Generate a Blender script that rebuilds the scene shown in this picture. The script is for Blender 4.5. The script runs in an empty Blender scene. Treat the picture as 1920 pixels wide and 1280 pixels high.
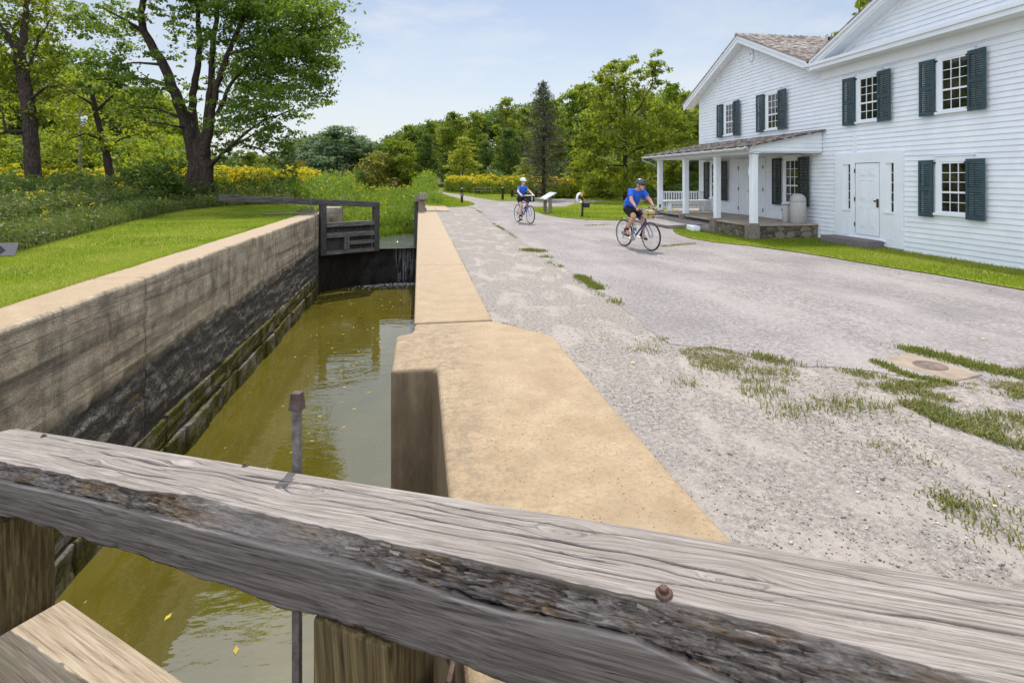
import bpy, bmesh, math, random
import numpy as np
from math import sin, cos, radians, pi, sqrt, atan, atan2, hypot
from mathutils import Vector, Matrix
random.seed(7)
RNG = np.random.default_rng(11)
C = bpy.context.scene.collection
# ------------------------------------------------------------------ camera geometry (photo 1920x1280, level camera with lens shift)
F = 1040.0; HY = 333.0; CZ = 1.74; TH = atan((960-786)/F); cT, sT = cos(TH), sin(TH)
def smooth(t):
    t = max(0.0, min(1.0, t)); return t*t*(3-2*t)
def hgt(x): return -0.17*max(0.0, min(1.0, (x-4)/6.0))
def fwpt(px, py, fw):
    r = (px-960)/F*fw
    return Vector((r*cT+fw*sT, -r*sT+fw*cT, CZ-(py-HY)*fw/F))
def at(px, py, z=None):
    zz = 0.0 if z is None else z
    for i in range(25):
        p = fwpt(px, py, (CZ-zz)*F/(py-HY))
        if z is not None: break
        zz = hgt(p.x)
    return p
def pxfw(px, fw, z=0.0):
    p = fwpt(px, HY, fw); p.z = z; return p
# ------------------------------------------------------------------ scene / object helpers
def link(o): C.objects.link(o); return o
def tag(o, label=None, cat=None, group=None, kind=None):
    if label: o['label'] = label
    if cat: o['category'] = cat
    if group: o['group'] = group
    if kind: o['kind'] = kind
    return o
def empty(name, loc=(0,0,0), rz=0.0, label=None, cat=None, group=None):
    o = bpy.data.objects.new(name, None); o.empty_display_size = .2
    o.location = loc; o.rotation_euler = (0,0,rz)
    return tag(link(o), label, cat, group)
def mesh_np(name, V, Fq, mat=None, parent=None, smoothf=False, attr=None, mats=None, midx=None):
    """numpy mesh: V (n,3), Fq (m,k) all faces with k corners"""
    V = np.asarray(V, dtype=np.float32); Fq = np.asarray(Fq, dtype=np.int32)
    me = bpy.data.meshes.new(name)
    n, (m, k) = len(V), Fq.shape
    me.vertices.add(n); me.vertices.foreach_set('co', V.ravel())
    me.loops.add(m*k); me.loops.foreach_set('vertex_index', Fq.ravel())
    me.polygons.add(m); me.polygons.foreach_set('loop_start', np.arange(0, m*k, k, dtype=np.int32))
    if smoothf: me.polygons.foreach_set('use_smooth', np.ones(m, dtype=bool))
    me.update(calc_edges=True)
    if attr is not None:
        a = me.attributes.new('rnd', 'FLOAT', 'FACE'); a.data.foreach_set('value', np.asarray(attr, dtype=np.float32))
    for mm in (mats or ([mat] if mat else [])): me.materials.append(mm)
    if midx is not None: me.polygons.foreach_set('material_index', np.asarray(midx, dtype=np.int32))
    o = bpy.data.objects.new(name, me)
    if parent: o.parent = parent
    return link(o)
class MB:
    """collects simple solids, builds ONE mesh object"""
    def __init__(s): s.v = []; s.f = []; s.sm = []
    def add(s, vs, fs, smoothf=False, M=None):
        b = len(s.v)
        for v in vs: s.v.append(tuple(M @ Vector(v)) if M else tuple(v))
        for f in fs: s.f.append(tuple(b+i for i in f)); s.sm.append(smoothf)
        return s
    def box(s, x0, x1, y0, y1, z0, z1, M=None):
        vs = [(x,y,z) for z in (z0,z1) for y in (y0,y1) for x in (x0,x1)]
        return s.add(vs, [(0,2,3,1),(4,5,7,6),(0,1,5,4),(2,6,7,3),(0,4,6,2),(1,3,7,5)], False, M)
    def hexa(s, b, t, M=None):
        """4 bottom + 4 top points"""
        return s.add(list(b)+list(t), [(3,2,1,0),(4,5,6,7),(0,1,5,4),(1,2,6,5),(2,3,7,6),(3,0,4,7)], False, M)
    def prism(s, poly, z0, z1, M=None, plane='xy'):
        n = len(poly)
        def q(p, z): return (p[0],p[1],z) if plane == 'xy' else ((p[0],z,p[1]) if plane == 'xz' else (z,p[0],p[1]))
        vs = [q(p,z0) for p in poly]+[q(p,z1) for p in poly]
        fs = [tuple(reversed(range(n))), tuple(range(n,2*n))]+[(i,(i+1)%n,n+(i+1)%n,n+i) for i in range(n)]
        return s.add(vs, fs, False, M)
    def beam(s, a, b, w, hh, up=(0,0,1), M=None):
        a = Vector(a); b = Vector(b); d = (b-a).normalized(); u = Vector(up)
        sd = d.cross(u)
        if sd.length < 1e-4: sd = d.cross(Vector((1,0,0)))
        sd.normalize(); u = sd.cross(d).normalized()
        def ring(p): return [p+sd*w/2*i+u*hh/2*j for i,j in ((-1,-1),(1,-1),(1,1),(-1,1))]
        return s.hexa(ring(a), ring(b), M)
    def tube(s, pts, rad, n=8, caps=True, smoothf=True, M=None, closed=False):
        pts = [Vector(p) for p in pts]; m = len(pts)
        if not hasattr(rad, '__len__'): rad = [rad]*m
        vs = []; nx = None
        for i,p in enumerate(pts):
            if closed: d = pts[(i+1)%m]-pts[i-1]
            else: d = pts[min(i+1,m-1)]-pts[max(i-1,0)]
            d.normalize()
            if nx is None:
                nx = d.orthogonal().normalized()
            nx = (nx-d*nx.dot(d))
            if nx.length < 1e-5: nx = d.orthogonal()
            nx.normalize(); ny = d.cross(nx)
            for k in range(n):
                a = 2*pi*k/n; vs.append(p+(nx*cos(a)+ny*sin(a))*rad[i])
        fs = []
        for i in range(m if closed else m-1):
            j = (i+1)%m
            for k in range(n): fs.append((i*n+k, i*n+(k+1)%n, j*n+(k+1)%n, j*n+k))
        s.add(vs, fs, smoothf, M)
        if caps and not closed:
            s.add(vs[:n], [tuple(reversed(range(n)))], False, M); s.add(vs[-n:], [tuple(range(n))], False, M)
        return s
    def lathe(s, prof, n=20, M=None, smoothf=True):
        vs = [(r*cos(2*pi*k/n), r*sin(2*pi*k/n), z) for r,z in prof for k in range(n)]
        fs = [(i*n+k, i*n+(k+1)%n, (i+1)*n+(k+1)%n, (i+1)*n+k) for i in range(len(prof)-1) for k in range(n)]
        s.add(vs, fs, smoothf, M)
        s.add(vs[:n], [tuple(reversed(range(n)))], False, M); s.add(vs[-n:], [tuple(range(n))], False, M)
        return s
    def ball(s, c, r, n=12, M=None):
        r = (r,r,r) if not hasattr(r,'__len__') else r
        c = Vector(c); vs = []; m = n//2+1
        for i in range(1, m):
            t = pi*i/m
            for k in range(n): vs.append((c.x+r[0]*sin(t)*cos(2*pi*k/n), c.y+r[1]*sin(t)*sin(2*pi*k/n), c.z+r[2]*cos(t)))
        b = len(vs); vs += [(c.x,c.y,c.z+r[2]),(c.x,c.y,c.z-r[2])]
        fs = [(i*n+k, (i+1)*n+k, (i+1)*n+(k+1)%n, i*n+(k+1)%n) for i in range(m-2) for k in range(n)]
        fs += [(b,k,(k+1)%n) for k in range(n)]+[(b+1,(m-2)*n+(k+1)%n,(m-2)*n+k) for k in range(n)]
        return s.add(vs, fs, True, M)
    def capsule(s, a, b, ra, rb, n=12, M=None):
        a = Vector(a); b = Vector(b); d = (b-a); L = d.length; d.normalize()
        pts = []; rr = []
        for t in (80,55,30,0): pts.append(a-d*ra*sin(radians(t))); rr.append(ra*cos(radians(t)))
        for t in (0,30,55,80): pts.append(b+d*rb*sin(radians(t))); rr.append(rb*cos(radians(t)))
        return s.tube(pts, rr, n, True, True, M)
    def build(s, name, mat, parent=None, bevel=0, seg=2, M=None):
        me = bpy.data.meshes.new(name)
        me.from_pydata(s.v, [], s.f); me.polygons.foreach_set('use_smooth', s.sm)
        me.materials.append(mat); me.update()
        o = bpy.data.objects.new(name, me)
        if parent: o.parent = parent
        link(o)
        if bevel:
            b = o.modifiers.new('bevel','BEVEL'); b.width = bevel; b.segments = seg; b.limit_method = 'ANGLE'; b.angle_limit = radians(40)
        return o
def copy_tree(o, parent=None):
    c = o.copy(); link(c); c.parent = parent
    for ch in list(o.children): copy_tree(ch, c)
    return c
# ------------------------------------------------------------------ numpy value noise
_PERM = RNG.random((64,64,64)).astype(np.float32)
def vnoise(p):
    p = np.asarray(p, dtype=np.float64); i = np.floor(p).astype(int); f = p-i; f = f*f*(3-2*f)
    def g(a,b,c): return _PERM[(i[...,0]+a)%64, (i[...,1]+b)%64, (i[...,2]+c)%64]
    x,y,z = f[...,0],f[...,1],f[...,2]
    def L(a,b,t): return a+(b-a)*t
    return L(L(L(g(0,0,0),g(1,0,0),x),L(g(0,1,0),g(1,1,0),x),y), L(L(g(0,0,1),g(1,0,1),x),L(g(0,1,1),g(1,1,1),x),y), z)
def fbm(p, octv=4, gain=.5):
    p = np.asarray(p, dtype=np.float64); a = 1.0; tot = 0; s = 0
    for o in range(octv):
        s = s+a*(vnoise(p*(2**o)+o*17.3)-.5); tot += a; a *= gain
    return s/tot*2
# ------------------------------------------------------------------ node helpers
def newmat(name):
    m = bpy.data.materials.new(name); m.use_nodes = True; nt = m.node_tree; nt.nodes.clear(); return m, nt
def nd(nt, t, ins=None, **props):
    n = nt.nodes.new(t)
    for k,v in props.items(): setattr(n, k, v)
    for k,v in (ins or {}).items():
        s = n.inputs[k]
        if isinstance(v, bpy.types.NodeSocket): nt.links.new(v, s)
        else: s.default_value = v
    return n
def c4(c): return (c[0],c[1],c[2],1.0)
def val(nt, v): return v
def mixc(nt, f, a, b, blend='MIX'):
    n = nt.nodes.new('ShaderNodeMix'); n.data_type = 'RGBA'; n.blend_type = blend; n.clamp_factor = True
    for i,v in ((0,f),(6,a),(7,b)):
        if isinstance(v, bpy.types.NodeSocket): nt.links.new(v, n.inputs[i])
        elif i == 0: n.inputs[0].default_value = v
        else: n.inputs[i].default_value = c4(v)
    return n.outputs[2]
def ramp(nt, fac, stops, interp='LINEAR'):
    n = nt.nodes.new('ShaderNodeValToRGB'); r = n.color_ramp; r.interpolation = interp
    while len(r.elements) < len(stops): r.elements.new(.5)
    for e,(p,c) in zip(r.elements, stops):
        e.position = p; e.color = c4(c) if hasattr(c,'__len__') else (c,c,c,1)
    nt.links.new(fac, n.inputs[0]); return n.outputs[0]
def math_(nt, op, a, b=0.0, clamp=False):
    n = nt.nodes.new('ShaderNodeMath'); n.operation = op; n.use_clamp = clamp
    for i,v in ((0,a),(1,b)):
        if isinstance(v, bpy.types.NodeSocket): nt.links.new(v, n.inputs[i])
        else: n.inputs[i].default_value = v
    return n.outputs[0]
def vmul(nt, v, s):
    n = nd(nt, 'ShaderNodeVectorMath', {0: v, 1: s}, operation='MULTIPLY'); return n.outputs[0]
def posn(nt): return nt.nodes.new('ShaderNodeNewGeometry').outputs['Position']
def objc(nt): return nt.nodes.new('ShaderNodeTexCoord').outputs['Object']
def noise(nt, vec, scale=5, detail=4, rough=.55, dist=0.0):
    return nd(nt, 'ShaderNodeTexNoise', {'Vector': vec, 'Scale': scale, 'Detail': detail, 'Roughness': rough, 'Distortion': dist}).outputs[0]
def voro(nt, vec, scale, out='Distance', feature='F1', rnd=1.0):
    return nd(nt, 'ShaderNodeTexVoronoi', {'Vector': vec, 'Scale': scale, 'Randomness': rnd}, feature=feature).outputs[out]
def sep(nt, v):
    n = nd(nt, 'ShaderNodeSeparateXYZ', {0: v}); return n.outputs
def bump(nt, hsock, strength=.3, dist=.02, normal=None):
    ins = {'Height': hsock, 'Strength': strength, 'Distance': dist}
    if normal is not None: ins['Normal'] = normal
    return nd(nt, 'ShaderNodeBump', ins).outputs[0]
def finish(nt, color, rough=.8, normal=None, metal=0.0, spec=.3, extra=None):
    ins = {'Base Color': color if isinstance(color, bpy.types.NodeSocket) else c4(color), 'Roughness': rough, 'Metallic': metal, 'Specular IOR Level': spec}
    if normal is not None: ins['Normal'] = normal
    if extra: ins.update(extra)
    p = nd(nt, 'ShaderNodeBsdfPrincipled', ins)
    o = nt.nodes.new('ShaderNodeOutputMaterial'); nt.links.new(p.outputs[0], o.inputs[0]); return p
def plain(name, col, rough=.6, var=.12, scale=8, metal=0.0, spec=.35, bmp=.1, bscale=60):
    m, nt = newmat(name); p = objc(nt)
    n = noise(nt, p, scale, 5)
    a = tuple(max(0,c*(1-var)) for c in col); b = tuple(min(1,c*(1+var)) for c in col)
    finish(nt, ramp(nt, n, [(.3,a),(.7,b)]), rough, bump(nt, noise(nt, p, bscale, 3), bmp, .01) if bmp else None, metal, spec)
    return m
MAT = {}
def M_(k): return MAT[k]
# ------------------------------------------------------------------ materials
def make_materials():
    # gravel yard
    m, nt = newmat('gravel'); p = posn(nt)
    fine = math_(nt,'ADD',math_(nt,'MULTIPLY',noise(nt, p, 24, 6, .9),.75),math_(nt,'MULTIPLY',noise(nt, p, 75, 3, .8),.25))
    st = nd(nt, 'ShaderNodeMapping', {'Vector': p, 'Rotation': (0,0,radians(28)), 'Scale': (1.0,.45,1.0)}).outputs[0]
    dust = ramp(nt, noise(nt, st, 2.6, 7, .66, .5), [(.50,0),(.60,1)])
    big = noise(nt, p, .35, 3)
    base = ramp(nt, fine, [(.37,(.06,.05,.043)),(.49,(.22,.194,.175)),(.62,(.43,.385,.348))])
    base = mixc(nt, math_(nt,'MULTIPLY',dust,.60), base, (.38,.337,.298))
    base = mixc(nt, ramp(nt, big, [(.35,0),(.7,.35)]), base, (.22,.20,.19))
    dk = ramp(nt, voro(nt, p, 23), [(.0,1),(.10,0)])
    base = mixc(nt, math_(nt,'MULTIPLY',dk,.6), base, (.11,.10,.095))
    hh = math_(nt,'ADD',math_(nt,'MULTIPLY',fine,.9),math_(nt,'MULTIPLY',noise(nt,p,5,6,.7),.8))
    finish(nt, base, .95, bump(nt, hh, .5, .02), spec=.15); MAT['gravel'] = m
    # old asphalt
    m, nt = newmat('asphalt'); p = posn(nt)
    st = nd(nt, 'ShaderNodeMapping', {'Vector': p, 'Rotation': (0,0,radians(24)), 'Scale': (1.0,.3,1.0)}).outputs[0]
    f1 = noise(nt, p, 18, 7, .9)
    base = ramp(nt, f1, [(.37,(.095,.083,.08)),(.5,(.225,.203,.196)),(.63,(.375,.343,.33))])
    base = mixc(nt, ramp(nt, noise(nt, st, 1.1, 6, .6), [(.44,0),(.64,.55)]), base, (.325,.295,.283))
    base = mixc(nt, ramp(nt, noise(nt, p, .5, 4, .6), [(.48,0),(.68,.55)]), base, (.15,.138,.14))
    cr = voro(nt, nd(nt,'ShaderNodeVectorMath',{0:p,1:nd(nt,'ShaderNodeTexNoise',{'Vector':p,'Scale':.8,'Detail':4}).outputs[1]},operation='ADD').outputs[0], .33, 'Distance', 'DISTANCE_TO_EDGE')
    crk = math_(nt,'MULTIPLY', ramp(nt, cr, [(.0,1),(.006,0)]), ramp(nt, noise(nt,p,.6,2), [(.52,0),(.60,.45)]))
    base = mixc(nt, crk, base, (.09,.085,.08))
    finish(nt, base, .92, bump(nt, math_(nt,'ADD',f1,math_(nt,'MULTIPLY',noise(nt,p,3,4),1.5)), .3, .02), spec=.2); MAT['asphalt'] = m
    # soil under plants
    m, nt = newmat('soil'); p = posn(nt)
    finish(nt, ramp(nt, noise(nt,p,3,5), [(.3,(.05,.055,.02)),(.7,(.11,.10,.045))]), .95, bump(nt, noise(nt,p,14,4), .6, .05), spec=.1); MAT['soil'] = m
    # lawn base sheet
    m, nt = newmat('lawn_turf'); p = posn(nt)
    g = ramp(nt, noise(nt,p,38,4,.7), [(.3,(.09,.13,.006)),(.55,(.185,.235,.012)),(.75,(.28,.29,.04))])
    g = mixc(nt, ramp(nt, noise(nt,p,.8,4), [(.42,0),(.70,.75)]), g, (.29,.265,.07))
    finish(nt, g, .9, bump(nt, noise(nt,p,90,3,.8), .7, .03), spec=.15); MAT['lawn'] = m
    # tan concrete (coping, pier)
    m, nt = newmat('tan_concrete'); p = posn(nt)
    c = ramp(nt, noise(nt,p,3.2,8,.65), [(.3,(.26,.185,.107)),(.55,(.34,.252,.157)),(.75,(.40,.315,.212))])
    c = mixc(nt, ramp(nt, noise(nt,p,32,6,.88), [(.40,.62),(.52,0)]), c, (.20,.14,.085))
    c = mixc(nt, ramp(nt, noise(nt,p,1.3,7,.75,.6), [(.50,0),(.68,.5)]), c, (.27,.21,.145))
    y = sep(nt,p)
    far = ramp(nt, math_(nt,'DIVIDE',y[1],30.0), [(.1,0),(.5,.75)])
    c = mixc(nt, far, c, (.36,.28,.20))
    spk = ramp(nt, voro(nt, p, 26), [(.0,1),(.10,1),(.17,0)])
    spk = math_(nt,'MULTIPLY', spk, ramp(nt, noise(nt,p,7,4,.7), [(.43,0),(.54,1)]))
    c = mixc(nt, math_(nt,'MULTIPLY',spk,.95), c, (.085,.068,.05))
    edge = ramp(nt, math_(nt,'ADD',math_(nt,'MULTIPLY',y[0],1.0),math_(nt,'MULTIPLY',math_(nt,'SUBTRACT',noise(nt,p,4,6,.7),.5),1.5)), [(.16,.85),(.62,0)])
    c = mixc(nt, math_(nt,'MULTIPLY',math_(nt,'MULTIPLY',math_(nt,'MULTIPLY',edge,1.7,True),ramp(nt, math_(nt,'ADD',y[0],1.0), [(.2,0),(.45,1)])), math_(nt,'MULTIPLY',ramp(nt, math_(nt,'DIVIDE',y[1],10.0), [(.62,1),(.68,.25)]), ramp(nt, noise(nt,p,11,7,.78), [(.44,0),(.62,1)]))), c, (.20,.155,.105))
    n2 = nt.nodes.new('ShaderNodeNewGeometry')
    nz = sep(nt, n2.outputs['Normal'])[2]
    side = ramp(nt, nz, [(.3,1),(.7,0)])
    shaded_side = ramp(nt, noise(nt, vmul(nt,p,(3,3,.8)), 2.2, 7, .7), [(.3,(.10,.072,.042)),(.55,(.19,.135,.08)),(.75,(.30,.22,.14))])
    c = mixc(nt, math_(nt,'MULTIPLY',side,.9), c, shaded_side)  # upright sides painted a darker brown for their shade
    finish(nt, c, .85, bump(nt, math_(nt,'ADD',noise(nt,p,70,3,.7),math_(nt,'MULTIPLY',spk,-2.0)), .22, .012), spec=.25); MAT['tan_concrete'] = m
    # old grey board-marked wall concrete
    m, nt = newmat('wall_concrete'); p = posn(nt); s = sep(nt,p)
    vs = vmul(nt,p,(1,1.5,.28)); hs = vmul(nt,p,(1,.22,4.6))
    c = ramp(nt, noise(nt,p,2.6,8,.68), [(.3,(.205,.165,.115)),(.5,(.375,.31,.225)),(.68,(.52,.445,.335))])
    c = mixc(nt, ramp(nt, noise(nt,hs,1.0,8,.75,.2), [(.52,0),(.64,.7)]), c, (.10,.085,.068))
    c = mixc(nt, ramp(nt, noise(nt,vs,1.1,8,.75,.3), [(.54,0),(.66,.8)]), c, (.10,.088,.075))
    c = mixc(nt, ramp(nt, noise(nt,vmul(nt,p,(1,1.4,.5)),1.0,6,.65), [(.56,0),(.72,.6)]), c, (.50,.455,.37))
    bl = math_(nt,'ABSOLUTE', math_(nt,'SUBTRACT', math_(nt,'FRACT', math_(nt,'ADD', math_(nt,'MULTIPLY',s[2],1/.215), math_(nt,'MULTIPLY',noise(nt,vmul(nt,p,(1,.5,0)),.6,2),.35))), .5))
    blm = math_(nt,'MULTIPLY', ramp(nt, bl, [(.455,0),(.485,1)]), ramp(nt, noise(nt,vmul(nt,p,(1,.6,3)),1.4,3), [(.42,.0),(.60,.75)]))
    c = mixc(nt, blm, c, (.07,.06,.05))
    top = ramp(nt, math_(nt,'ADD',s[2],math_(nt,'MULTIPLY',math_(nt,'SUBTRACT',noise(nt,p,5,6),.5),1.0)), [(-.0,0),(.0,0)])
    big = ramp(nt, noise(nt,vmul(nt,p,(1,.8,1.1)),.9,8,.72,.4), [(.52,0),(.66,.75)])
    c = mixc(nt, big, c, (.085,.072,.058))
    rm = math_(nt,'MULTIPLY', ramp(nt, math_(nt,'ABSOLUTE',math_(nt,'SUBTRACT',s[1],17.4)), [(.0,1),(1.7,0)]), ramp(nt, noise(nt,vmul(nt,p,(1,5,.1)),1.3,4), [(.53,0),(.60,1)]))
    rm = math_(nt,'MULTIPLY', rm, ramp(nt, math_(nt,'MULTIPLY',s[2],-1.0), [(.9,1),(1.3,0)]))
    c = mixc(nt, math_(nt,'MULTIPLY',rm,.8), c, (.36,.16,.045))
    zz = math_(nt,'ADD', s[2], math_(nt,'MULTIPLY',math_(nt,'SUBTRACT',noise(nt,p,2.2,5,.6),.5),.5))
    low = nd(nt,'ShaderNodeMapRange',{0:zz,1:-1.38,2:-1.58,3:0.0,4:1.0}).outputs[0]
    rough = ramp(nt, noise(nt,vmul(nt,p,(1,.8,1.5)),24,7,.85), [(.36,(.022,.02,.018)),(.50,(.10,.09,.078)),(.60,(.26,.235,.20)),(.74,(.48,.44,.38))])
    rough = mixc(nt, ramp(nt, noise(nt,hs,.9,4), [(.45,0),(.6,.75)]), rough, (.05,.045,.04))
    c = mixc(nt, ramp(nt, noise(nt,p,22,6,.88), [(.38,.55),(.50,0)]), c, (.10,.085,.068))
    c = mixc(nt, low, c, rough)
    hgtn = math_(nt,'ADD', noise(nt,p,40,4,.7), math_(nt,'MULTIPLY', math_(nt,'MULTIPLY',low,noise(nt,p,14,6,.8)), 3.0))
    finish(nt, c, .92, bump(nt, hgtn, .5, .03), spec=.2); MAT['wall_concrete'] = m
    # mossy ledge blocks
    m, nt = newmat('mossy_stone'); p = posn(nt)
    st = ramp(nt, noise(nt,p,9,6,.7), [(.3,(.06,.055,.045)),(.6,(.22,.20,.17)),(.8,(.38,.35,.31))])
    mo = ramp(nt, noise(nt,p,22,5,.75), [(.3,(.014,.014,.005)),(.52,(.075,.072,.012)),(.72,(.20,.18,.04))])
    c = mixc(nt, ramp(nt, noise(nt,p,1.7,5,.6), [(.36,1),(.52,0)]), mo, st)
    finish(nt, c, .95, bump(nt, noise(nt,p,30,5,.8), .8, .04), spec=.15); MAT['mossy_stone'] = m
    # black wet sill
    m, nt = newmat('wet_black_stone'); p = posn(nt)
    c = ramp(nt, noise(nt,vmul(nt,p,(1.5,1.5,.6)),5,6,.7), [(.4,(.006,.005,.005)),(.7,(.03,.022,.018)),(.85,(.07,.055,.05))])
    finish(nt, c, .45, bump(nt, noise(nt,vmul(nt,p,(1,1,.4)),14,5,.7), .6, .04), spec=.4); MAT['wet_black'] = m
    # canal water
    m, nt = newmat('canal_water'); p = posn(nt)
    c = ramp(nt, noise(nt,vmul(nt,p,(1.0,.35,1)),.9,5,.6,.6), [(.35,(.080,.067,.008)),(.65,(.108,.090,.013))])
    w1 = noise(nt,vmul(nt,p,(1,2.4,1)),1.1,3,.5,.3); w2 = noise(nt,vmul(nt,p,(1,2.2,1)),3.2,2,.5)
    finish(nt, c, .015, bump(nt, math_(nt,'ADD',w1,math_(nt,'MULTIPLY',w2,.30)), .16, .055), spec=.5, extra={'IOR':2.4}); MAT['water'] = m
    m, nt = newmat('upper_water'); p = posn(nt)
    finish(nt, ramp(nt,noise(nt,p,1,4),[(.3,(.02,.022,.006)),(.7,(.045,.045,.012))]), .02, bump(nt, noise(nt,vmul(nt,p,(1,1.8,1)),4.5,4,.65), .9, .06), spec=.5, extra={'IOR':2.0}); MAT['upper_water'] = m
    # weathered grey timber (grain along local x)
    m, nt = newmat('weathered_timber'); p0 = objc(nt); wy = nd(nt,'ShaderNodeAttribute',attribute_name='warp').outputs['Fac']
    cw_ = nt.nodes.new('ShaderNodeCombineXYZ'); nt.links.new(wy, cw_.inputs[1]); p = nd(nt,'ShaderNodeVectorMath',{0:p0,1:cw_.outputs[0]},operation='ADD').outputs[0]
    g1 = noise(nt,vmul(nt,p,(1.0,46,46)),2.2,7,.7,.3); g2 = noise(nt,vmul(nt,p,(2.2,80,80)),2,5,.85); b = noise(nt,vmul(nt,p,(1,3,3)),2.0,5,.6)
    c = ramp(nt, g1, [(.30,(.085,.07,.06)),(.43,(.205,.178,.16)),(.57,(.305,.272,.25)),(.76,(.40,.365,.34))])
    c = mixc(nt, ramp(nt,g2,[(.38,.85),(.50,0)]), c, (.11,.093,.083))
    c = mixc(nt, ramp(nt,b,[(.47,0),(.68,.6)]), c, (.19,.165,.15))
    lines = ramp(nt, noise(nt,vmul(nt,p,(.9,60,60)),1.5,5,.6,.5), [(.34,1),(.39,0)])
    lm = math_(nt,'MULTIPLY', lines, ramp(nt,noise(nt,vmul(nt,p,(1,4,4)),2.3,3),[(.46,0),(.58,1)]))
    c = mixc(nt, math_(nt,'MULTIPLY',lm,.85), c, (.045,.038,.035))
    a = nd(nt,'ShaderNodeAttribute',attribute_name='rot')
    rotc = ramp(nt, noise(nt,vmul(nt,p,(5,24,24)),2.4,7,.75), [(.36,(.026,.020,.016)),(.44,(.13,.108,.094)),(.56,(.245,.212,.188)),(.72,(.42,.375,.335))])
    brown = ramp(nt, noise(nt,vmul(nt,p,(1.6,4,4)),1.7,5,.7), [(.50,0),(.60,1)])
    rotc = mixc(nt, math_(nt,'MULTIPLY',brown,.75), rotc, ramp(nt, noise(nt,vmul(nt,p,(9,40,40)),2,5,.7), [(.35,(.05,.028,.015)),(.52,(.26,.15,.068)),(.72,(.52,.36,.20))]))
    c = mixc(nt, a.outputs['Fac'], c, rotc)
    face_shade = nd(nt,'ShaderNodeAttribute',attribute_name='face')
    c = mixc(nt, math_(nt,'MULTIPLY',face_shade.outputs['Fac'],.85), c, mixc(nt, ramp(nt,g1,[(.32,0),(.68,1)]), (.040,.033,.028), (.185,.160,.143)))  # shade of the front face painted in as darker wood
    c = mixc(nt, math_(nt,'MULTIPLY',math_(nt,'MULTIPLY',lines,face_shade.outputs['Fac']),.8), c, (.025,.021,.019))
    ac = nd(nt,'ShaderNodeAttribute',attribute_name='crack')
    c = mixc(nt, ac.outputs['Fac'], c, (.03,.026,.024))
    hb = math_(nt,'ADD', math_(nt,'ADD', g1, math_(nt,'MULTIPLY',g2,.5)), math_(nt,'MULTIPLY',lm,-1.0))
    hb = math_(nt,'ADD', hb, math_(nt,'MULTIPLY', math_(nt,'MULTIPLY',a.outputs['Fac'],noise(nt,vmul(nt,p,(8,60,60)),2,6,.8)), 2.5))
    finish(nt, c, .85, bump(nt, hb, .40, .004), spec=.05); MAT['timber'] = m
    def wood(name, c0, c1, c2, along, sc=16, crackamt=.8):
        m, nt = newmat(name); p = objc(nt)
        k = [sc]*3; k['xyz'.index(along)] = 1.0
        k4 = [sc*3.2]*3; k4['xyz'.index(along)] = 1.2
        g = noise(nt,vmul(nt,p,tuple(k)),2.2,6,.65,.5); g2 = noise(nt,vmul(nt,p,tuple(k4)),2,4,.6)
        c = ramp(nt,g,[(.3,c0),(.5,c1),(.72,c2)])
        ln = math_(nt,'MULTIPLY',ramp(nt,noise(nt,vmul(nt,p,tuple(k)),1.1,4,.6),[(.31,1),(.36,0)]),crackamt)
        c = mixc(nt, ln, c, (.02,.017,.014)); c = mixc(nt, ramp(nt,g2,[(.35,.4),(.55,0)]), c, c0)
        finish(nt, c, .85, bump(nt, math_(nt,'SUBTRACT',math_(nt,'ADD',g,math_(nt,'MULTIPLY',g2,.5)),ln), .5, .01), spec=.2); MAT[name] = m
    wood('post_wood', (.04,.027,.010), (.115,.08,.035), (.23,.165,.08), 'z', 24, .7)
    wood('plank_wood', (.15,.11,.07), (.33,.26,.18), (.46,.385,.29), 'x', 30, .95)
    wood('gate_timber', (.03,.028,.028), (.075,.07,.07), (.16,.15,.145), 'x', 10, .5)
    wood('rail_grey', (.05,.048,.045), (.125,.118,.108), (.24,.225,.20), 'x', 10, .5)
    wood('gate_timber_up', (.03,.027,.025), (.068,.061,.057), (.14,.126,.113), 'z', 10, .5)
    wood('dark_post', (.018,.012,.008), (.035,.025,.018), (.07,.05,.035), 'z', 10, .3)
    wood('end_wood', (.16,.125,.095), (.27,.22,.17), (.38,.32,.26), 'z', 9, .7)
    wood('rail_wood', (.10,.08,.06), (.19,.155,.12), (.30,.25,.20), 'x', 9, .5)
    MAT['rust'] = plain('rusty_iron', (.10,.055,.04), .7, .5, 14, .3, .4, .4, 50)
    MAT['rod'] = plain('rod_steel', (.15,.132,.125), .6, .45, 22, .3, .4, .3, 60)
    MAT['cap_iron'] = plain('cap_iron', (.105,.07,.06), .6, .5, 12, .2, .4, .3, 60)
    # house
    MAT['white_paint'] = plain('white_paint', (.74,.77,.81), .55, .035, 3, 0, .3, .05, 40)
    m, nt = newmat('white_siding'); p = objc(nt)
    c = ramp(nt, noise(nt,p,2.0,6,.6), [(.3,(.70,.735,.785)),(.7,(.80,.83,.87))])
    c = mixc(nt, ramp(nt, noise(nt,vmul(nt,p,(.6,1,6)),3,5,.65), [(.55,0),(.8,.22)]), c, (.62,.62,.60))
    finish(nt, c, .55, bump(nt, noise(nt,vmul(nt,p,(2,1,30)),3,4), .1, .01), spec=.3); MAT['siding'] = m
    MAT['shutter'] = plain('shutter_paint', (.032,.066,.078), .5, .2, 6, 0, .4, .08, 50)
    MAT['shutter_porch'] = plain('shutter_paint_porch', (.026,.034,.033), .55, .2, 6, 0, .4, .08, 50)  # darker, greyer shutter colour for the porch windows
    m, nt = newmat('window_glass'); p = objc(nt)
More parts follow.
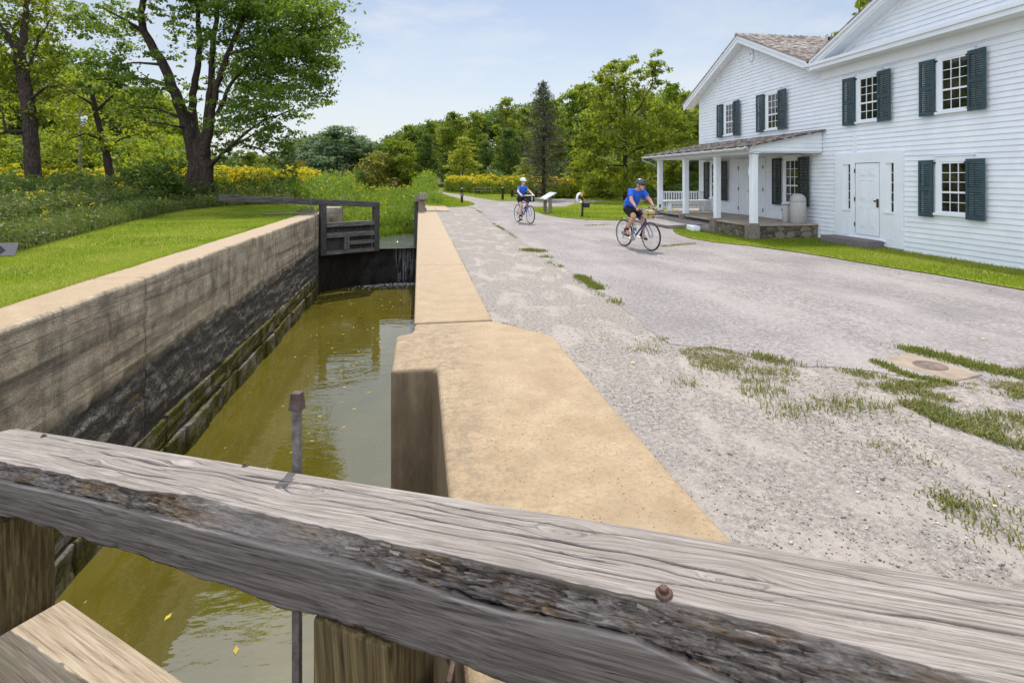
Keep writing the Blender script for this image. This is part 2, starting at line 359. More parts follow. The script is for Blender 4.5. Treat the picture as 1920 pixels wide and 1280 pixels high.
    finish(nt, ramp(nt,noise(nt,p,2.2,5,.7),[(.35,(.006,.007,.006)),(.55,(.022,.022,.016)),(.75,(.06,.055,.035))]), .03, bump(nt, noise(nt,p,1.6,2), .10, .05), spec=1.0); MAT['glass'] = m
    m, nt = newmat('shingles'); p = objc(nt)
    bk = nd(nt,'ShaderNodeTexBrick',{'Vector':p,'Color1':(1,1,1,1),'Color2':(0,0,0,1),'Mortar':(.5,.5,.5,1),'Scale':1.0,'Mortar Size':.004,'Brick Width':.16,'Row Height':.13,'Bias':0.0},offset=.5)
    v = math_(nt,'ADD',math_(nt,'MULTIPLY',bk.outputs[0],.35),math_(nt,'MULTIPLY',noise(nt,p,5,5,.7),.65))
    c = ramp(nt, v, [(.25,(.10,.08,.068)),(.45,(.21,.175,.155)),(.6,(.35,.31,.285)),(.8,(.52,.48,.455))])
    c = mixc(nt, math_(nt,'MULTIPLY',bk.outputs[1],.8), c, (.03,.02,.016))
    finish(nt, c, .9, bump(nt, v, .4, .02), spec=.15); MAT['shingles'] = m
    MAT['shingle_pale'] = plain('shingle_weathered', (.42,.37,.34), .9, .35, 9, 0, .15, .4, 40)
    m, nt = newmat('field_stone'); p = objc(nt)
    d = nd(nt,'ShaderNodeTexVoronoi',{'Vector':vmul(nt,p,(1,1,1.5)),'Scale':3.6},feature='DISTANCE_TO_EDGE').outputs[0]
    cc = nd(nt,'ShaderNodeTexVoronoi',{'Vector':vmul(nt,p,(1,1,1.5)),'Scale':3.6}).outputs['Color']
    v = math_(nt,'ADD',math_(nt,'MULTIPLY',sep(nt,cc)[0],.5),math_(nt,'MULTIPLY',noise(nt,p,12,5,.7),.5))
    c = ramp(nt, v, [(.25,(.085,.07,.05)),(.5,(.14,.12,.09)),(.75,(.22,.19,.145))])
    c = mixc(nt, ramp(nt,d,[(.0,1),(.05,0)]), c, (.045,.038,.03))
    finish(nt, c, .9, bump(nt, math_(nt,'ADD',ramp(nt,d,[(0,0),(.12,1)]),math_(nt,'MULTIPLY',noise(nt,p,25,4),.3)), .7, .03), spec=.2); MAT['field_stone'] = m
    MAT['porch_floor'] = plain('porch_floor', (.34,.285,.235), .8, .2, 2.5, 0, .25, .15, 30)
    MAT['grey_stone'] = plain('grey_stone', (.20,.165,.14), .9, .25, 8, 0, .2, .4, 40)
    MAT['step_stone'] = plain('step_stone', (.17,.15,.155), .9, .25, 20, 0, .2, .4, 60)
    MAT['pebble'] = plain('bin_aggregate', (.42,.40,.385), .85, .2, 60, 0, .2, .4, 80)
    MAT['black'] = plain('black_plastic', (.012,.012,.013), .5, .2, 8, 0, .4, 0)
    MAT['metal'] = plain('grey_metal', (.42,.43,.45), .35, .1, 8, .85, .5, 0)
    MAT['galv'] = plain('galvanised', (.34,.36,.38), .5, .15, 8, .5, .5, 0)
    MAT['brass'] = plain('dark_bronze', (.10,.065,.04), .4, .2, 8, .7, .5, 0)
    MAT['wood_old'] = plain('old_board', (.33,.19,.10), .8, .2, 8)
    MAT['slab'] = plain('slab_concrete', (.27,.215,.165), .9, .2, 6, 0, .2, .3, 50)
    MAT['manhole'] = plain('manhole_iron', (.16,.115,.10), .75, .3, 20, .4, .4, .4, 60)
    MAT['sign_brown'] = plain('sign_frame', (.17,.145,.11), .6, .15, 6)
    m, nt = newmat('sign_panel'); p = objc(nt)
    finish(nt, ramp(nt, voro(nt,p,7,'Color'), [(.2,(.33,.38,.40)),(.6,(.60,.63,.64)),(.8,(.50,.52,.46))]), .3, spec=.5); MAT['sign_panel'] = m
    MAT['ring_white'] = plain('ring_white', (.70,.71,.72), .5, .06)
    MAT['rope'] = plain('rope', (.52,.42,.16), .9, .2)
    MAT['yellow'] = plain('yellow_paint', (.75,.42,.03), .5, .1)
    MAT['grey_sign'] = plain('grey_sign', (.16,.14,.15), .6, .1)
    # vegetation
    def leafmat(name, cols, trans=.45, tcol=(.30,.42,.03), rough=.55, objvar=True):
        m, nt = newmat(name)
        a = nd(nt,'ShaderNodeAttribute',attribute_name='rnd').outputs['Fac']
        n = len(cols); c = ramp(nt, a, [((i+.5)/n, k) for i,k in enumerate(cols)])
        if objvar:
            r = nd(nt,'ShaderNodeObjectInfo').outputs['Random']
            hs = nd(nt,'ShaderNodeHueSaturation',{'Hue':math_(nt,'ADD',math_(nt,'MULTIPLY',r,.035),.482),'Saturation':1.0,'Value':math_(nt,'ADD',math_(nt,'MULTIPLY',math_(nt,'FRACT',math_(nt,'MULTIPLY',r,7.3)),.35),.83),'Color':c})
            c = hs.outputs[0]
        p = nd(nt,'ShaderNodeBsdfPrincipled',{'Base Color':c,'Roughness':rough,'Specular IOR Level':.35})
        t = nd(nt,'ShaderNodeBsdfTranslucent',{'Color':mixc(nt,.6,c,tcol)})
        x = nt.nodes.new('ShaderNodeMixShader'); x.inputs[0].default_value = trans
        nt.links.new(p.outputs[0], x.inputs[1]); nt.links.new(t.outputs[0], x.inputs[2])
        o = nt.nodes.new('ShaderNodeOutputMaterial'); nt.links.new(x.outputs[0], o.inputs[0]); MAT[name] = m
    leafmat('leaf_mid', [(.05,.09,.006),(.09,.14,.009),(.135,.185,.012),(.19,.23,.02)], .5, (.42,.50,.03))
    leafmat('leaf_dark', [(.025,.055,.010),(.042,.082,.013),(.065,.11,.016),(.095,.14,.02)], .42, (.22,.34,.03))
    leafmat('leaf_tree', [(.045,.082,.010),(.075,.122,.013),(.11,.165,.016),(.16,.21,.02)], .45, (.30,.42,.03))
    leafmat('leaf_light', [(.10,.145,.008),(.15,.20,.012),(.20,.245,.018),(.26,.285,.03)], .52, (.5,.55,.03))
    leafmat('leaf_yellow', [(.10,.12,.014),(.15,.17,.02),(.20,.20,.025),(.25,.22,.03)], .4, (.40,.40,.04))
    leafmat('leaf_blue', [(.075,.125,.065),(.10,.16,.078),(.13,.19,.088),(.16,.215,.10)], .4, (.3,.42,.18))  # distance haze painted into the leaf colour of the far trees
    leafmat('needle', [(.05,.06,.028),(.075,.085,.042),(.11,.11,.058),(.15,.135,.075)], .2, (.12,.15,.05))
    leafmat('grass', [(.11,.155,.006),(.165,.22,.010),(.225,.265,.014),(.32,.33,.05)], .4, (.30,.45,.02), .5, False)
    leafmat('reed', [(.02,.05,.006),(.05,.10,.005),(.10,.17,.008),(.15,.23,.012),(.21,.28,.02),(.29,.31,.05)], .4, (.30,.45,.02), .5, False)
    leafmat('weed', [(.065,.09,.012),(.12,.145,.020),(.18,.19,.035),(.21,.19,.06),(.27,.205,.10),(.21,.125,.065)], .35, (.25,.3,.03), .6, False)
    leafmat('tallweed', [(.018,.045,.007),(.032,.068,.010),(.06,.10,.013),(.105,.145,.018),(.12,.13,.035),(.19,.18,.085)], .35, (.2,.3,.04), .6, False)  # greens darkened to carry the shade under the left trees
    leafmat('goldleaf', [(.06,.10,.006),(.11,.16,.009),(.17,.22,.014),(.24,.27,.02)], .4, (.25,.36,.02), .6, False)
    leafmat('goldflower', [(.52,.43,.006),(.64,.54,.010),(.72,.62,.02),(.42,.44,.02)], .35, (.7,.5,.02), .7, False)
    leafmat('fallen', [(.45,.33,.03),(.55,.45,.06),(.35,.2,.04),(.5,.47,.2)], .2, (.5,.4,.05), .6, False)
    m, nt = newmat('bark'); p = objc(nt)
    v = noise(nt,vmul(nt,p,(5,5,1.0)),4,6,.7)
    finish(nt, ramp(nt,v,[(.35,(.016,.012,.009)),(.55,(.062,.047,.038)),(.75,(.13,.10,.082))]), .95, bump(nt,v,.8,.04), spec=.1); MAT['bark'] = m
    MAT['falling_water'] = plain('falling_water', (.62,.65,.72), .3, .1, 20, 0, .5, .3)
    MAT['ground_far'] = MAT['soil']
    # people / bicycles
    MAT['skin'] = plain('skin', (.52,.29,.20), .55, .08, 10, 0, .35, 0)
    MAT['skin2'] = plain('skin_fair', (.56,.35,.25), .55, .08, 10, 0, .35, 0)
    MAT['shirt'] = plain('blue_jersey', (.022,.10,.52), .8, .12, 5, 0, .2, .25, 14)
    MAT['shorts'] = plain('black_shorts', (.012,.012,.016), .8, .2, 8, 0, .2, .2, 20)
    MAT['helmet_dark'] = plain('helmet_dark', (.035,.045,.055), .3, .2, 8, 0, .5, 0)
    MAT['helmet_white'] = plain('helmet_white', (.66,.70,.71), .35, .08, 8, 0, .5, 0)
    MAT['shoe'] = plain('dark_shoe', (.03,.022,.022), .6, .2, 12, 0, .3, 0)
    MAT['red'] = plain('red_trim', (.40,.03,.03), .6, .1)
    MAT['glove'] = plain('glove_grey', (.10,.11,.12), .7, .3, 30, 0, .3, 0)
    MAT['lens'] = plain('sunglass_lens', (.015,.014,.016), .1, .1, 8, 0, .6, 0)
    MAT['tyre'] = plain('tyre_rubber', (.018,.019,.021), .7, .15, 10, 0, .3, 0)
    MAT['rim'] = plain('rim_alloy', (.55,.56,.58), .3, .06, 8, .8, .5, 0)
    MAT['frame_blue'] = plain('frame_navy', (.018,.035,.16), .3, .1, 8, .1, .5, 0)
    MAT['frame_lblue'] = plain('frame_blue', (.02,.11,.33), .3, .1, 8, .1, .5, 0)
    MAT['canvas'] = plain('tan_canvas', (.40,.32,.14), .8, .1, 9, 0, .2, .2, 30)
    MAT['bottle'] = plain('bottle_plastic', (.55,.60,.62), .4, .06, 8, 0, .4, 0)
    MAT['green'] = plain('bottle_green', (.03,.20,.15), .4, .06, 8, 0, .4, 0)
make_materials()
# ------------------------------------------------------------------ camera, world, sun
def setup():
    sc = bpy.context.scene
    cam = bpy.data.cameras.new('camera'); co = bpy.data.objects.new('camera', cam); link(co)
    cam.sensor_width = 36; cam.lens = 36*F/1920; cam.shift_y = -(640-HY)/1920
    cam.clip_start = .05; cam.clip_end = 3000
    co.location = (0,0,CZ); co.rotation_euler = (radians(90),0,-TH); sc.camera = co
    el, az = radians(60), radians(7)       # azimuth from +Y toward +X
    w = bpy.data.worlds.new('World'); sc.world = w; w.use_nodes = True; nt = w.node_tree; nt.nodes.clear()
    sky = nt.nodes.new('ShaderNodeTexSky'); sky.sky_type = 'NISHITA'; sky.sun_disc = False
    sky.sun_elevation = el; sky.sun_rotation = az; sky.air_density = 1.0; sky.dust_density = 1.1; sky.ozone_density = 1.0; sky.altitude = 100
    g = nt.nodes.new('ShaderNodeTexCoord').outputs['Generated']
    s = sep(nt, g)
    den = math_(nt,'ADD', math_(nt,'MAXIMUM', s[2], 0.0), .22)
    cv = nt.nodes.new('ShaderNodeCombineXYZ')
    nt.links.new(math_(nt,'DIVIDE',s[0],den), cv.inputs[0]); nt.links.new(math_(nt,'DIVIDE',s[1],den), cv.inputs[1])
    n = noise(nt, cv.outputs[0], 1.35, 7, .58, .3)
    n2 = noise(nt, vmul(nt,g,(3.2,3.2,11.0)), 1.5, 7, .6, .2)
    mask = math_(nt,'MULTIPLY', ramp(nt, n, [(.50,0),(.70,1)]), .5)
    mask = math_(nt,'MAXIMUM', mask, math_(nt,'MULTIPLY', ramp(nt,n2,[(.55,0),(.72,1)]), .45))
    hs = nd(nt,'ShaderNodeHueSaturation',{'Hue':.5,'Saturation':.92,'Value':.86,'Color':sky.outputs[0]}).outputs[0]
    c = mixc(nt, mask, hs, (6.2,6.25,6.4))
    hz = nd(nt,'ShaderNodeMapRange',{0:s[2],1:.0,2:.30,3:.80,4:.12}).outputs[0]
    c = mixc(nt, hz, c, (6.0,6.22,6.5))
    # bright sky added out of view, overhead and behind, to fill the shade
    overhead_fill = nd(nt,'ShaderNodeMapRange',{0:s[2],1:.34,2:.72,3:0.0,4:.42},interpolation_type='SMOOTHSTEP').outputs[0]
    c = mixc(nt, overhead_fill, c, (13.0,13.4,14.2))
    back = nd(nt,'ShaderNodeMapRange',{0:math_(nt,'ADD',s[1],math_(nt,'MULTIPLY',s[0],.35)),1:.10,2:-.45,3:0.0,4:1.0},interpolation_type='SMOOTHSTEP').outputs[0]
    c = mixc(nt, math_(nt,'MULTIPLY',back,ramp(nt,n2,[(.36,.25),(.56,.95)])), c, (13.8,15.2,17.4))
    bg = nt.nodes.new('ShaderNodeBackground'); bg.inputs[1].default_value = .15
    nt.links.new(c, bg.inputs[0]); o = nt.nodes.new('ShaderNodeOutputWorld'); nt.links.new(bg.outputs[0], o.inputs[0])
    L = bpy.data.lights.new('sun','SUN'); L.energy = 5.0; L.angle = radians(.53); L.color = (1.0,.95,.87)
    lo = bpy.data.objects.new('sun', L); link(lo)
    d = Vector((sin(az)*cos(el), cos(az)*cos(el), sin(el)))
    lo.rotation_euler = d.to_track_quat('Z','Y').to_euler(); lo.location = (0,0,60)
    vs = sc.view_settings; vs.view_transform = 'Standard'; vs.look = 'None'; vs.exposure = -0.07; vs.gamma = 1; vs.use_curve_mapping = False
    sc.cycles.max_bounces = 6; sc.cycles.diffuse_bounces = 3; sc.cycles.glossy_bounces = 3; sc.cycles.transmission_bounces = 4
    sc.cycles.use_denoising = True; sc.cycles.denoiser = 'OPENIMAGEDENOISE'; sc.cycles.denoising_input_passes = 'RGB_ALBEDO_NORMAL'; sc.cycles.denoising_prefilter = 'NONE'
    sc.cycles.caustics_reflective = False; sc.cycles.caustics_refractive = False
setup()
# ------------------------------------------------------------------ terrain (one sheet to the horizon; lock pit and marsh channel carved in)
XL0, XL1 = -5.5, -4.66     # left coping outer / inner
def terrain(x, y):
    ramp_y = smooth((y-28.5)/1.5)
    # lock pit
    if y < 29.5:
        if -5.2 < x < .5: return -4.6
        base = hgt(x) if x > 0 else 0.0
    else:
        base = hgt(x) if x > 0 else 0.0
        t = smooth((y-29.5)/50); k = smooth((y-35.5)/4)
        lo, hi = -5.4-3*t, .78-.48*k
        if lo < x < hi:
            base = -2.1*min(smooth((x-lo)/1.6), smooth((hi-x)/(.35+1.25*k)))
    if y > 70 and x > 0: base += 9*smooth((y-78)/120)*smooth((x-2)/40)
    if y > 120: base += 10*smooth((y-120)/200)
    if x < -25: base += 3.0*smooth((-x-25)/60)
    return base
def build_terrain():
    xs = [-900,-500,-300,-200,-140,-100,-80,-60,-45,-35]+[-30+i*1.0 for i in range(24)]+[-6.5,-6.0,-5.6,-5.3,-5.19,-4.6,-3.8,-3.0,-2.3,-1.6,-.8,-.2,.2,.49,.62,.9]+[4.0,10.0]+[1.5+.75*i for i in range(20)]+[17+2*i for i in range(12)]+[45,55,70,90,120,160,220,300,500,900]
    ys = [-300,-120,-60,-30,-15,-12.2,-11.8]+[-10+2.0*i for i in range(19)]+[28,29,29.4,29.6,30.3]+[31+1.5*i for i in range(40)]+[92,96,102,110,120,135,150,175,200,250,320,420,600,900]
    xs = sorted(xs); ys = sorted(ys)
    V = []; Fq = []
    for y in ys:
        for x in xs: V.append((x,y,terrain(x,y) if y > -12 else (terrain(-10 if x < 0 else 10, 0) if x < .49 else hgt(x))))
    nx = len(xs)
    for j in range(len(ys)-1):
        for i in range(nx-1): Fq.append((j*nx+i, j*nx+i+1, (j+1)*nx+i+1, (j+1)*nx+i))
    mi = []
    for q in Fq:
        cx = sum(V[i][0] for i in q)/4; cy = sum(V[i][1] for i in q)/4
        mi.append(0 if (cx > .5 and cy < 34) or cy < -12 or (1.2 < cx < 11 and cy < 62) else 1)
    o = mesh_np('ground', V, Fq, mats=[MAT['gravel'], MAT['soil']], midx=mi, smoothf=True)
    tag(o, kind='structure')
build_terrain()
def sheet(name, poly, mat, dz, step=1.5, kind='structure', zf=None):
    """polygon (world xy) laid on the ground, cut into a grid so that it follows the slope"""
    bm = bmesh.new()
    vs = [bm.verts.new((p[0],p[1],0)) for p in poly]
    from mathutils.geometry import tessellate_polygon
    for t in tessellate_polygon([[Vector((p[0],p[1],0)) for p in poly]]):
        try: bm.faces.new([vs[i] for i in t])
        except ValueError: pass
    x0,x1 = min(p[0] for p in poly), max(p[0] for p in poly)
    for x in (4.0, 10.0):
        if x0 < x < x1:
            g = bm.verts[:]+bm.edges[:]+bm.faces[:]
            bmesh.ops.bisect_plane(bm, geom=g, plane_co=(x,0,0), plane_no=(1,0,0))
    bmesh.ops.triangulate(bm, faces=bm.faces[:])
    for v in bm.verts: v.co.z = (zf or hgt)(v.co.x)+dz
    bm.normal_update()
    for f in bm.faces:
        if f.normal.z < 0: f.normal_flip()
    me = bpy.data.meshes.new(name); bm.to_mesh(me); bm.free(); me.materials.append(mat)
    return tag(link(bpy.data.objects.new(name, me)), kind=kind)
def W(px): return [tuple(at(x,y)[:2]) for x,y in px]
def wob(poly, amp=.06, seg=.35, closed=True):
    """subdivide a polygon and make its outline slightly ragged"""
    out = []; n = len(poly)
    for i in range(n):
        a = Vector(poly[i]); b = Vector(poly[(i+1)%n]); L = (b-a).length; k = max(1,int(L/seg)); k = min(k,60)
        nr = Vector((-(b-a).y,(b-a).x)).normalized() if L > 0 else Vector((0,0))
        for j in range(k):
            p = a+(b-a)*j/k
            d = (fbm(np.array([[p.x*1.3,p.y*1.3,3.3]]),3)[0])*amp*2
            out.append(tuple(p+nr*d))
    return out
def smooth_poly(poly, it=2):
    for _ in range(it):
        q = []; n = len(poly)
        for i in range(n):
            a, b = poly[i], poly[(i+1)%n]
            q.append((a[0]*.75+b[0]*.25, a[1]*.75+b[1]*.25)); q.append((a[0]*.25+b[0]*.75, a[1]*.25+b[1]*.75))
        poly = q
    return poly
# asphalt yard and trail
road_px = [(1160,571),(1130,546),(1085,516),(1040,489),(1000,468),(975,451),(950,433),(925,417),(905,405),(893,393),(870,384.5),(905,381),(888,376),(862,372),(842,368.5),(820,361.5),(797,355.6),(815,355.2),(850,361.5),(888,369),(930,377),(985,377.6),(1020,374.5),(1060,372.3),(1150,371.2),(1230,370.5)]
road_px2 = [(1232,396),(1300,412)]
RX = W(road_px)
def housept(s, w, z=0.0):   # farmhouse frame -> world
    return Vector((HW0.x+HD.x*s+HN.x*w, HW0.y+HD.y*s+HN.y*w, z))
HW0 = Vector((12.302,13.525,0)); _al = radians(1.0); HD = Vector((-sin(_al),-cos(_al),0)); HN = Vector((-cos(_al),sin(_al),0))
poly_road = RX+[(11.4,31.0),(11.2,26)]+[tuple(housept(-9,1.0)[:2]),tuple(housept(-4,.6)[:2]),tuple(housept(0,.6)[:2]),tuple(housept(6,.6)[:2]),(11.5,1.0),(8.2,4.0)]+W([(1920,792),(1845,712),(1700,708),(1640,700),(1560,690),(1500,684),(1420,668),(1330,655),(1262,645),(1205,612)])
sheet('road', wob(poly_road,.09,.22), MAT['asphalt'], .004)
# lawns: left bank, house strip, centre triangle, far lawn, point beside the upper gate
LAWN = {}
def lawn(name, poly, dz=.022, rag=.05):
    poly = wob(poly, rag, .4); LAWN[name] = poly
    return sheet('lawn', poly, MAT['lawn'], dz)
left_out = W([(0,482),(110,452),(225,421),(300,404),(345,395),(420,388),(490,385),(548,384)])
lawn('left', [(-5.46,-4),(-5.46,26.6),(-6.2,29.5),(-6.3,34)]+list(reversed(left_out))+[(-9.6,6),(-10,-4)])
house_in = [tuple(housept(s,.02)[:2]) for s in (12,6,1.3,-.2,-1.9)]+[tuple(housept(-1.95,2.3)[:2]),tuple(housept(-5.0,2.42)[:2])]
lawn('house', house_in+W([(1300,418),(1268,420),(1260,427),(1264,438),(1290,447),(1340,455),(1400,461),(1500,474),(1600,491),(1700,507),(1800,524),(1920,545)])+[(9.3,4.5),(9.8,-4)])
lawn('tri', W([(1000,389),(1060,388.5),(1150,390.5),(1230,392.5)])+[(10.0,24.2),(9.95,22.3)]+W([(1232,413.5),(1160,414),(1100,412.5),(1050,408),(1020,403),(1004,397)]))
lawn('far', W([(1062,391.2),(1150,393.2),(1229,395)])+[(10.9,25.5),(14,26),(20,60),(10,62)]+W([(1095,374.5),(1120,374.8),(1150,375.5),(1110,380),(1075,383),(1065,386.5)]), .018)
lawn('mid', W([(832,361),(870,366.5),(905,372.5),(935,377),(985,377.3),(1020,374)])+[(9.5,56)]+W([(980,357.5),(900,356.5),(850,354),(822,354)]), .02)
lawn('point', W([(806,388),(845,388.5),(880,387),(891,383.5),(876,379),(850,371),(822,363),(800,357.5),(790,358),(789,372),(790,385)]), .02)
# tufts of turf on the right bank (outline used for weeds later)
# ------------------------------------------------------------------ lock chamber
def build_lock():
    # --- left wall
    wl = empty('lock_wall', (-4.66,12,0), 0, 'long grey concrete lock wall with board marks and a mossy foot beside the lawn', 'lock wall')
    joints = [1.6,6.1,10.5,14.8,19.3,23.5]
    ys = set(np.round(np.arange(-10,26.4,.055),3).tolist())
    for j in joints: ys |= {j-.020,j-.014,j+.014,j+.020}
    ys = np.array(sorted(ys)); zs = np.concatenate([[.02],[.012],np.arange(-.02,-1.35,-.045),np.arange(-1.35,-2.78,-.035)])
    Y,Z = np.meshgrid(ys,zs); off = np.zeros_like(Y)
    row = np.floor(-Z/.215); off += (_PERM[(row.astype(int))%64, (np.searchsorted(joints,Y.ravel()).reshape(Y.shape)*5)%64, 3]-.5)*.014
    P = np.stack([np.zeros_like(Y), Y, Z], -1)
    off += fbm(P*np.array([1,1.2,1.2]),3)*.012
    low = np.clip((-Z-1.42+fbm(P*np.array([1,.8,.8])+5,4)*.22)/.12,0,1)
    st = P*np.array([1,1.6,9.0])
    off += low*(-.02+fbm(P*5,5,.7)*.055+fbm(st*.8+9,3)*.045)
    d = np.min(np.abs(Y[...,None]-np.array(joints)),-1); off -= (d < .0145)*.09
    edge = np.clip((Z+.05)/.07,0,1); off -= (1-np.sqrt(np.clip(1-edge**2,0,1)))*.05
    V = np.stack([-4.66+off, Y, Z],-1).reshape(-1,3); ny = len(ys); nz = len(zs)
    i,j = np.meshgrid(np.arange(ny-1),np.arange(nz-1)); a = (j*ny+i).ravel()
    Fq = np.stack([a,a+1,a+ny+1,a+ny],-1)[:, ::-1]
    o = mesh_np('wall_face', V-np.array([-4.66,12,0]), Fq, MAT['wall_concrete'], wl, True)
    cp = MB()
    cuts = [-10]+joints+[26.4]
    for a,b in zip(cuts[:-1],cuts[1:]): cp.box(-5.5+4.66, -.05, a+.006-12, b-.006-12, -.34, .02)
    cp.box(-5.5+4.66,-.06,-22,14.4,-4.5,-.35)
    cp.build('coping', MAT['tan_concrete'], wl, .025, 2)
    led = MB()   # two courses of rough mossy blocks at the waterline
    y = -10; r = random.Random(4)
    while y < 26.3:
        L = r.uniform(.9,2.4); L = min(L,26.4-y); e = .035+r.uniform(-.03,.03)
        led.box(-.4, e, y+.01-12, y+L-.01-12, -3.16, -2.70+r.uniform(-.02,.02)); y += L
    y = -10
    while y < 26.3:
        L = r.uniform(.7,1.8); L = min(L,26.4-y); e = .085+r.uniform(-.05,.05)
        led.box(-.4, e, y+.012-12, y+L-.012-12, -4.2, -3.19+r.uniform(-.04,.0)); y += L
    lo = led.build('mossy_ledge', MAT['mossy_stone'], wl, .03, 2)
    sub = lo.modifiers.new('cut','SUBSURF'); sub.subdivision_type = 'SIMPLE'; sub.levels = 2; sub.render_levels = 2
    tx = bpy.data.textures.new('ledge_noise','CLOUDS'); tx.noise_scale = .14
    dm = lo.modifiers.new('rough','DISPLACE'); dm.texture = tx; dm.strength = .10; dm.mid_level = .5
    # slot and quoin at the far end, and the low wing pier behind the gate
    q = MB(); q.box(-.84,.02,14.54,15.02,-4.5,.02); q.box(-.84,-.14,14.4,14.54,-4.5,.02); q.box(-.84,-.10,15.02,17.4,-4.5,.0); 
    q.build('quoin', MAT['wall_concrete'], wl, .015, 2)
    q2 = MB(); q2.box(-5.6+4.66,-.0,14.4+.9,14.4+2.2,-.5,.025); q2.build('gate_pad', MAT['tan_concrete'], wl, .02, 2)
    pier = MB().box(-5.0,-4.0,29.3,30.3,-3,.22).build('concrete_pier', MAT['wall_concrete'], None, .03, 2)
    tag(pier, 'short square concrete pier standing just behind the half closed far gate', 'pier')
    # --- right wall: coping slabs and the widened pier with the gate recess
    wr = empty('lock_wall', (0,15,0), 0, 'tan concrete lock wall with jointed coping running along the gravel yard', 'lock wall')
    jr = [6.62,10.95,15.55,20.25,24.8,28.6]
    cp = MB()
    for a,b in zip(jr[:-1],jr[1:]): cp.box(-.06,.87,a+.006-15,b-.006-15,-4.5,.035)
    cp.box(-.02,.87,28.61-15,31-15,-4.5,.035); cp.box(.28,1.58,31.0-15,35.2-15,-2.4,.035); cp.box(.88,1.58,28.9-15,31-15,-.5,.034)
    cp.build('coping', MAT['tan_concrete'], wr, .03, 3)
    pad = [(-.06,6.60),(-.06,6.36),(-.10,6.22),(-.235,6.16),(-.25,6.10),(-.25,5.04),(.155,5.04),(.155,-8)]
    out = [tuple(at(x,y,.02)[:2]) for x,y in [(1600,1240),(1368,1007),(1258,885),(1170,785),(1062,660),(1040,631),(964,611.5)]]
    pad += [(2.2,-8)]+out+[(.87,6.60)]
    pm = MB().prism([(x,y-15) for x,y in pad], -4.6, .03)
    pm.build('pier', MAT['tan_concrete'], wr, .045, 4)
    # --- sill between the pools, with trickling water
    arc = [(-4.7,27.2),(-4.2,27.9),(-3.6,28.5),(-2.9,28.95),(-2.2,29.2),(-1.4,29.35),(-.7,29.38),(.05,29.3)]
    P = []
    for k in range(len(arc)-1):
        for t in range(8): P.append((arc[k][0]+(arc[k+1][0]-arc[k][0])*t/8, arc[k][1]+(arc[k+1][1]-arc[k][1])*t/8))
    P.append(arc[-1]); P = np.array(P); zs = np.arange(-4.3,-1.88,.12); n = len(P)
    V = []
    for z in zs:
        q = np.concatenate([P, np.full((n,1),z)],1); st = (np.floor((z+4.3)/.48)*.02)
        q[:,1] += st-.05*(1-(z+4.3)/2.4)+fbm(np.stack([P[:,0]*2,P[:,1]*2,np.full(n,z*3)],1),3)*.05
        V.append(q)
    q = V[-1].copy(); q[:,1] += 1.2; V.append(q)
    V = np.concatenate(V); m = len(zs)+1
    i,j = np.meshgrid(np.arange(n-1),np.arange(m-1)); a = (j*n+i).ravel(); Fq = np.stack([a,a+1,a+n+1,a+n],-1)
    o = mesh_np('stone_sill', V, Fq, MAT['wet_black'], None, True)
    tag(o, 'black wet curved stone sill that holds back the upper pool', 'sill')
    fw = MB(); r = random.Random(9)
    for k in range(60):
        x = r.choice([r.uniform(-1.35,-.15), r.uniform(-1.0,-.35), r.uniform(-1.2,-.2)]); 
        y = np.interp(x,[a[0] for a in arc],[a[1] for a in arc])-.10
        z0 = r.choice([-1.93,-1.95,r.uniform(-3.2,-2)]); L = r.uniform(.2,1.1)
        z1 = max(z0-L,-3.68); w = r.uniform(.003,.009)
        fw.tube([(x,y,z0),(x+r.uniform(-.02,.02),y-.05,(z0+z1)/2),(x+r.uniform(-.04,.04),y-.07,z1)],[w,w*.7,w*.4],5)
    for k in range(260):
        x = r.gauss(-1.3,1.0); 
        if -4.2 < x < -.1:
            y = np.interp(x,[a[0] for a in arc],[a[1] for a in arc])-.22-abs(r.gauss(0,.45)); rr = r.uniform(.008,.03)
            fw.ball((x,y,-3.695),(rr*1.6,rr*1.2,rr*.5),6)
    for k in range(len(arc)-1):
        pass
    tag(fw.build('falling_water', MAT['falling_water']), 'thin white trickle of water falling over the black sill', 'water', kind='stuff')
    # --- water
    w = MB().add([(-5,-12,-3.7),(.4,-12,-3.7),(.4,29.6,-3.7),(-5,29.6,-3.7)],[(0,1,2,3)]).build('water', MAT['water']); tag(w, kind='structure')
    w = MB().add([(-9,28.6,-1.84),(.6,28.6,-1.84),(.6,95,-1.84),(-9,95,-1.84)],[(0,1,2,3)]).build('upper_water', MAT['upper_water']); tag(w, kind='structure')
    # floating yellow leaves
    n = 130
    c = np.stack([RNG.uniform(-4.3,-.1,n), RNG.uniform(3.5,28,n)**1.0, np.full(n,-3.694)],1)
    ang = RNG.uniform(0,6.28,n); L = RNG.uniform(.03,.07,n); u = np.stack([np.cos(ang),np.sin(ang),np.zeros(n)],1)*L[:,None]; v = np.stack([-np.sin(ang),np.cos(ang),np.zeros(n)],1)*L[:,None]*.45
    V = np.stack([c-u,c-v,c+u,c+v],1).reshape(-1,3); Fq = np.arange(4*n).reshape(n,4)
    tag(mesh_np('fallen_leaves', V, Fq, MAT['fallen'], None, False, RNG.random(n)), 'small yellow leaves floating on the olive canal water', 'leaves', kind='stuff')
build_lock()
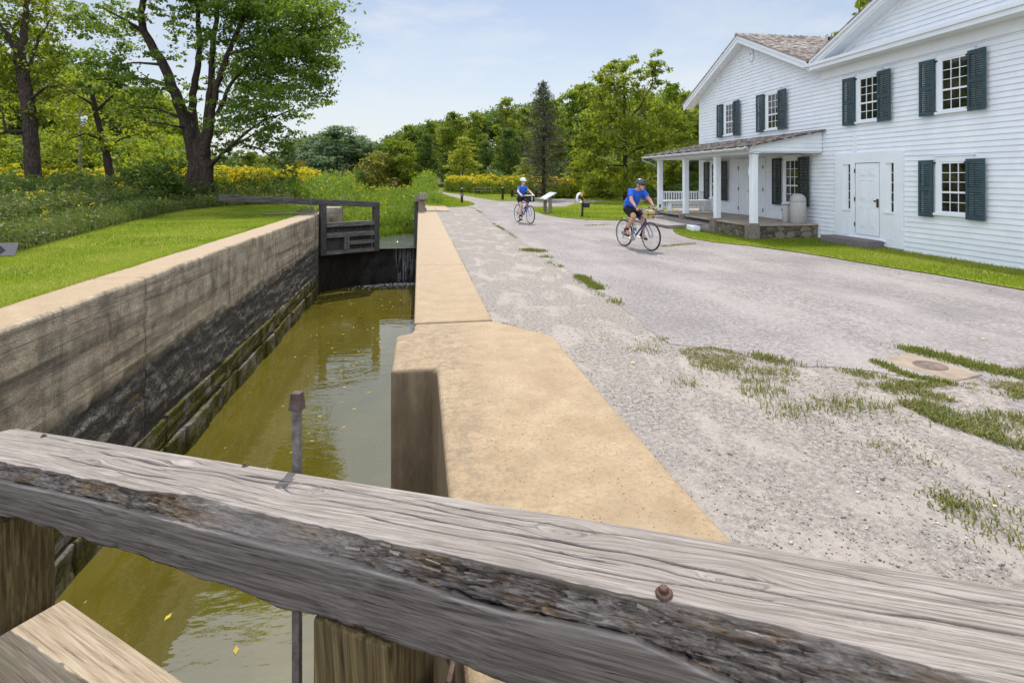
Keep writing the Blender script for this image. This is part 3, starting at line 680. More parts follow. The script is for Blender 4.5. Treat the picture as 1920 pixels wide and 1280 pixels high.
# ------------------------------------------------------------------ near balance beam (dense, cracked, rotten arris) and its gate leaf
def cam2w(r, fw, z): return Vector((r*cT+fw*sT, -r*sT+fw*cT, z))
P0 = cam2w(-2.519, 2.95, CZ-1.347+.0); BD = Vector((1.947,-1.23,.19)).normalized()
BH = Vector((BD.x,BD.y,0)).normalized(); BP = Vector((BH.y,-BH.x,0))   # BP: horizontal, toward the camera
def beam_matrix():
    zl = BP.cross(BD)*-1
    zl = BD.cross(-BP)
    if zl.z < 0: zl = -zl
    M = Matrix((( BD.x, -BP.x, zl.x, P0.x),(BD.y,-BP.y,zl.y,P0.y),(BD.z,-BP.z,zl.z,P0.z),(0,0,0,1)))
    return M
BM = beam_matrix()      # local x along beam, y away from camera, z up; origin = far top arris at mitre end
def build_near_gate():
    root = empty('lock_gate', (0,0,0), 0, 'weathered grey timber lock gate with split balance beam across the near end of the lock', 'lock gate')
    root.matrix_world = BM
    xs = np.concatenate([np.arange(-.2,4.3,.0052), np.arange(4.3,6.6,.05)])
    wt = np.interp(xs,[-.2,.26,.85,1.2,1.47,1.75,2.1,2.5,2.87,3.28,3.55,3.76,3.9,4.3,6.6],[.275,.281,.273,.278,.248,.267,.272,.284,.294,.292,.300,.318,.335,.34,.34])
    ex = fbm(np.stack([xs*5,xs*0+3,xs*0],1),4)*.014+fbm(np.stack([xs*17,xs*0+9,xs*0],1),3)*.007
    wt = wt+ex-.006
    prof_n = dict(top=112, ch=46, lip=4, face=30, bot=4, back=5)
    rows = []
    def add(y,z,rot,face): rows.append((y,z,rot,face))
    nx = len(xs); one = np.ones(nx)
    gz = np.interp(xs,[.2,.8,1.2,1.45,1.74,2.0,2.33,2.65,2.84,3.0,3.2,3.4,3.5,4.3],[-.072,-.066,-.070,-.070,-.078,-.084,-.078,-.090,-.095,-.086,-.080,-.120,-.135,-.145])+fbm(np.stack([xs*4,xs*0+7,xs*0],1),3)*.008
    gy = np.interp(xs,[0,2.1,2.5,2.87,3.3,3.9,4.3],[.286,.288,.297,.307,.312,.350,.355])
    hb = np.interp(xs,[.24,.7,1.0,1.35,1.64,1.9,2.14,2.5,2.8,4.3],[.235,.228,.240,.255,.258,.270,.270,.280,.305,.33])+fbm(np.stack([xs*5,xs*0+1,xs*0],1),4)*.012
    for k in range(prof_n['top']+1):
        t = k/prof_n['top']; add(wt*t, 0*one-.004*(abs(2*t-1)**6), 0*one, 0*one)
    for k in range(1,prof_n['ch']+1):
        t = k/prof_n['ch']; add(wt+(gy-wt)*(t**.8), gz*(t**1.15)-.004, one*min(1,t*5), 0*one)
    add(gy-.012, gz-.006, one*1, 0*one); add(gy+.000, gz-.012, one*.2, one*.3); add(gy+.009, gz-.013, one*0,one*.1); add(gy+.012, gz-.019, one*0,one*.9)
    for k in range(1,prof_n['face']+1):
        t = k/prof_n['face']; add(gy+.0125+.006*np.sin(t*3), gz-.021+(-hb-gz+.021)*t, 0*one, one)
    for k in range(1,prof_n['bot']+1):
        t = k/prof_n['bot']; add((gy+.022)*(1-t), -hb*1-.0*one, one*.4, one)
    for k in range(1,prof_n['back']):
        t = k/prof_n['back']; add(0*one, -hb*(1-t), 0*one, 0*one)
    m = len(rows)
    Yv = np.array([r[0]*one for r in rows]); Zv = np.array([r[1]*one for r in rows]); R = np.array([r[2]*one for r in rows]); Fc = np.array([r[3]*one for r in rows])
    X = np.tile(xs,(m,1))
    nt_ = prof_n['top']+1
    crack = np.zeros_like(X)
    # drying cracks on the top: wandering along the grain
    cr = [(.04,.75,.055,.004),(.15,.62,.10,.003),(.35,1.35,.165,.005),(.62,1.9,.085,.006),(1.05,1.75,.13,.003),(1.5,2.9,.07,.006),(1.95,3.6,.12,.005),(2.35,4.2,.045,.004),(2.2,3.2,.175,.004),(2.9,4.2,.165,.004),(.9,2.2,.205,.003),(2.7,3.9,.21,.003)]
    for q in range(26):
        a = RNG.uniform(-.1,4.1); L = RNG.uniform(.08,.4); cr.append((a,a+L,RNG.uniform(.02,.24),RNG.uniform(.0012,.002)))
    for q,(a,b,y0,w) in enumerate(cr):
        yc = y0+(fbm(np.stack([xs*2.0,xs*0+q*3.1,xs*0],1),3))*.03+(fbm(np.stack([xs*9,xs*0+q*1.7,xs*0],1),2))*.006+ .012*(xs-a)
        env = np.clip((xs-a)/.12,0,1)*np.clip((b-xs)/.12,0,1); ww = np.maximum(w*.62*env*(.55+.8*vnoise(np.stack([xs*6,xs*0+q,xs*0],1))),1e-5)
        g = np.exp(-((Yv[:nt_]-yc[None])/(ww[None]*1.0))**2)*(env>0)[None]
        Zv[:nt_] -= g*np.minimum(ww[None]*3.0,.016); crack[:nt_] = np.maximum(crack[:nt_], g*np.minimum(1,ww[None]/.0014))
    # face checks
    for q in range(14):
        a = RNG.uniform(0,4); L = RNG.uniform(.2,.9); z0 = -RNG.uniform(.12,.30)
        zc = z0+(fbm(np.stack([xs*2.4,xs*0+q*5.1,xs*0],1),3))*.03; env = np.clip((xs-a)/.1,0,1)*np.clip((a+L-xs)/.1,0,1)
        s0 = nt_+prof_n['ch']+4; s1 = s0+prof_n['face']
        crack[s0:s1] = np.maximum(crack[s0:s1], .55*np.exp(-((Zv[s0:s1]-zc[None])/.0035)**2)*env[None])
    # rotten arris: ridged noise along the grain
    P = np.stack([X*2.6, Yv*44, Zv*44],-1); rn = 1-np.abs(fbm(P,5,.62))*2.2; rn2 = fbm(np.stack([X*14,Yv*40,Zv*40],-1),4,.6)
    rotk = np.clip(fbm(np.stack([X*1.05,X*0+2,X*0],-1),2)*2.0+.6,.34,1.0)
    rotk = np.maximum(rotk, np.exp(-((X-1.28)/.33)**2)*1.25); rotk = np.maximum(rotk, np.exp(-((X-2.75)/.55)**2)*1.35); rotk = np.maximum(rotk, np.exp(-((X-.25)/.22)**2)*.9); rotk = np.maximum(rotk, np.exp(-((X-3.45)/.5)**2)*1.25)
    lay = fbm(np.stack([X*1.7,Yv*30+3,Zv*30],-1),3,.6)*.5+.5; lay = np.floor(lay*9)/9-.5+.25*(lay-np.floor(lay*9)/9)
    blk = vnoise(np.stack([X*22+fbm(P*.3,2)*3,Yv*30,Zv*30],-1)); dsp = R*((rn-.75)*.034*rotk+rn2*.018*rotk-(blk<.24)*.014*rotk+lay*.055*rotk)-R*rotk*.014
    s_lip = nt_+prof_n['ch']
    Yv += dsp*.75; Zv += dsp*.6
    Yv[:nt_] += 0; Zv[:nt_] += fbm(np.stack([X[:nt_]*1.5,Yv[:nt_]*9,X[:nt_]*0],-1),3)*.0012
    Zv[s_lip+4:s_lip+4+prof_n['face']+1] += 0
    Yv[s_lip+4:] += fbm(np.stack([X[s_lip+4:]*3,Yv[s_lip+4:]*5,Zv[s_lip+4:]*14],-1),4)*.006*(Yv[s_lip+4:]>.1)
    botz = s_lip+4+prof_n['face']
    Zv[botz-2:botz+3] += fbm(np.stack([X[botz-2:botz+3]*9,X[botz-2:botz+3]*0,X[botz-2:botz+3]*0],-1),4)*.022
    # oblique end cut: slide the near edge outward at the mitre end
    sk = np.clip((.5-X)/.7,0,1); X = X-sk*(Yv/.265)*.12
    V = np.stack([X,-Yv,Zv],-1).reshape(-1,3)
    i,j = np.meshgrid(np.arange(nx-1),np.arange(m)); a = (j*nx+i); b = (((j+1)%m)*nx+i)
    Fq = np.stack([a,a+1,b+1,b],-1).reshape(-1,4)
    # drop the wrapped run across first row twice
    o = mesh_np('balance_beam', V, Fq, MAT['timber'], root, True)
    me = o.data
    wp = fbm(np.stack([X*1.1,X*0+4.2,X*0],-1),3)*.030
    for kx,ky,ks in ((1.92,-.10,.055),(2.95,-.075,.05),(.72,-.17,.04),(3.45,-.16,.05),(1.2,-.06,.03)):
        dx = (X+0*Yv-kx)/.11; dy = (-Yv-ky)/.035; wp = wp-ks*np.tanh(dy*1.4)*np.exp(-dx**2-.25*dy**2)
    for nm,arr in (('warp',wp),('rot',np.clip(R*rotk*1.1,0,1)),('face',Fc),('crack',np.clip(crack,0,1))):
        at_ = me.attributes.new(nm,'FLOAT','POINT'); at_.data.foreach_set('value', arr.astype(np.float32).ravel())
    # end caps
    bm = bmesh.new(); bm.from_mesh(me); bm.verts.ensure_lookup_table()
    bm.faces.new([bm.verts[k*nx] for k in range(m)]); bm.faces.new([bm.verts[k*nx+nx-1] for k in reversed(range(m))])
    bmesh.ops.recalc_face_normals(bm, faces=bm.faces[:]); bm.to_mesh(me); bm.free()
    for p in me.polygons[-2:]: p.use_smooth = False
    # splinters of loose rotten wood on the arris
    r = random.Random(3)
    for k in range(14):
        x = r.choice([r.gauss(1.3,.22), r.gauss(2.75,.38), r.gauss(2.9,.3), r.uniform(0,4)]); t = r.uniform(.15,.98)
        w0 = float(np.interp(x,xs,wt)); g0 = float(np.interp(x,xs,gz)); gy0 = float(np.interp(x,xs,gy)); y = w0+(gy0-w0)*t**.8; z = g0*t**1.15-.004
        L = r.uniform(.02,.06); w = r.uniform(.003,.008); hh = r.uniform(.0015,.004)
        Mx = Matrix.Translation((x,-y-.004+r.uniform(0,.006),z+r.uniform(-.004,.005))) @ Matrix.Rotation(r.uniform(-.14,.14),4,'Z') @ Matrix.Rotation(r.uniform(-.12,.12),4,'Y') @ Matrix.Rotation(r.uniform(.2,1.1),4,'X')
        sp = MB(); sp.hexa([(-L/2,-w*.3,-hh),(L/2,-w*.6,-hh*.4),(L/2,w*.5,-hh*.4),(-L/2,w*.8,-hh)],[(-L/2,-w*.3,hh),(L/2,-w*.6,hh*.3),(L/2,w*.5,hh*.3),(-L/2,w*.8,hh)],Mx); sp.build('splinter', MAT['rail_wood'], root)
    # bolts on the top
    def bolt(px,py,big):
        # local spot on the top plane
        d = fwpt(px,py,1.0)-Vector((0,0,CZ)); n = BM.to_3x3() @ Vector((0,0,1)); o0 = Vector((0,0,CZ)); t = (P0-o0).dot(n)/d.dot(n)
        q = BM.inverted() @ (o0+d*t); k = 1.0 if big else .62
        b = MB(); T = Matrix.Translation((q.x,q.y,.0)) @ Matrix.Rotation(.06,4,'X')
        b.lathe([(.0215*k,-.006),(.0225*k,.003*k),(.018*k,.006*k),(.013*k,.007*k)],20,T)
        b.lathe([(.0135*k,.005),(.0135*k,.015*k),(.010*k,.018*k)],6,T,False)
        return b.build('bolt', MAT['rust'], root)
    bolt(1245,1112,True); bolt(460,872,False); bolt(82,818,False)
    # world-space parts below the beam (parent matrix compensated)
    inv = BM.inverted()
    def wpart(mb, name, mat, bevel=0): return mb.build(name, mat, root, bevel) 
    def wl(mb):  # world -> local
        mb.v = [tuple(inv @ Vector(v)) for v in mb.v]; return mb
    def under(x, y): return BM @ Vector((x,y,-.31))
    def post(cx, cy, w, d, ztop_px, name):
        c = BM @ Vector((cx,cy,0)); b = []
        for sx,sy in ((-1,-1),(1,-1),(1,1),(-1,1)):
            q = c+BH*(w/2*sx)+BP*(-d/2*sy); b.append(q)
        zt = (BM @ Vector((cx,cy,-.305))).z
        mb = MB().hexa([(q.x,q.y,-3.6) for q in b],[(q.x,q.y,zt) for q in b]); return wl(mb).build(name, MAT['post_wood'], root, .012)
    post(2.30,-.165,.31,.27,0,'heel_post'); post(.095,-.16,.235,.26,0,'mitre_post')
    # top rail (broad plank) between the posts, lower down
    A = at(120,1121,-.36); Bq = at(350,1280,-.36); Cq = at(15,1225,-.36)
    dr = (Bq-A).normalized(); A2 = A+dr*2.05; C2 = Cq+dr*2.05
    mb = MB().hexa([(p.x,p.y,-.62) for p in (A,A2,C2,Cq)],[(p.x,p.y,-.36) for p in (A,A2,C2,Cq)])
    # plank in its own local frame so that the grain runs along it
    e = MB(); L = 2.05; wv = (Cq-A); wv -= dr*wv.dot(dr); wd = wv.length; wv.normalize()
    e.box(0,L,-wd,0,-.26,0)
    pk = e.build('top_rail', MAT['plank_wood'], root, .012)
    Mx = Matrix(((dr.x,-wv.x,0,A.x),(dr.y,-wv.y,0,A.y),(0,0,1,-.36),(0,0,0,1))); pk.matrix_local = inv @ Mx
    # boards of the leaf beyond the frame, running down into the water
    lf = MB()
    for k in range(9):
        a = BM @ Vector((.25+k*.2,-.07,0)); b_ = BM @ Vector((.44+k*.2,-.07,0))
        lf.hexa([(a.x,a.y,-3.9),(b_.x,b_.y,-3.9),(b_.x-BP.x*.06,b_.y-BP.y*.06,-3.9),(a.x-BP.x*.06,a.y-BP.y*.06,-3.9)],[(a.x,a.y,-1.7),(b_.x,b_.y,-1.7),(b_.x-BP.x*.06,b_.y-BP.y*.06,-1.7),(a.x-BP.x*.06,a.y-BP.y*.06,-1.7)])
    wl(lf).build('planking', MAT['gate_timber_up'], root, .005)
    # mitre foot piece and iron strap at the lower left, collar strap at the heel
    ft = MB(); a = BM @ Vector((-.12,-.30,0)); ft.beam((a.x-.25,a.y+.12,-.52),(a.x+.2,a.y-.12,-.52),.12,.16); wl(ft).build('mitre_sill', MAT['gate_timber'], root, .01)
    bt = MB(); a = at(28,1262,-.55); bt.beam(a+Vector((-.12,.06,0)),a+Vector((.09,-.05,-.02)),.07,.05); bt.lathe([(.02,0),(.02,.05)],8,Matrix.Translation(a+Vector((0,0,.03)))); wl(bt).build('iron_bracket', MAT['galv'], root, .004)
    hp = BM @ Vector((2.30,-.165,0)); st = MB()
    pts = []
    for k in range(13):
        t = -1.9+k*.30; pts.append((hp.x+.245*cos(t)*1.0+.02, hp.y+.245*sin(t), .02))
    for k in range(12):
        st.beam(pts[k],(pts[k+1][0],pts[k+1][1],pts[k+1][2]),.016,.07)
    st.beam(pts[-1],(hp.x+.62,hp.y+.1,.025),.016,.07); st.beam(pts[0],(hp.x+.55,hp.y-.3,.025),.016,.07)
    wl(st).build('collar_strap', MAT['rust'], root)
    # paddle rod standing behind the beam with its tapered cap
    base = fwpt(557,872,2.325); rd = MB()
    ztop = CZ-(766-HY)*2.325/F; ccap = CZ-(735-HY)*2.325/F
    T = Matrix.Translation((base.x,base.y,0)) @ Matrix.Rotation(atan2(BH.y,BH.x)+.25,4,'Z')
    rd.box(-.0175,.0175,-.014,.014,-3.5,ztop,T); rod = wl(rd).build('paddle_rod', MAT['rod'], root, .004)
    cb = [(-.028,-.024),(.028,-.024),(.028,.024),(-.028,.024)]; ct = [(-.020,-.018),(.020,-.018),(.020,.018),(-.020,.018)]
    cm = MB().hexa([(x,y,ztop-.002) for x,y in cb],[(x,y,ccap) for x,y in ct],T); wl(cm).build('rod_cap', MAT['cap_iron'], rod, .003)
build_near_gate()
# ------------------------------------------------------------------ far gates
def build_far_gates():
    H = Vector((-4.50,27.35,0)); Mt = Vector((-2.15,28.65,0)); u = (Mt-H).normalized(); nrm = Vector((u.y,-u.x,0))  # toward camera
    L = (Mt-H).length; a = atan2(u.y,u.x)
    g = empty('lock_gate', H, a, 'dark timber lock gate leaf half closing the far end, beam reaching over the left lawn', 'lock gate')
    # local x along leaf, y away from camera
    b = MB(); b.hexa([(-4.4,-.15,.74),(L+.15,-.15,.24),(L+.15,.15,.24),(-4.4,.15,.74)],[(-4.4,-.15,1.02),(L+.15,-.15,.51),(L+.15,.15,.51),(-4.4,.15,1.02)]); b.build('balance_beam', MAT['gate_timber'], g, .02)
    MB().box(-.14,.14,-.14,.14,-1.95,.48).build('heel_post', MAT['gate_timber_up'], g, .015)
    MB().box(L-.14,L+.14,-.14,.14,-1.95,.255).build('mitre_post', MAT['gate_timber_up'], g, .015)
    for z0,z1 in ((-.62,-.40),(-1.13,-.90)): MB().box(.142,L-.142,-.15,.09,z0,z1).build('rail', MAT['rail_grey'], g, .01)
    MB().box(1.15,L-.142,-.13,.09,-1.52,-1.35).build('rail', MAT['rail_grey'], g, .01)
    MB().box(.142,L-.142,-.13,.09,-1.93,-1.76).build('rail', MAT['rail_grey'], g, .01)
    for x in (1.0,1.14): MB().box(x,x+.115,-.15,.08,-1.758,-1.132).build('stile', MAT['rail_grey'], g, .008)
    pl = MB()
    for k in range(10):
        x0 = .175+k*(L-.34)/10; pl.box(x0+.004,x0+(L-.34)/10-.004,.10,.16,-1.9,-.44)
    pl.build('planking', MAT['gate_timber_up'], g, .004)
    for x,zt,z0 in ((-.62,1.02,.05),(1.05,1.0,-.4)):
        MB().tube([(x,-.19 if x < 0 else .2,z0),(x,-.19 if x < 0 else .2,zt)],.018,8).build('paddle_rod', MAT['rod'], g)
    pp = MB(); pp.tube([(-2.6,.35,.07),(-.2,.1,.09)],.03,8); pp.tube([(-2.4,.75,.07),(-.2,.2,.09)],.025,8); pp.build('anchor_strap', MAT['rod'], g)
    # open right leaf, folded back along the right wall
    H2 = Vector((.13,28.15,0)); a2 = radians(95)
    g2 = empty('lock_gate', H2, a2, 'open timber lock gate leaf folded along the right wall, blunt beam end facing us', 'lock gate')
    b = MB(); b.hexa([(-.75,-.17,.66),(2.75,-.15,.36),(2.75,.15,.36),(-.75,.17,.66)],[(-.75,-.17,1.00),(2.75,-.15,.66),(2.75,.15,.66),(-.75,.17,1.00)]); b.build('balance_beam', MAT['end_wood'], g2, .03)
    MB().box(-.16,.16,-.16,.16,-3.2,.60).build('heel_post', MAT['end_wood'], g2, .015)
    MB().box(2.4,2.7,-.15,.15,-1.95,.37).build('mitre_post', MAT['gate_timber_up'], g2, .015)
    for z0,z1 in ((-.62,-.40),(-1.13,-.90),(-2.05,-1.84)): MB().box(.162,2.398,-.1,.14,z0,z1).build('rail', MAT['gate_timber'], g2, .01)
    MB().box(.162,2.398,.145,.20,-2.0,.0).build('planking', MAT['gate_timber_up'], g2, .004)
    s = MB(); s.tube([(-.1,-.2,.06),(-.12,-1.35,.055)],.02,8); s.tube([(.1,-.2,.06),(.22,-.9,.055)],.02,8); s.tube([(0,-.2,.03),(0,-.2,.22)],.03,8); s.build('anchor_strap', MAT['rod'], g2)
build_far_gates()
# ------------------------------------------------------------------ farmhouse (local: x along the wall toward the camera, -y outward, z up)
def build_house():
    hs = empty('farmhouse', HW0, radians(-91), 'large white clapboard farmhouse with dark green shutters, two gables and a porch', 'house')
    slA, slB = .455, .437
    ax, az_, aL, aR = -5.95, 6.95, -9.72, -1.9
    bx = 3.7; bz = 5.28+.0; bL, bR = -1.9, 9.3
    EX = .128
    def top(s):   # wall top under the roofs
        t = -9
        if aL <= s <= aR+.05: t = max(t, az_-slA*abs(s-ax))
        if bL <= s <= bR: t = max(t, 5.22+slB*(min(s-bL, bR-s)))
        return t
    wal = MB(); z = -.14
    # clapboards: each course a thin wedge, cut by the gables
    while z < 8.0:
        z1 = z+EX; zm = z+EX*.5
        segs = []; cur = None; s = aL
        while s <= bR+1e-6:
            ok = top(s) > zm
            if ok and cur is None: cur = s
            if (not ok) and cur is not None: segs.append((cur, s-.03)); cur = None
            s += .03
        if cur is not None: segs.append((cur, bR))
        for a,b in segs:
            if a < aL+.02: a = aL+.10
            wal.add([(a,-.026,z),(b,-.026,z),(b,-.004,z1),(a,-.004,z1),(a,0.03,z),(b,0.03,z),(b,.03,z1),(a,.03,z1)],[(0,1,2,3),(4,5,1,0),(4,0,3,7),(1,5,6,2)])
        z += EX
    # body behind (keeps the house closed from every side)
    wal.prism([(aL,-.14),(aR,-.14),(aR,5.2),(ax,az_),(aL,5.2)],.031,9,plane='xz'); 
    wal.prism([(bL+.003,-.14),(bR,-.14),(bR,5.2),(bx,7.66),(bL+.003,5.2)],.032,11,plane='xz')
    w = wal.build('wall', MAT['siding'], hs)
    t = MB()
    t.box(aL-.02,aL+.11,-.035,.12,-.14,5.25); t.box(aL-.021,aL+.0,.12,.25,-.14,5.2)
    t.build('trim', MAT['white_paint'], hs); t = MB(); t.box(-.55,-.43,-.034,.0,2.48,2.98); t.build('trim', MAT['white_paint'], hs); t = MB()
    t.box(bL+3.1,bR,-.03,.02,-.19,-.135)
    t.build('trim', MAT['white_paint'], hs)
    # gable A rake boards and roof
    ov = .42
    def rake(x0,z0,x1,z1,y0,y1,th):
        return [(x0,y0,z0-th),(x1,y0,z1-th),(x1,y1,z1-th),(x0,y1,z0-th)],[(x0,y0,z0),(x1,y0,z1),(x1,y1,z1),(x0,y1,z0)]
    apx, apz = ax, az_+.24
    eL = (aL-.78, apz-slA*(ax-aL+.78)); eR = (aR-.05, apz-slA*(aR-.05-ax))
    r1 = MB()
    for (e) in (eL,eR):
        r1.hexa(*rake(e[0],e[1]-.035,apx,apz-.035,-ov,-ov+.05,.26))          # face board
        r1.hexa(*rake(e[0],e[1]-.05,apx,apz-.05,-ov-.025,-ov+.0,.09))
        r1.hexa(*rake(e[0],e[1]-.18,apx,apz-.18,-ov+.051,.03,.05))          # soffit
    r1.build('rake_board', MAT['white_paint'], hs)
    fr = MB()
    for e,sg in ((eL,1),(eR,-1)):                                         # frieze under the soffit
        fr.hexa(*rake(e[0]+sg*.75,e[1]-.22+sg*0+.75*slA,apx,apz-.22,-.045,-.0,.20))
    fr.build('frieze', MAT['white_paint'], hs)
    rf = MB()
    for e in (eL,eR):
        x0,z0,x1,z1 = e[0]-(.04 if e is eL else -.0),e[1],apx,apz
        rf.hexa(*rake(x0,z0+.012,x1,z1+.012,-ov-.04,9.3,.045))
    ra = rf.build('roof', MAT['shingle_pale'], hs)
    # shingle courses on the visible slope, slightly stepped
    sh = MB(); rr = random.Random(2)
    n = 22
    for k in range(n):
        u0, u1 = k/n, (k+1.25)/n; u1 = min(u1,1)
        xa, xb = eR[0]+(apx-eR[0])*u0, eR[0]+(apx-eR[0])*u1; za, zb = eR[1]+(apz-eR[1])*u0, eR[1]+(apz-eR[1])*u1
        y = -ov-.05
        while y < 9.2:
            wv = rr.uniform(.09,.2); h0 = .02+rr.uniform(0,.012)
            sh.hexa([(xa,y,za+.01),(xa,y+wv-.006,za+.01),(xb,y+wv-.006,zb+.012),(xb,y,zb+.012)],[(xa+.0,y,za+h0+.012),(xa,y+wv-.006,za+h0+.012),(xb,y+wv-.006,zb+.017),(xb,y,zb+.017)]); y += wv
    sh.build('shingle_course', MAT['shingles'], ra)
    cap = MB(); y = -ov-.06
    while y < 9: cap.hexa([(apx-.12,y,apz-.02),(apx+.12,y,apz-.02),(apx+.12,y+.3,apz-.02),(apx-.12,y+.3,apz-.02)],[(apx-.02,y,apz+.075),(apx+.02,y,apz+.075),(apx+.02,y+.3,apz+.04),(apx-.02,y+.3,apz+.04)]); y += .27
    cap.build('ridge_cap', MAT['shingles'], ra)
    v = MB().hexa([(apx+.55,3.0,apz-.30),(apx+.95,3.0,apz-.48),(apx+.95,3.5,apz-.48),(apx+.55,3.5,apz-.30)],[(apx+.50,3.0,apz-.08),(apx+.95,3.0,apz-.26),(apx+.95,3.5,apz-.26),(apx+.50,3.5,apz-.08)]); v.build('roof_vent', MAT['black'], ra)
    # gable B: pediment with boxed horizontal cornice
    pbx, pbz = bx, 7.78; e0 = (bL+.05, pbz-slB*(bx-bL-.05)); e1 = (bR+.5, pbz-slB*(bR+.5-bx))
    r2 = MB()
    for e in (e0,e1):
        r2.hexa(*rake(e[0],e[1]-.035,pbx,pbz-.035,-ov,-ov+.05,.20)); r2.hexa(*rake(e[0],e[1]-.01,pbx,pbz-.01,-ov-.05,-ov-.0,.09))
        r2.hexa(*rake(e[0],e[1]-.24,pbx,pbz-.24,-ov+.02,-.03,.05)); r2.hexa(*rake(e[0]+.5,e[1]-.27+.5*slB*(1 if e is e0 else 1),pbx,pbz-.27,-.05,-.0,.16))
    r2.build('rake_board', MAT['white_paint'], hs)
    cn = MB(); cn.box(bL+.03,bR+.4,-ov+.03,.02,5.03,5.09); cn.box(bL+.0,bR+.4,-ov-.02,-ov+.03,5.04,5.20); cn.box(bL-.03,bR+.4,-ov-.06,-ov-.02,5.16,5.245); cn.box(bL+.05,bR+.4,-.055,-.0,4.76,5.03)
    cn.hexa([(bL+.03,-ov-.02,5.20),(bR,-ov-.02,5.20),(bR,.0,5.22),(bL+.03,.0,5.22)],[(bL+.03,-ov-.02,5.215),(bR,-ov-.02,5.215),(bR,.0,5.30),(bL+.03,.0,5.30)])
    cn.build('cornice', MAT['white_paint'], hs)
    rf = MB()
    for e in (e0,e1): rf.hexa(*rake(e[0]-(.1 if e is e0 else -.1),e[1]+.012-.1*slB,pbx,pbz+.012,-ov-.06,11.2,.04))
    rb = rf.build('roof', MAT['shingles'], hs)
    # white valley flashing between the two roofs
    fl = MB(); fl.add([(-2.0,-ov-.01,5.30),(-1.6,-ov-.01,5.40),(-.2,3.6,6.15),(-2.6,2.2,5.72)],[(0,1,2,3)]); fl.hexa([(-2.12,-ov-.06,5.17),(-1.78,-ov-.06,5.17),(-1.78,-ov+.2,5.17),(-2.12,-ov+.2,5.17)],[(-2.14,-ov-.07,5.26),(-1.76,-ov-.07,5.26),(-1.76,-ov+.2,5.26),(-2.14,-ov+.2,5.26)])
    fl.build('valley_flashing', MAT['white_paint'], ra)
    # oval vent
    T = Matrix.Translation((-5.62,-.03,6.32)) @ Matrix.Rotation(pi/2,4,'X')
    ovv = MB(); ovv.lathe([(.17,0),(.17,.03),(.13,.045)],24,T @ Matrix.Diagonal((.72,1.35,1,1))); ve = ovv.build('gable_vent', MAT['white_paint'], hs)
    MB().lathe([(.035,.046),(.03,.05)],10,T @ Matrix.Translation((0,.08,0))).build('vent_hole', MAT['black'], ve)
    # windows: x centre, z bottom, z top, sash width
    def window(x0,x1,z0,z1,shut_l,shut_r,sz0,sz1,smat,rows=(3,2)):
        fr = MB(); cw = .115; D0 = -.062
        fr.box(x0-cw,x0,D0,.0,z0-.02,z1+.0); fr.box(x1,x1+cw,D0,.0,z0-.02,z1+.0); fr.box(x0-cw,x1+cw,D0,.0,z1,z1+.13); fr.box(x0-cw-.03,x1+cw+.03,D0-.02,.0,z1+.13,z1+.155)
        fr.box(x0-cw-.04,x1+cw+.04,D0-.035,.0,z0-.08,z0-.02)
        wf = fr.build('window', MAT['white_paint'], hs, .004, 1)
        sa = MB(); n0 = rows[0]+rows[1]; hz = (z1-z0)/(n0+.25); zm = z0+hz*rows[1]+.02
        def sash(a,b,y0,y1,nr):
            s_ = .038
            sa.box(x0,x0+s_,y0,y1,a,b); sa.box(x1-s_,x1,y0,y1,a,b); sa.box(x0+s_,x1-s_,y0,y1,a,a+s_*1.15); sa.box(x0+s_,x1-s_,y0,y1,b-s_,b)
            ww = x1-x0-2*s_
            for k in (1,2): xx = x0+s_+ww*k/3; sa.box(xx-.008,xx+.008,y0+.004,y1,a+s_*1.15,b-s_)
            hh = (b-a-s_*2.15)
            for k in range(1,nr):
                zz = a+s_*1.15+hh*k/nr; sa.box(x0+s_,x1-s_,y0+.006,y1,zz-.008,zz+.008)
        sash(zm-.02,z1-.003,-.054,-.0345,rows[0]); sash(z0-.017,zm+.02,-.048,-.0345,rows[1])
        sa.build('sash', MAT['white_paint'], wf)
        MB().add([(x0,-.034,z0),(x1,-.034,z0),(x1,-.034,z1),(x0,-.034,z1)],[(0,1,2,3)]).build('pane', MAT['glass'], wf)
        for (a,b),hside in ((shut_l,1),(shut_r,-1)):
            shutter(a,b,sz0,sz1,smat,hside)
    def shutter(a,b,z0,z1,mat,hside):
        sh = MB(); y0,y1 = -.105,-.068; st = .055
        # built about its hinge edge, then swung slightly off the wall
        wd = b-a; ang = radians(5)*hside
        T = Matrix.Translation((b if hside > 0 else a,-.07,0)) @ Matrix.Rotation(ang,4,'Z') @ Matrix.Translation((-(b if hside > 0 else a),.07,0))
        sh.box(a,a+st,y0,y1,z0,z1,T); sh.box(b-st,b,y0,y1,z0,z1,T); zm = z0+(z1-z0)*.49
        for za,zb in ((z0,z0+.085),(zm-.03,zm+.045),(z1-.085,z1)): sh.box(a+st,b-st,y0,y1,za,zb,T)
        for za,zb in ((z0+.085,zm-.03),(zm+.045,z1-.085)):
            n = int((zb-za)/.047)
            for k in range(n):
                zc = za+(k+.5)*(zb-za)/n
                sh.hexa([(a+st,y0+.004,zc-.021),(b-st,y0+.004,zc-.021),(b-st,y1-.004,zc+.008),(a+st,y1-.004,zc+.008)],[(a+st,y0+.004,zc-.012),(b-st,y0+.004,zc-.012),(b-st,y1-.004,zc+.017),(a+st,y1-.004,zc+.017)],T)
            m = (a+b)/2; sh.box(m-.008,m+.008,y0-.012,y0-.002,za+.02,zb-.02,T)
        so = sh.build('shutter', MAT[mat], hs)
        hx = b if hside > 0 else a
        for zc in (z0+.07,z1-.07): MB().box(hx-.01 if hside > 0 else hx-.06,hx+.06 if hside > 0 else hx+.01,-.085,-.05,zc-.018,zc+.018).build('hinge', MAT['black'], so)
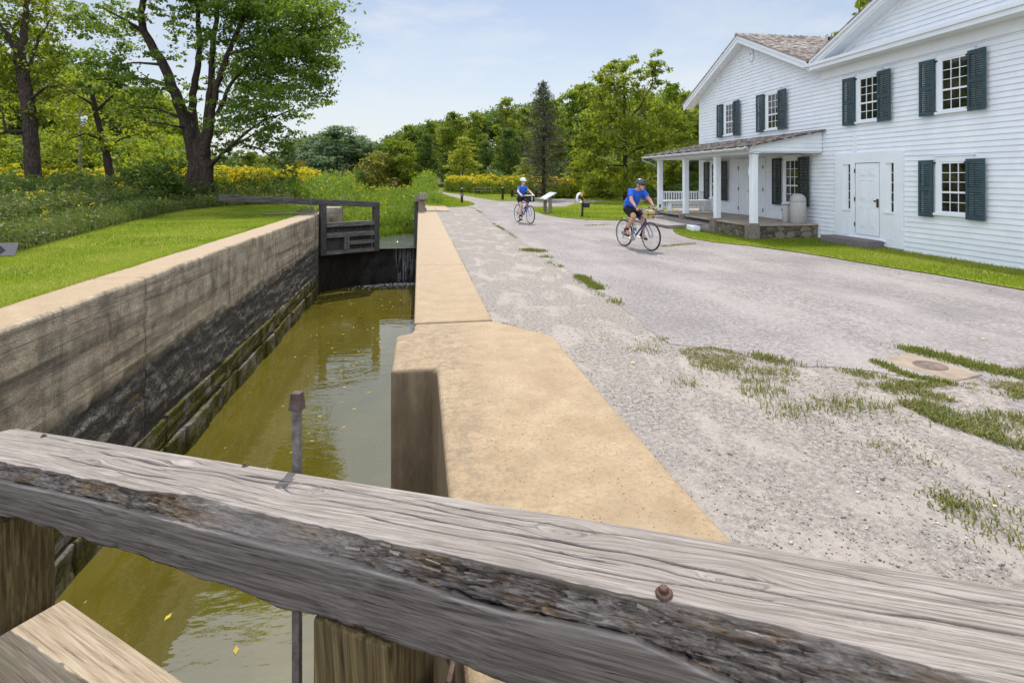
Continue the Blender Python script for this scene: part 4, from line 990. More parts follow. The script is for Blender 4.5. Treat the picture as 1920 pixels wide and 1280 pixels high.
    W_ = [(-7.46,-6.78,3.50,4.72,(-8.02,-7.62),(-6.80,-6.30),3.40,4.77),(-4.60,-3.92,3.48,4.71,(-5.18,-4.76),(-3.94,-3.44),3.40,4.76),
          (-.30,.40,3.34,4.53,(-.86,-.44),(.38,.84),3.24,4.60),(2.22,2.94,3.32,4.53,(1.70,2.08),(2.92,3.36),3.23,4.58)]
    for w_ in W_: window(*w_,'shutter')
    window(2.20,2.90,.92,2.11,(1.68,2.04),(2.88,3.34),.79,2.16,'shutter')
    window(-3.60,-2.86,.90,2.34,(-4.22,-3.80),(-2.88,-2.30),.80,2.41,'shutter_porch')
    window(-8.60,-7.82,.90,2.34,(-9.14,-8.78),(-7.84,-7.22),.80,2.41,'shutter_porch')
    # entrance with sidelights
    en = MB(); y = -.075
    en.box(-1.23,-.90,y,.0,-.10,2.45); en.box(-.62,-.46,y,.0,-.10,2.45); en.box(.44,.62,y,.0,-.10,2.45); en.box(.89,1.17,y,.0,-.10,2.45); en.box(-.46,.44,y,.0,2.15,2.45)
    for a,b in ((-.90,-.62),(.62,.89)):
        en.box(a,b,y,.0,2.12,2.45); en.box(a,b,y,.0,-.10,.80); en.box(a-.03,b+.03,y-.03,y,.79,.825)
        en.box(a+.03,b-.02,y-.008,y,.10,.12); en.box(a+.03,b-.02,y-.008,y,.62,.64); en.box(a+.03,a+.045,y-.008,y,.12,.62); en.box(b-.035,b-.02,y-.008,y,.12,.62)
    en.box(-.70,.66,-.12,-.0755,.02,.06); en.box(-.46,.44,-.05,.0,-.10,.13)
    ent = en.build('door_surround', MAT['white_paint'], hs, .004, 1)
    for a,b in ((-.90,-.62),(.62,.89)):
        sl = MB(); sl.box(b-.13,b-.10,-.05,-.02,.825,2.12)
        for k in range(5):
            z0 = .825+k*1.295/5; sl.box(b-.10,b-.003,-.050,-.0345,z0,z0+.016)
        sl.box(a+.001,b-.13,-.040,-.0,.825,2.12)
        slo = sl.build('sidelight', MAT['white_paint'], ent)
        pn = MB(); pn.add([(b-.12,-.034,.82),(b,-.034,.82),(b,-.034,2.12),(b-.12,-.034,2.12)],[(0,1,2,3)])
        pn.build('pane', MAT['glass'], ent)
    def panel_door(x0,x1,z0,z1,y0,name='door'):
        d = MB(); d.box(x0,x1,y0,y0+.04,z0,z1); w = x1-x0; h = z1-z0
        o = d.build(name, MAT['white_paint'], hs, .004, 1)
        pn = MB()
        for c0,c1 in ((.17,.44),(.56,.84)):
            for r0,r1 in ((.11,.40),(.49,.77),(.83,.93)):
                a,b,e,f = x0+w*c0,x0+w*c1,z0+h*r0,z0+h*r1
                for q in ((a,b,e,e+.016),(a,b,f-.016,f),(a,a+.016,e+.016,f-.016),(b-.016,b,e+.016,f-.016)): pn.box(q[0],q[1],y0-.012,y0-.001,q[2],q[3])
                pn.hexa([(a+.03,y0-.001,e+.03),(b-.03,y0-.001,e+.03),(b-.03,y0-.001,f-.03),(a+.03,y0-.001,f-.03)],[(a+.05,y0-.010,e+.05),(b-.05,y0-.010,e+.05),(b-.05,y0-.010,f-.05),(a+.05,y0-.010,f-.05)])
        pn.build('door_panel', MAT['white_paint'], o); return o
    d = panel_door(-.425,.405,.15,2.13,-.062)
    h = MB(); h.box(.335,.395,-.085,-.063,.93,1.16); h.lathe([(.012,0),(.012,.04),(.028,.045),(.024,.07)],12,Matrix.Translation((.345,-.085,1.10)) @ Matrix.Rotation(pi/2,4,'X')); h.build('handle', MAT['brass'], d)
    for zc in (.42,1.13,1.93): 
        hh = MB().box(-.455,-.43,-.09,-.0755,zc-.055,zc+.055); hh.build('hinge', MAT['black'], d)
    # double door in the porch
    f2 = MB(); f2.box(-6.62,-6.51,-.05,.0,.30,2.42); f2.box(-4.86,-4.74,-.05,.0,.30,2.42); f2.box(-6.51,-4.86,-.05,.0,2.31,2.42); f2.box(-6.66,-4.70,-.07,.0,2.42,2.46); f2.build('door_surround', MAT['white_paint'], hs, .004, 1)
    for a,b,hx in ((-6.50,-5.69,-5.74),(-5.68,-4.87,-5.63)):
        d = panel_door(a,b,.31,2.30,-.04); h = MB(); h.box(hx-.02,hx+.02,-.062,-.041,1.18,1.28); h.tube([(hx,-.07,1.24),(hx+(-.10 if hx < -5.7 else .10),-.085,1.24)],.012,8); h.build('handle', MAT['metal'], d)
        hgx = a if hx < -5.7 else b
        for zc in (.55,1.3,2.12): MB().box(hgx-.02,hgx+.02,-.065,-.0505,zc-.06,zc+.06).build('hinge', MAT['black'], d)
    # ---- porch
    pf = .30; pL, pR, pw = -9.35, -1.98, 2.32
    po = MB(); po.box(pL,pR,-pw,-.03,.24,pf); pfl = po.build('porch_floor', MAT['porch_floor'], hs, .01)
    sb = MB(); sb.box(-4.3,pR-.03,-pw+.05,-.04,-.45,.238); sb.box(pL+.03,-4.31,-pw+.06,-.04,-.40,.20); sb.box(-9.9,-8.5,-pw-.28,-.30,-.3,.10)
    sb.build('porch_base', MAT['field_stone'], hs, .02)
    posts = [-9.0,-6.58,-4.20,-2.02]
    for s in posts:
        b = MB(); b.box(s-.16,s+.16,-pw-.10,-pw+.24,-.35,pf+.03); pb = b.build('post_block', MAT['grey_stone'], hs, .03)
        p_ = MB(); p_.box(s-.095,s+.095,-pw+.02,-pw+.21,pf+.035,2.47); p_.box(s-.105,s+.105,-pw+.01,-pw+.22,2.38,2.46); po_ = p_.build('porch_post', MAT['white_paint'], hs, .012, 2)
    # beam, end panel, ceiling, roof, gutter
    ez, tz, ew = 2.70, 3.22, pw+.28
    b = MB(); b.box(pL+.02,pR+.14,-pw+.0,-pw+.23,2.48,2.66); b.box(pR-.03,pR+.14,-pw+.231,-.03,2.50,2.62); b.box(pL+.02,pL+.2,-pw+.231,-.03,2.50,2.62)
    b.box(pL+.2,pR-.03,-pw+.231,-.03,2.55,2.58); b.build('porch_beam', MAT['white_paint'], hs, .006)
    for xx in (pR+.10,pL+.02):
        e = MB(); e.prism([(-pw-.12,2.52),(-.03,2.52),(-.03,tz-.06),(-pw-.12,ez+.0)],xx,xx+.04,plane='yz'); 
        for k in range(5):
            zc = 2.54+k*.128; yl = -pw-.1 if zc < ez-.05 else -(tz-.09-zc)/(tz-ez)*ew
            e.hexa([(xx+.04,max(yl,-pw-.1),zc),(xx+.058,max(yl,-pw-.1),zc),(xx+.058,-.03,zc),(xx+.04,-.03,zc)],[(xx+.04,max(yl+.2,-pw-.1),zc+.12),(xx+.043,max(yl+.2,-pw-.1),zc+.12),(xx+.043,-.03,zc+.12),(xx+.04,-.03,zc+.12)])
        e.build('porch_gable', MAT['siding'], hs)
    pr = MB(); pr.hexa([(pL-.35,-ew,ez-.04),(pR+.30,-ew,ez-.04),(pR+.30,.0,tz-.04),(pL-.35,.0,tz-.04)],[(pL-.35,-ew,ez),(pR+.30,-ew,ez),(pR+.30,.0,tz),(pL-.35,.0,tz)]); 
    rr = random.Random(8); n = 17
    for k in range(n):
        u0,u1 = k/n,min(1,(k+1.2)/n); x = pL-.37
        while x < pR+.29:
            wv = rr.uniform(.09,.2); h0 = .018+rr.uniform(0,.014); x2 = min(x+wv-.006,pR+.32)
            y0,y1 = -ew*(1-u0)-.03,-ew*(1-u1)-.002; z0,z1 = ez+(tz-ez)*u0,ez+(tz-ez)*u1
            pr.hexa([(x,y0,z0),(x2,y0,z0),(x2,y1,z1),(x,y1,z1)],[(x,y0,z0+h0),(x2,y0,z0+h0),(x2,y1,z1+.006),(x,y1,z1+.006)]); x += wv
    prf = pr.build('porch_roof', MAT['shingles'], hs)
    gt = MB(); gy = -ew-.075; gz = ez-.055
    pts = [(gy+.06*cos(a),gz+.06*sin(a)) for a in [pi+ i*pi/8 for i in range(9)]]+[(gy+.053*cos(a),gz+.053*sin(a)) for a in [2*pi- i*pi/8 for i in range(9)]]
    gt.prism(pts, pL-.45, pR+.32, plane='yz'); gt.box(pL-.36,pR+.28,-ew-.012,-ew+.02,ez-.13,ez-.042)
    gu = gt.build('gutter', MAT['white_paint'], prf)
    for k in range(11):
        bk = MB(); x = pL-.2+k*(pR+.35-pL)/10.4; bk.box(x-.03,x+.03,-ew-.02,-ew+.05,ez+.022,ez+.05); bk.tube([(x,-ew-.0,ez-.01),(x,gy-.068,gz+.0),(x,gy-.04,gz-.06),(x,gy+.01,gz-.07)],.009,6); bk.build('gutter_bracket', MAT['galv'], gu)
    bk = MB(); bk.lathe([(.05,0),(.05,.12)],12,Matrix.Translation((pR+.25,gy,gz-.02)) @ Matrix.Rotation(pi/2,4,'Y'))
    bk.build('gutter_cap', MAT['galv'], gu); bk = MB(); bk.tube([(pL-.40,gy,gz-.05),(pL-.40,gy,gz-.16),(pL-.12,-pw-.06,gz-.30),(pL+.22,-pw-.03,gz-.42)],.035,10)
    bk.build('downpipe', MAT['galv'], gu)
    MB().box(-2.02-.155,-2.02-.096,-pw+.03,-pw+.15,1.80,2.06).build('wall_lamp', MAT['white_paint'], hs, .01); MB().box(-2.19,-2.176,-pw+.06,-pw+.11,1.90,1.96).build('lamp_eye', MAT['black'], hs)
    # balustrade at the far porch end
    bl = MB(); xb = pL+.12
    bl.box(xb-.035,xb+.035,-pw+.2,-.04,1.08,1.14); bl.box(xb-.03,xb+.03,-pw+.2,-.04,.40,.45)
    k = 0; y = -pw+.26
    while y < -.06: bl.box(xb-.019,xb+.019,y,y+.045,.451,1.079); y += .115
    bl.build('balustrade', MAT['white_paint'], hs)
    # ---- separate things near the house
    R = Matrix.Rotation(radians(-91),4,'Z')
    def local(x,y,z): return HW0 + R.to_3x3() @ Vector((x,y,z))
    bn = empty('bench', local(xb+.46,-1.15,pf), radians(-91), 'long white plank bench against the porch balustrade', 'bench')
    MB().box(-.19,.19,-.98,.98,.42,.47).build('seat', MAT['white_paint'], bn, .01)
    for yy in (-.72,.72):
        MB().prism([(-.17,0),(-.06,0),(0,.12),(.06,0),(.17,0),(.15,.419),(-.15,.419)], yy-.03, yy+.03, plane='xz').build('leg', MAT['white_paint'], bn, .006)
    MB().box(.12,.15,-.66,.66,.30,.418).build('apron', MAT['white_paint'], bn)
    # bins
    b1 = empty('litter_bin', local(-2.29,-.52,pf), radians(-91), 'tall round pebble litter bin with a domed lid on the porch end', 'litter bin')
    MB().lathe([(.25,0),(.29,.03),(.29,.84),(.27,.86)],28).build('body', MAT['pebble'], b1)
    MB().lathe([(.292,.865),(.292,.92),(.27,1.0),(.22,1.09),(.13,1.15),(.03,1.17)],28).build('lid', MAT['pebble'], b1)
    T = Matrix.Rotation(radians(200),4,'Z') @ Matrix.Translation((.272,0,.985)) @ Matrix.Rotation(radians(72),4,'Y')
    MB().box(-.06,.06,-.11,.11,-.012,.012,T).build('flap', MAT['black'], b1, .01)
    b1.scale = (.82,.82,.80)
    b2 = empty('ash_bin', local(-2.70,-.62,pf), radians(-91), 'small round pebble ash bin with a black hole beside the domed bin', 'ash bin')
    MB().lathe([(.16,0),(.175,.02),(.175,.73),(.16,.75)],24).build('body', MAT['pebble'], b2)
    MB().lathe([(.178,.752),(.178,.775),(.1,.785)],24).build('lid', MAT['grey_stone'], b2)
    T = Matrix.Rotation(radians(222),4,'Z') @ Matrix.Translation((.168,0,.54)) @ Matrix.Rotation(radians(90),4,'Y')
    MB().lathe([(.075,-.01),(.075,.014),(.06,.016)],18,T).build('opening', MAT['black'], b2)
    b2.scale = (.8,.8,.74)
    # entrance step, porch step, roof slip
    st = MB().box(-1.15,.62,-.62,-.125,-.30,.055); o = st.build('door_step', MAT['step_stone'], None, .02); o.matrix_world = Matrix.Translation(HW0) @ R
    tag(o, 'single rough grey stone step below the white front door', 'step')
    st = MB().hexa([(-5.35,-2.85,-.3),(-4.45,-3.0,-.3),(-4.4,-2.72,-.3),(-5.3,-2.57,-.3)],[(-5.35,-2.85,.06),(-4.45,-3.0,.035),(-4.4,-2.72,.04),(-5.3,-2.57,.065)]); o = st.build('splash_slab', MAT['white_paint'], None, .01); o.matrix_world = Matrix.Translation(HW0) @ R
    tag(o, 'low white splash slab lying in the grass before the porch', 'slab')
    pt = MB().hexa([(-9.3,-3.6,-.3),(-5.6,-3.2,-.3),(-4.4,-2.34,-.3),(-8.4,-2.34,-.3)],[(-9.3,-3.6,.0),(-5.6,-3.4,-.02),(-4.5,-2.34,.13),(-8.4,-2.34,.16)]); o = pt.build('path', MAT['asphalt'], None); o.matrix_world = Matrix.Translation(HW0) @ R; tag(o, kind='structure')
build_house()
# ------------------------------------------------------------------ yard furniture
def build_furniture():
    # posts along the trail
    p = at(866,382.5); b = empty('trail_post', p, .3, 'dark wooden trail post with a small plate at mid height beside the path', 'post', 'dark trail posts')
    MB().box(-.065,.065,-.065,.065,-.2,1.0).build('post', MAT['dark_post'], b, .012); MB().hexa([(-.07,-.07,1.0),(.07,-.07,1.0),(.07,.07,1.0),(-.07,.07,1.0)],[(-.03,-.03,1.07),(.03,-.03,1.07),(.03,.03,1.07),(-.03,.03,1.07)]).build('cap', MAT['galv'], b)
    MB().box(-.12,.12,-.085,-.066,.52,.72).build('plate', MAT['sign_brown'], b)
    p = at(942.5,374.8); b = empty('trail_post', p, .5, 'plain dark wooden trail post standing on the mown grass beyond the trail fork', 'post', 'dark trail posts')
    MB().box(-.075,.075,-.075,.075,-.2,.98).build('post', MAT['dark_post'], b, .012); MB().box(-.11,.11,-.09,.09,.78,.95).build('plate', MAT['dark_post'], b, .01); MB().hexa([(-.08,-.08,.98),(.08,-.08,.98),(.08,.08,.98),(-.08,.08,.98)],[(-.03,-.03,1.04),(.03,-.03,1.04),(.03,.03,1.04),(-.03,.03,1.04)]).build('cap', MAT['galv'], b)
    # wayside panel
    l1 = at(1022,399.3); l2 = at(1031.7,401.8); u = (l2-l1); L = u.length; u.normalize(); a = atan2(u.y,u.x)
    s = empty('information_panel', l1, a, 'tilted information panel on two grey brown legs in the centre grass', 'sign')
    # local x along, -y/+y across: low edge toward the trail
    for x in (.0,L): MB().box(x-.07,x+.07,-.075,.075,-.2,.80).build('leg', MAT['sign_brown'], s, .008)
    low = -1  # trail side
    T = Matrix.Translation((L/2,0,.90)) @ Matrix.Rotation(radians(30),4,'X')
    MB().box(-.66,.66,-.34,.34,-.035,.0,T).build('frame', MAT['galv'], s, .008); MB().box(-.60,.60,-.29,.29,.002,.008,T).build('panel', MAT['sign_panel'], s)
    # life ring post with a black box
    p = at(1091.7,407.5); b = empty('life_ring_post', p, -TH, 'dark post carrying a black box and hooks in the centre grass', 'post')
    MB().box(-.05,.05,-.05,.05,-.2,1.12).build('post', MAT['dark_post'], b, .008); MB().box(.055,.33,-.12,.10,.45,.67).build('box', MAT['black'], b, .008)
    MB().tube([(-.02,-.07,.95),(.01,-.065,1.05),(.03,-.06,1.22)],.018,8).build('reach_pole', MAT['yellow'], b)
    r = empty('life_ring', p+Vector((0,0,0)), -TH, 'grey white life ring with hanging rope hung on the dark post', 'life ring')
    T = Matrix.Translation((-.13,-.12,.88)) @ Matrix.Rotation(radians(48),4,'Z') @ Matrix.Rotation(radians(90),4,'X')
    MB().tube([((.215*cos(t*pi/12)),.215*sin(t*pi/12),0) for t in range(24)],.055,10,closed=True,M=T).build('ring', MAT['ring_white'], r)
    rp = MB()
    for k in range(4): 
        x = -.20+.05*k; rp.tube([(x,-.14,.78),(x+.01,-.14,.5),(x-.005,-.14,.08+.05*k)],.007,5)
    rp.build('rope', MAT['rope'], r)
    # timber rail fence
    fp = [(960,369.8),(1005,370.6),(1047.5,371.2),(1059.7,371.0),(1091,370.4),(1128,370.0)]
    f0 = at(*fp[0]); fe = empty('rail_fence', f0, 0, 'low dark rail fence with square posts behind the tilted panel', 'fence')
    pts = [at(*q)-f0 for q in fp]
    for q in pts: MB().box(q.x-.11,q.x+.11,q.y-.11,q.y+.11,q.z-.2,q.z+.66).hexa([(q.x-.12,q.y-.12,q.z+.661),(q.x+.12,q.y-.12,q.z+.661),(q.x+.12,q.y+.12,q.z+.661),(q.x-.12,q.y+.12,q.z+.661)],[(q.x-.04,q.y-.04,q.z+.74),(q.x+.04,q.y-.04,q.z+.74),(q.x+.04,q.y+.04,q.z+.74),(q.x-.04,q.y+.04,q.z+.74)]).build('post', MAT['dark_post'], fe)
    for z in (.12,.34,.54):
        m = MB()
        for a_,b_ in zip(pts[:-1],pts[1:]): m.beam(a_+Vector((0,0,z)),b_+Vector((0,0,z)),.05,.10)
        m.build('rail', MAT['rail_wood' if z > .5 else 'dark_post'], fe)
    # picnic tables
    def picnic(p, rz, label):
        t = empty('picnic_table', p, rz, label, 'picnic table', 'picnic tables on the far lawn')
        tp = MB()
        for k in range(5): tp.box(-.9,.9,-.37+k*.15,-.23+k*.15,.70,.745)
        tp.build('tabletop', MAT['rail_wood'], t)
        for s_ in (-1,1):
            MB().box(-.9,.9,s_*.68-.13,s_*.68+.13,.41,.45).build('bench_seat', MAT['rail_wood'], t)
            x = s_*.62; e = MB(); e.beam((x,-.62,0),(x,-.22,.70),.05,.09); e.beam((x,.62,0),(x,.22,.70),.05,.09); e.box(x-.02,x+.02,-.75,.75,.36,.41); e.build('frame', MAT['dark_post'], t)
    picnic(at(905,364.8), .2, 'small dark picnic table in front of the goldenrod bank')
    picnic(at(1113,370.2), -.15, 'dark picnic table behind the rail fence under the big leafy tree')
    bn = empty('park_bench', at(812,353.5), .4, 'tiny pale bench far along the trail by the wood', 'bench'); MB().box(-.9,.9,-.2,.2,.40,.46).build('seat', MAT['rail_wood'], bn); MB().box(-.9,.9,.18,.22,.55,.85).build('backrest', MAT['rail_wood'], bn)
    for x in (-.7,.7): MB().box(x-.05,x+.05,-.2,.2,-.1,.399).build('leg', MAT['dark_post'], bn)
    # plaque at the left frame edge
    p = at(4,484,0); p2 = at(24,478,0)
    pl = empty('lawn_sign', p, .12, 'grey tilted picture board on short legs at the edge of the tall weeds', 'sign')
    T = Matrix.Translation((-.14,.05,.17)) @ Matrix.Rotation(radians(62),4,'X'); MB().box(-.38,.38,-.14,.16,-.015,.015,T).build('board', MAT['grey_sign'], pl, .004)
    T2 = T @ Matrix.Translation((0,0,.017)); MB().add([(-.26,-.10,0),(.12,-.10,0),(.19,-.02,0),(.08,.09,0),(-.2,.06,0)],[(0,1,2,3,4)],False,T2).build('picture', MAT['black'], pl)
    for x in (-.4,.1): MB().box(x-.02,x+.02,.06,.10,-.2,.14).build('leg', MAT['dark_post'], pl)
    # utility pole with transformer
    q = pxfw(150,46.0); up = empty('utility_pole', q, 0, 'wooden utility pole with a pale transformer can among the left trees', 'utility pole')
    MB().tube([(0,0,-.3),(0,0,9.5)],[.16,.11],12).build('pole', MAT['rail_wood'], up); MB().lathe([(.20,0),(.23,.04),(.23,.75),(.15,.84)],18,Matrix.Translation((.33,-.05,6.0))).build('transformer', MAT['ring_white'], up); MB().box(-1.1,1.1,-.05,.05,9.0,9.1).build('crossarm', MAT['rail_wood'], up)
    wr = MB()
    for z,dx in ((6.9,0),(5.2,0)):
        a_ = Vector((0,0,z)); b_ = pxfw(560,60,z-1.5)-q
        pts = [a_+(b_-a_)*t/14-Vector((0,0,1.3*(1-(2*t/14-1)**2))) for t in range(15)]; wr.tube(pts,.012,5)
        b_ = pxfw(-420,46,z-.3)-q; pts = [a_+(b_-a_)*t/14-Vector((0,0,1.0*(1-(2*t/14-1)**2))) for t in range(15)]; wr.tube(pts,.022,5)
    wr.build('wire', MAT['black'], up)
    # manhole slab
    sl = [at(*q) for q in ((1641,675.5),(1706,663.5),(1843,705),(1793,715))]; c0 = at(1744,687.5)
    ms = empty('manhole_slab', c0, 0, 'tan concrete slab with a round iron manhole lid set in the yard', 'manhole')
    MB().prism([(q.x-c0.x,q.y-c0.y) for q in sl][::-1], hgt(c0.x)-.1-c0.z, .012).build('slab', MAT['slab'], ms, .012)
    MB().lathe([(.135,.0),(.135,.016),(.12,.017),(.118,.0145),(.02,.016)],28).build('lid', MAT['manhole'], ms)
    # small signboard far off in the marsh edge
    q = pxfw(740,82,0); sb = empty('marker_board', q, 0, 'tiny reddish marker board beyond the marsh by the wood edge', 'sign'); MB().box(-.04,.04,-.04,.04,-.5,1.0).build('post', MAT['dark_post'], sb); MB().box(-.3,.3,-.07,-.041,.6,1.25).build('board', plain('faded_red',(.45,.16,.12),.6,.1), sb)
build_furniture()
# ------------------------------------------------------------------ bicycles and riders
def remeshed(mb, name, mat, parent, voxel=.0065, sm=3):
    o = mb.build(name, mat, None)
    r = o.modifiers.new('r','REMESH'); r.mode = 'VOXEL'; r.voxel_size = voxel; r.use_smooth_shade = True
    s = o.modifiers.new('s','SMOOTH'); s.factor = .5; s.iterations = sm
    dg = bpy.context.evaluated_depsgraph_get(); dg.update()
    me = bpy.data.meshes.new_from_object(o.evaluated_get(dg)); me.name = name
    o.modifiers.clear(); old = o.data; o.data = me; bpy.data.meshes.remove(old)
    me.materials.clear(); me.materials.append(mat); me.polygons.foreach_set('use_smooth', np.ones(len(me.polygons),dtype=bool))
    o.parent = parent; return o
WR = .345
def bike(p_rear, p_front, label, fmat, bag, mirror):
    d = p_front-p_rear; a = atan2(d.y,d.x); mid = (p_front+p_rear)/2; WB = 1.05
    org = mid-Vector((cos(a),sin(a),0))*WB/2
    root = empty('bicycle', org, a, label, 'bicycle')
    BB = Vector((.43,0,.285)); ST = Vector((.285,0,.80)); HTt = Vector((.80,0,.84)); HTb = Vector((.845,0,.70)); FA = Vector((WB,0,WR)); RA = Vector((0,0,WR))
    f = MB()
    f.tube([BB,ST],.017,10); f.tube([ST+(BB-ST)*.10,HTt+(HTb-HTt)*.25],.017,10); f.tube([BB,HTb],.021,10); f.tube([HTt,HTb],.021,10)
    for s in (-1,1):
        f.tube([BB+Vector((-.03,.035*s,0)),RA+Vector((.25,.045*s,-.02)),RA+Vector((0,.06*s,0))],.009,8); f.tube([ST+(BB-ST)*.12+Vector((0,.02*s,0)),RA+Vector((0,.06*s,0))],.008,8)
    f.build('frame', MAT[fmat], root)
    k = MB(); k.tube([HTb,HTb+Vector((.014,0,-.045))],.02,8)
    for s in (-1,1): k.tube([HTb+Vector((.012,.0*s,-.04)),HTb+Vector((.03,.055*s,-.07)),FA+Vector((-.045,.055*s,.12)),FA+Vector((0,.055*s,0))],[.013,.013,.011,.009],8)
    k.build('fork', MAT[fmat], root)
    for nm,ax in (('rear',RA),('front',FA)):
        T = Matrix.Translation(ax) @ Matrix.Rotation(pi/2,4,'X')
        w = MB(); w.lathe([(.022,-.045),(.022,.045)],12,T)
        for q in range(28):
            t = 2*pi*q/28; sgn = 1 if q % 2 else -1
            w.tube([T @ Vector((.02*cos(t+.9*sgn),.02*sin(t+.9*sgn),.03*sgn)),T @ Vector((.312*cos(t),.312*sin(t),0))],.0016,4,False)
        wo = w.build('wheel', MAT['rim'], root)
        MB().tube([(.327*cos(2*pi*q/48),.327*sin(2*pi*q/48),0) for q in range(48)],.0195,8,closed=True,M=T).build('tyre', MAT['tyre'], wo)
        rm = MB()
        prof = [(.300,-.011),(.316,-.013),(.316,.013),(.300,.011)]
        vs = [(r*cos(2*pi*q/48),r*sin(2*pi*q/48),z) for r,z in prof for q in range(48)]
        rm.add(vs,[(i*48+q,i*48+(q+1)%48,((i+1)%4)*48+(q+1)%48,((i+1)%4)*48+q) for i in range(4) for q in range(48)],False,T); rm.build('rim', MAT['rim'], wo)
    # drive train
    dt = MB(); T = Matrix.Translation(BB+Vector((0,-.055,0))) @ Matrix.Rotation(pi/2,4,'X'); dt.lathe([(.03,-.012),(.095,-.006),(.098,0),(.095,.006),(.03,.012)],24,T)
    T = Matrix.Translation(RA+Vector((0,-.04,0))) @ Matrix.Rotation(pi/2,4,'X'); dt.lathe([(.02,-.02),(.055,-.015),(.045,.015),(.02,.02)],18,T)
    dt.beam(BB+Vector((0,-.055,.095)),RA+Vector((0,-.045,.05)),.008,.012); dt.beam(BB+Vector((0,-.055,-.095)),RA+Vector((.02,-.045,-.12)),.008,.012); dt.tube([RA+Vector((.0,-.05,-.02)),RA+Vector((.03,-.05,-.13))],.016,6)
    dt.build('drivetrain', MAT['metal'], root)
    return root, BB, ST, HTt
def crank(root, BB, ang, phi_r):
    out = []
    for s,ph in ((-1,phi_r),(1,phi_r+pi)):
        e = BB+Vector((.17*cos(ph),0,.17*sin(ph)))
        MB().tube([BB+Vector((0,.075*s,0)),e+Vector((0,.085*s,0))],[.014,.011],8).build('crank', MAT['metal'], root); out.append(e+Vector((0,.135*s,0)))
        pd = MB().box(e.x-.045,e.x+.045,e.y+(.09*s if s > 0 else -.18),e.y+(.18 if s > 0 else -.09),e.z-.014,e.z+.014); pd.build('pedal', MAT['black'], root, .004)
    return out
def rider(root, label, sk, P):
    """P: joints in bicycle space"""
    man = empty('person', root.location, root.rotation_euler.z, label, 'person')
    b = MB(); g = P['g']          # g: girth factor
    pel, belly, chest, neck, head = [Vector(P[k]) for k in ('pel','belly','chest','neck','head')]
    b.ball(pel,(.125*g,.150*g,.12*g),16); b.ball(belly,(.12*g*P['bf'],.145*g,.15),16); b.ball(chest,(.125*g,.165*g,.15),16); b.capsule(pel,belly,.12*g,.125*g,16); b.capsule(belly,chest,.125*g,.125*g,16)
    b.capsule(chest+Vector((.03,0,.08)),neck,.07,.055,14); b.capsule(neck,head+Vector((-.02,0,-.06)),.055,.052,14)
    shs = []
    for s in (-1,1):
        sh = Vector(P['sh']); sh.y *= s; el = Vector(P['el']); el.y *= s; wr = Vector(P['wr']); wr.y *= s
        b.capsule(chest+Vector((.02,.05*s,.05)),sh,.08*g,.056*g,12); b.capsule(sh,el,.054*g,.041*g,12); b.capsule(el,wr,.043*g,.028,12)
        # hand closed on the grip (bar runs along y)
        kn = Vector((P['bar'][0]-.005,wr.y,P['bar'][1]+.030)); b.capsule(wr,kn+Vector((-.03,0,.0)),.028,.030,10)
        for q in range(4):
            y = kn.y+(-.033+.022*q); L = (.9,1.0,.97,.8)[q]
            p0 = Vector((kn.x-.01,y,kn.z)); p1 = Vector((P['bar'][0]+.030*L,y,P['bar'][1]+.022)); p2 = Vector((P['bar'][0]+.033*L,y,P['bar'][1]-.012)); p3 = Vector((P['bar'][0]+.008,y,P['bar'][1]-.030))
            b.capsule(p0,p1,.0100,.0095,8); b.capsule(p1,p2,.0095,.009,8); b.capsule(p2,p3,.009,.0082,8)
        ty = kn.y-.045*s; b.capsule((kn.x-.035,kn.y-.028*s,kn.z-.005),(P['bar'][0]-.012,ty-.005*s,P['bar'][1]+.012),.0125,.0115,8); b.capsule((P['bar'][0]-.012,ty-.005*s,P['bar'][1]+.012),(P['bar'][0]+.012,ty-.004*s,P['bar'][1]-.020),.011,.0095,8)
    for s,kk in ((-1,'r'),(1,'l')):
        hp = pel+Vector((.03,.095*s,-.02)); kn = Vector(P['kn'+kk]); an = Vector(P['an'+kk]); toe = Vector(P['toe'+kk])
        b.capsule(hp,kn,.092*g,.058*g,14); mid = kn+(an-kn)*.32+Vector((-.012,0,0)); b.capsule(kn,mid,.056*g,.058*g,12); b.capsule(mid,an,.055*g,.036,12); b.capsule(an,toe,.036,.034,10)
    # head: skull, jaw, nose, lips, ears, brow (built facing +x, then turned)
    yaw = P['yaw']; T = Matrix.Translation(head) @ Matrix.Rotation(yaw,4,'Z') @ Matrix.Rotation(P['pitch'],4,'Y')
    b.ball((-.01,0,.03),(.098,.077,.098),18,T); b.ball((.025,0,-.035),(.072,.062,.085),16,T); b.ball((.055,0,-.092),(.034,.036,.028),12,T)
    b.capsule((.088,0,.012),(.112,0,-.030),.012,.017,10,T); b.capsule((.083,-.022,-.066),(.083,.022,-.066),.010,.010,8,T); b.capsule((.08,-.02,-.080),(.08,.02,-.080),.010,.010,8,T)
    b.capsule((.083,-.05,.032),(.083,.05,.032),.014,.014,8,T)
    for s in (-1,1): b.ball((-.005,.078*s,-.01),(.026,.012,.036),10,T); b.ball((.06,.034*s,-.035),(.028,.024,.026),10,T)
    body = remeshed(b,'body',MAT[sk],man)
    # jersey
    j = MB(); e = .014
    j.ball(pel+Vector((.0,0,.06)),(.130*g+e,.150*g+e,.09),16); j.ball(belly,(.12*g*P['bf']+e,.145*g+e,.16),16); j.ball(chest,(.125*g+e,.165*g+e,.155),16); j.capsule(pel+Vector((0,0,.06)),belly,.12*g+e,.13*g+e,16); j.capsule(belly,chest,.128*g+e,.13*g+e,16)
    j.capsule(chest+Vector((.02,0,.06)),chest+(neck-chest)*.72,.085,.066,14)
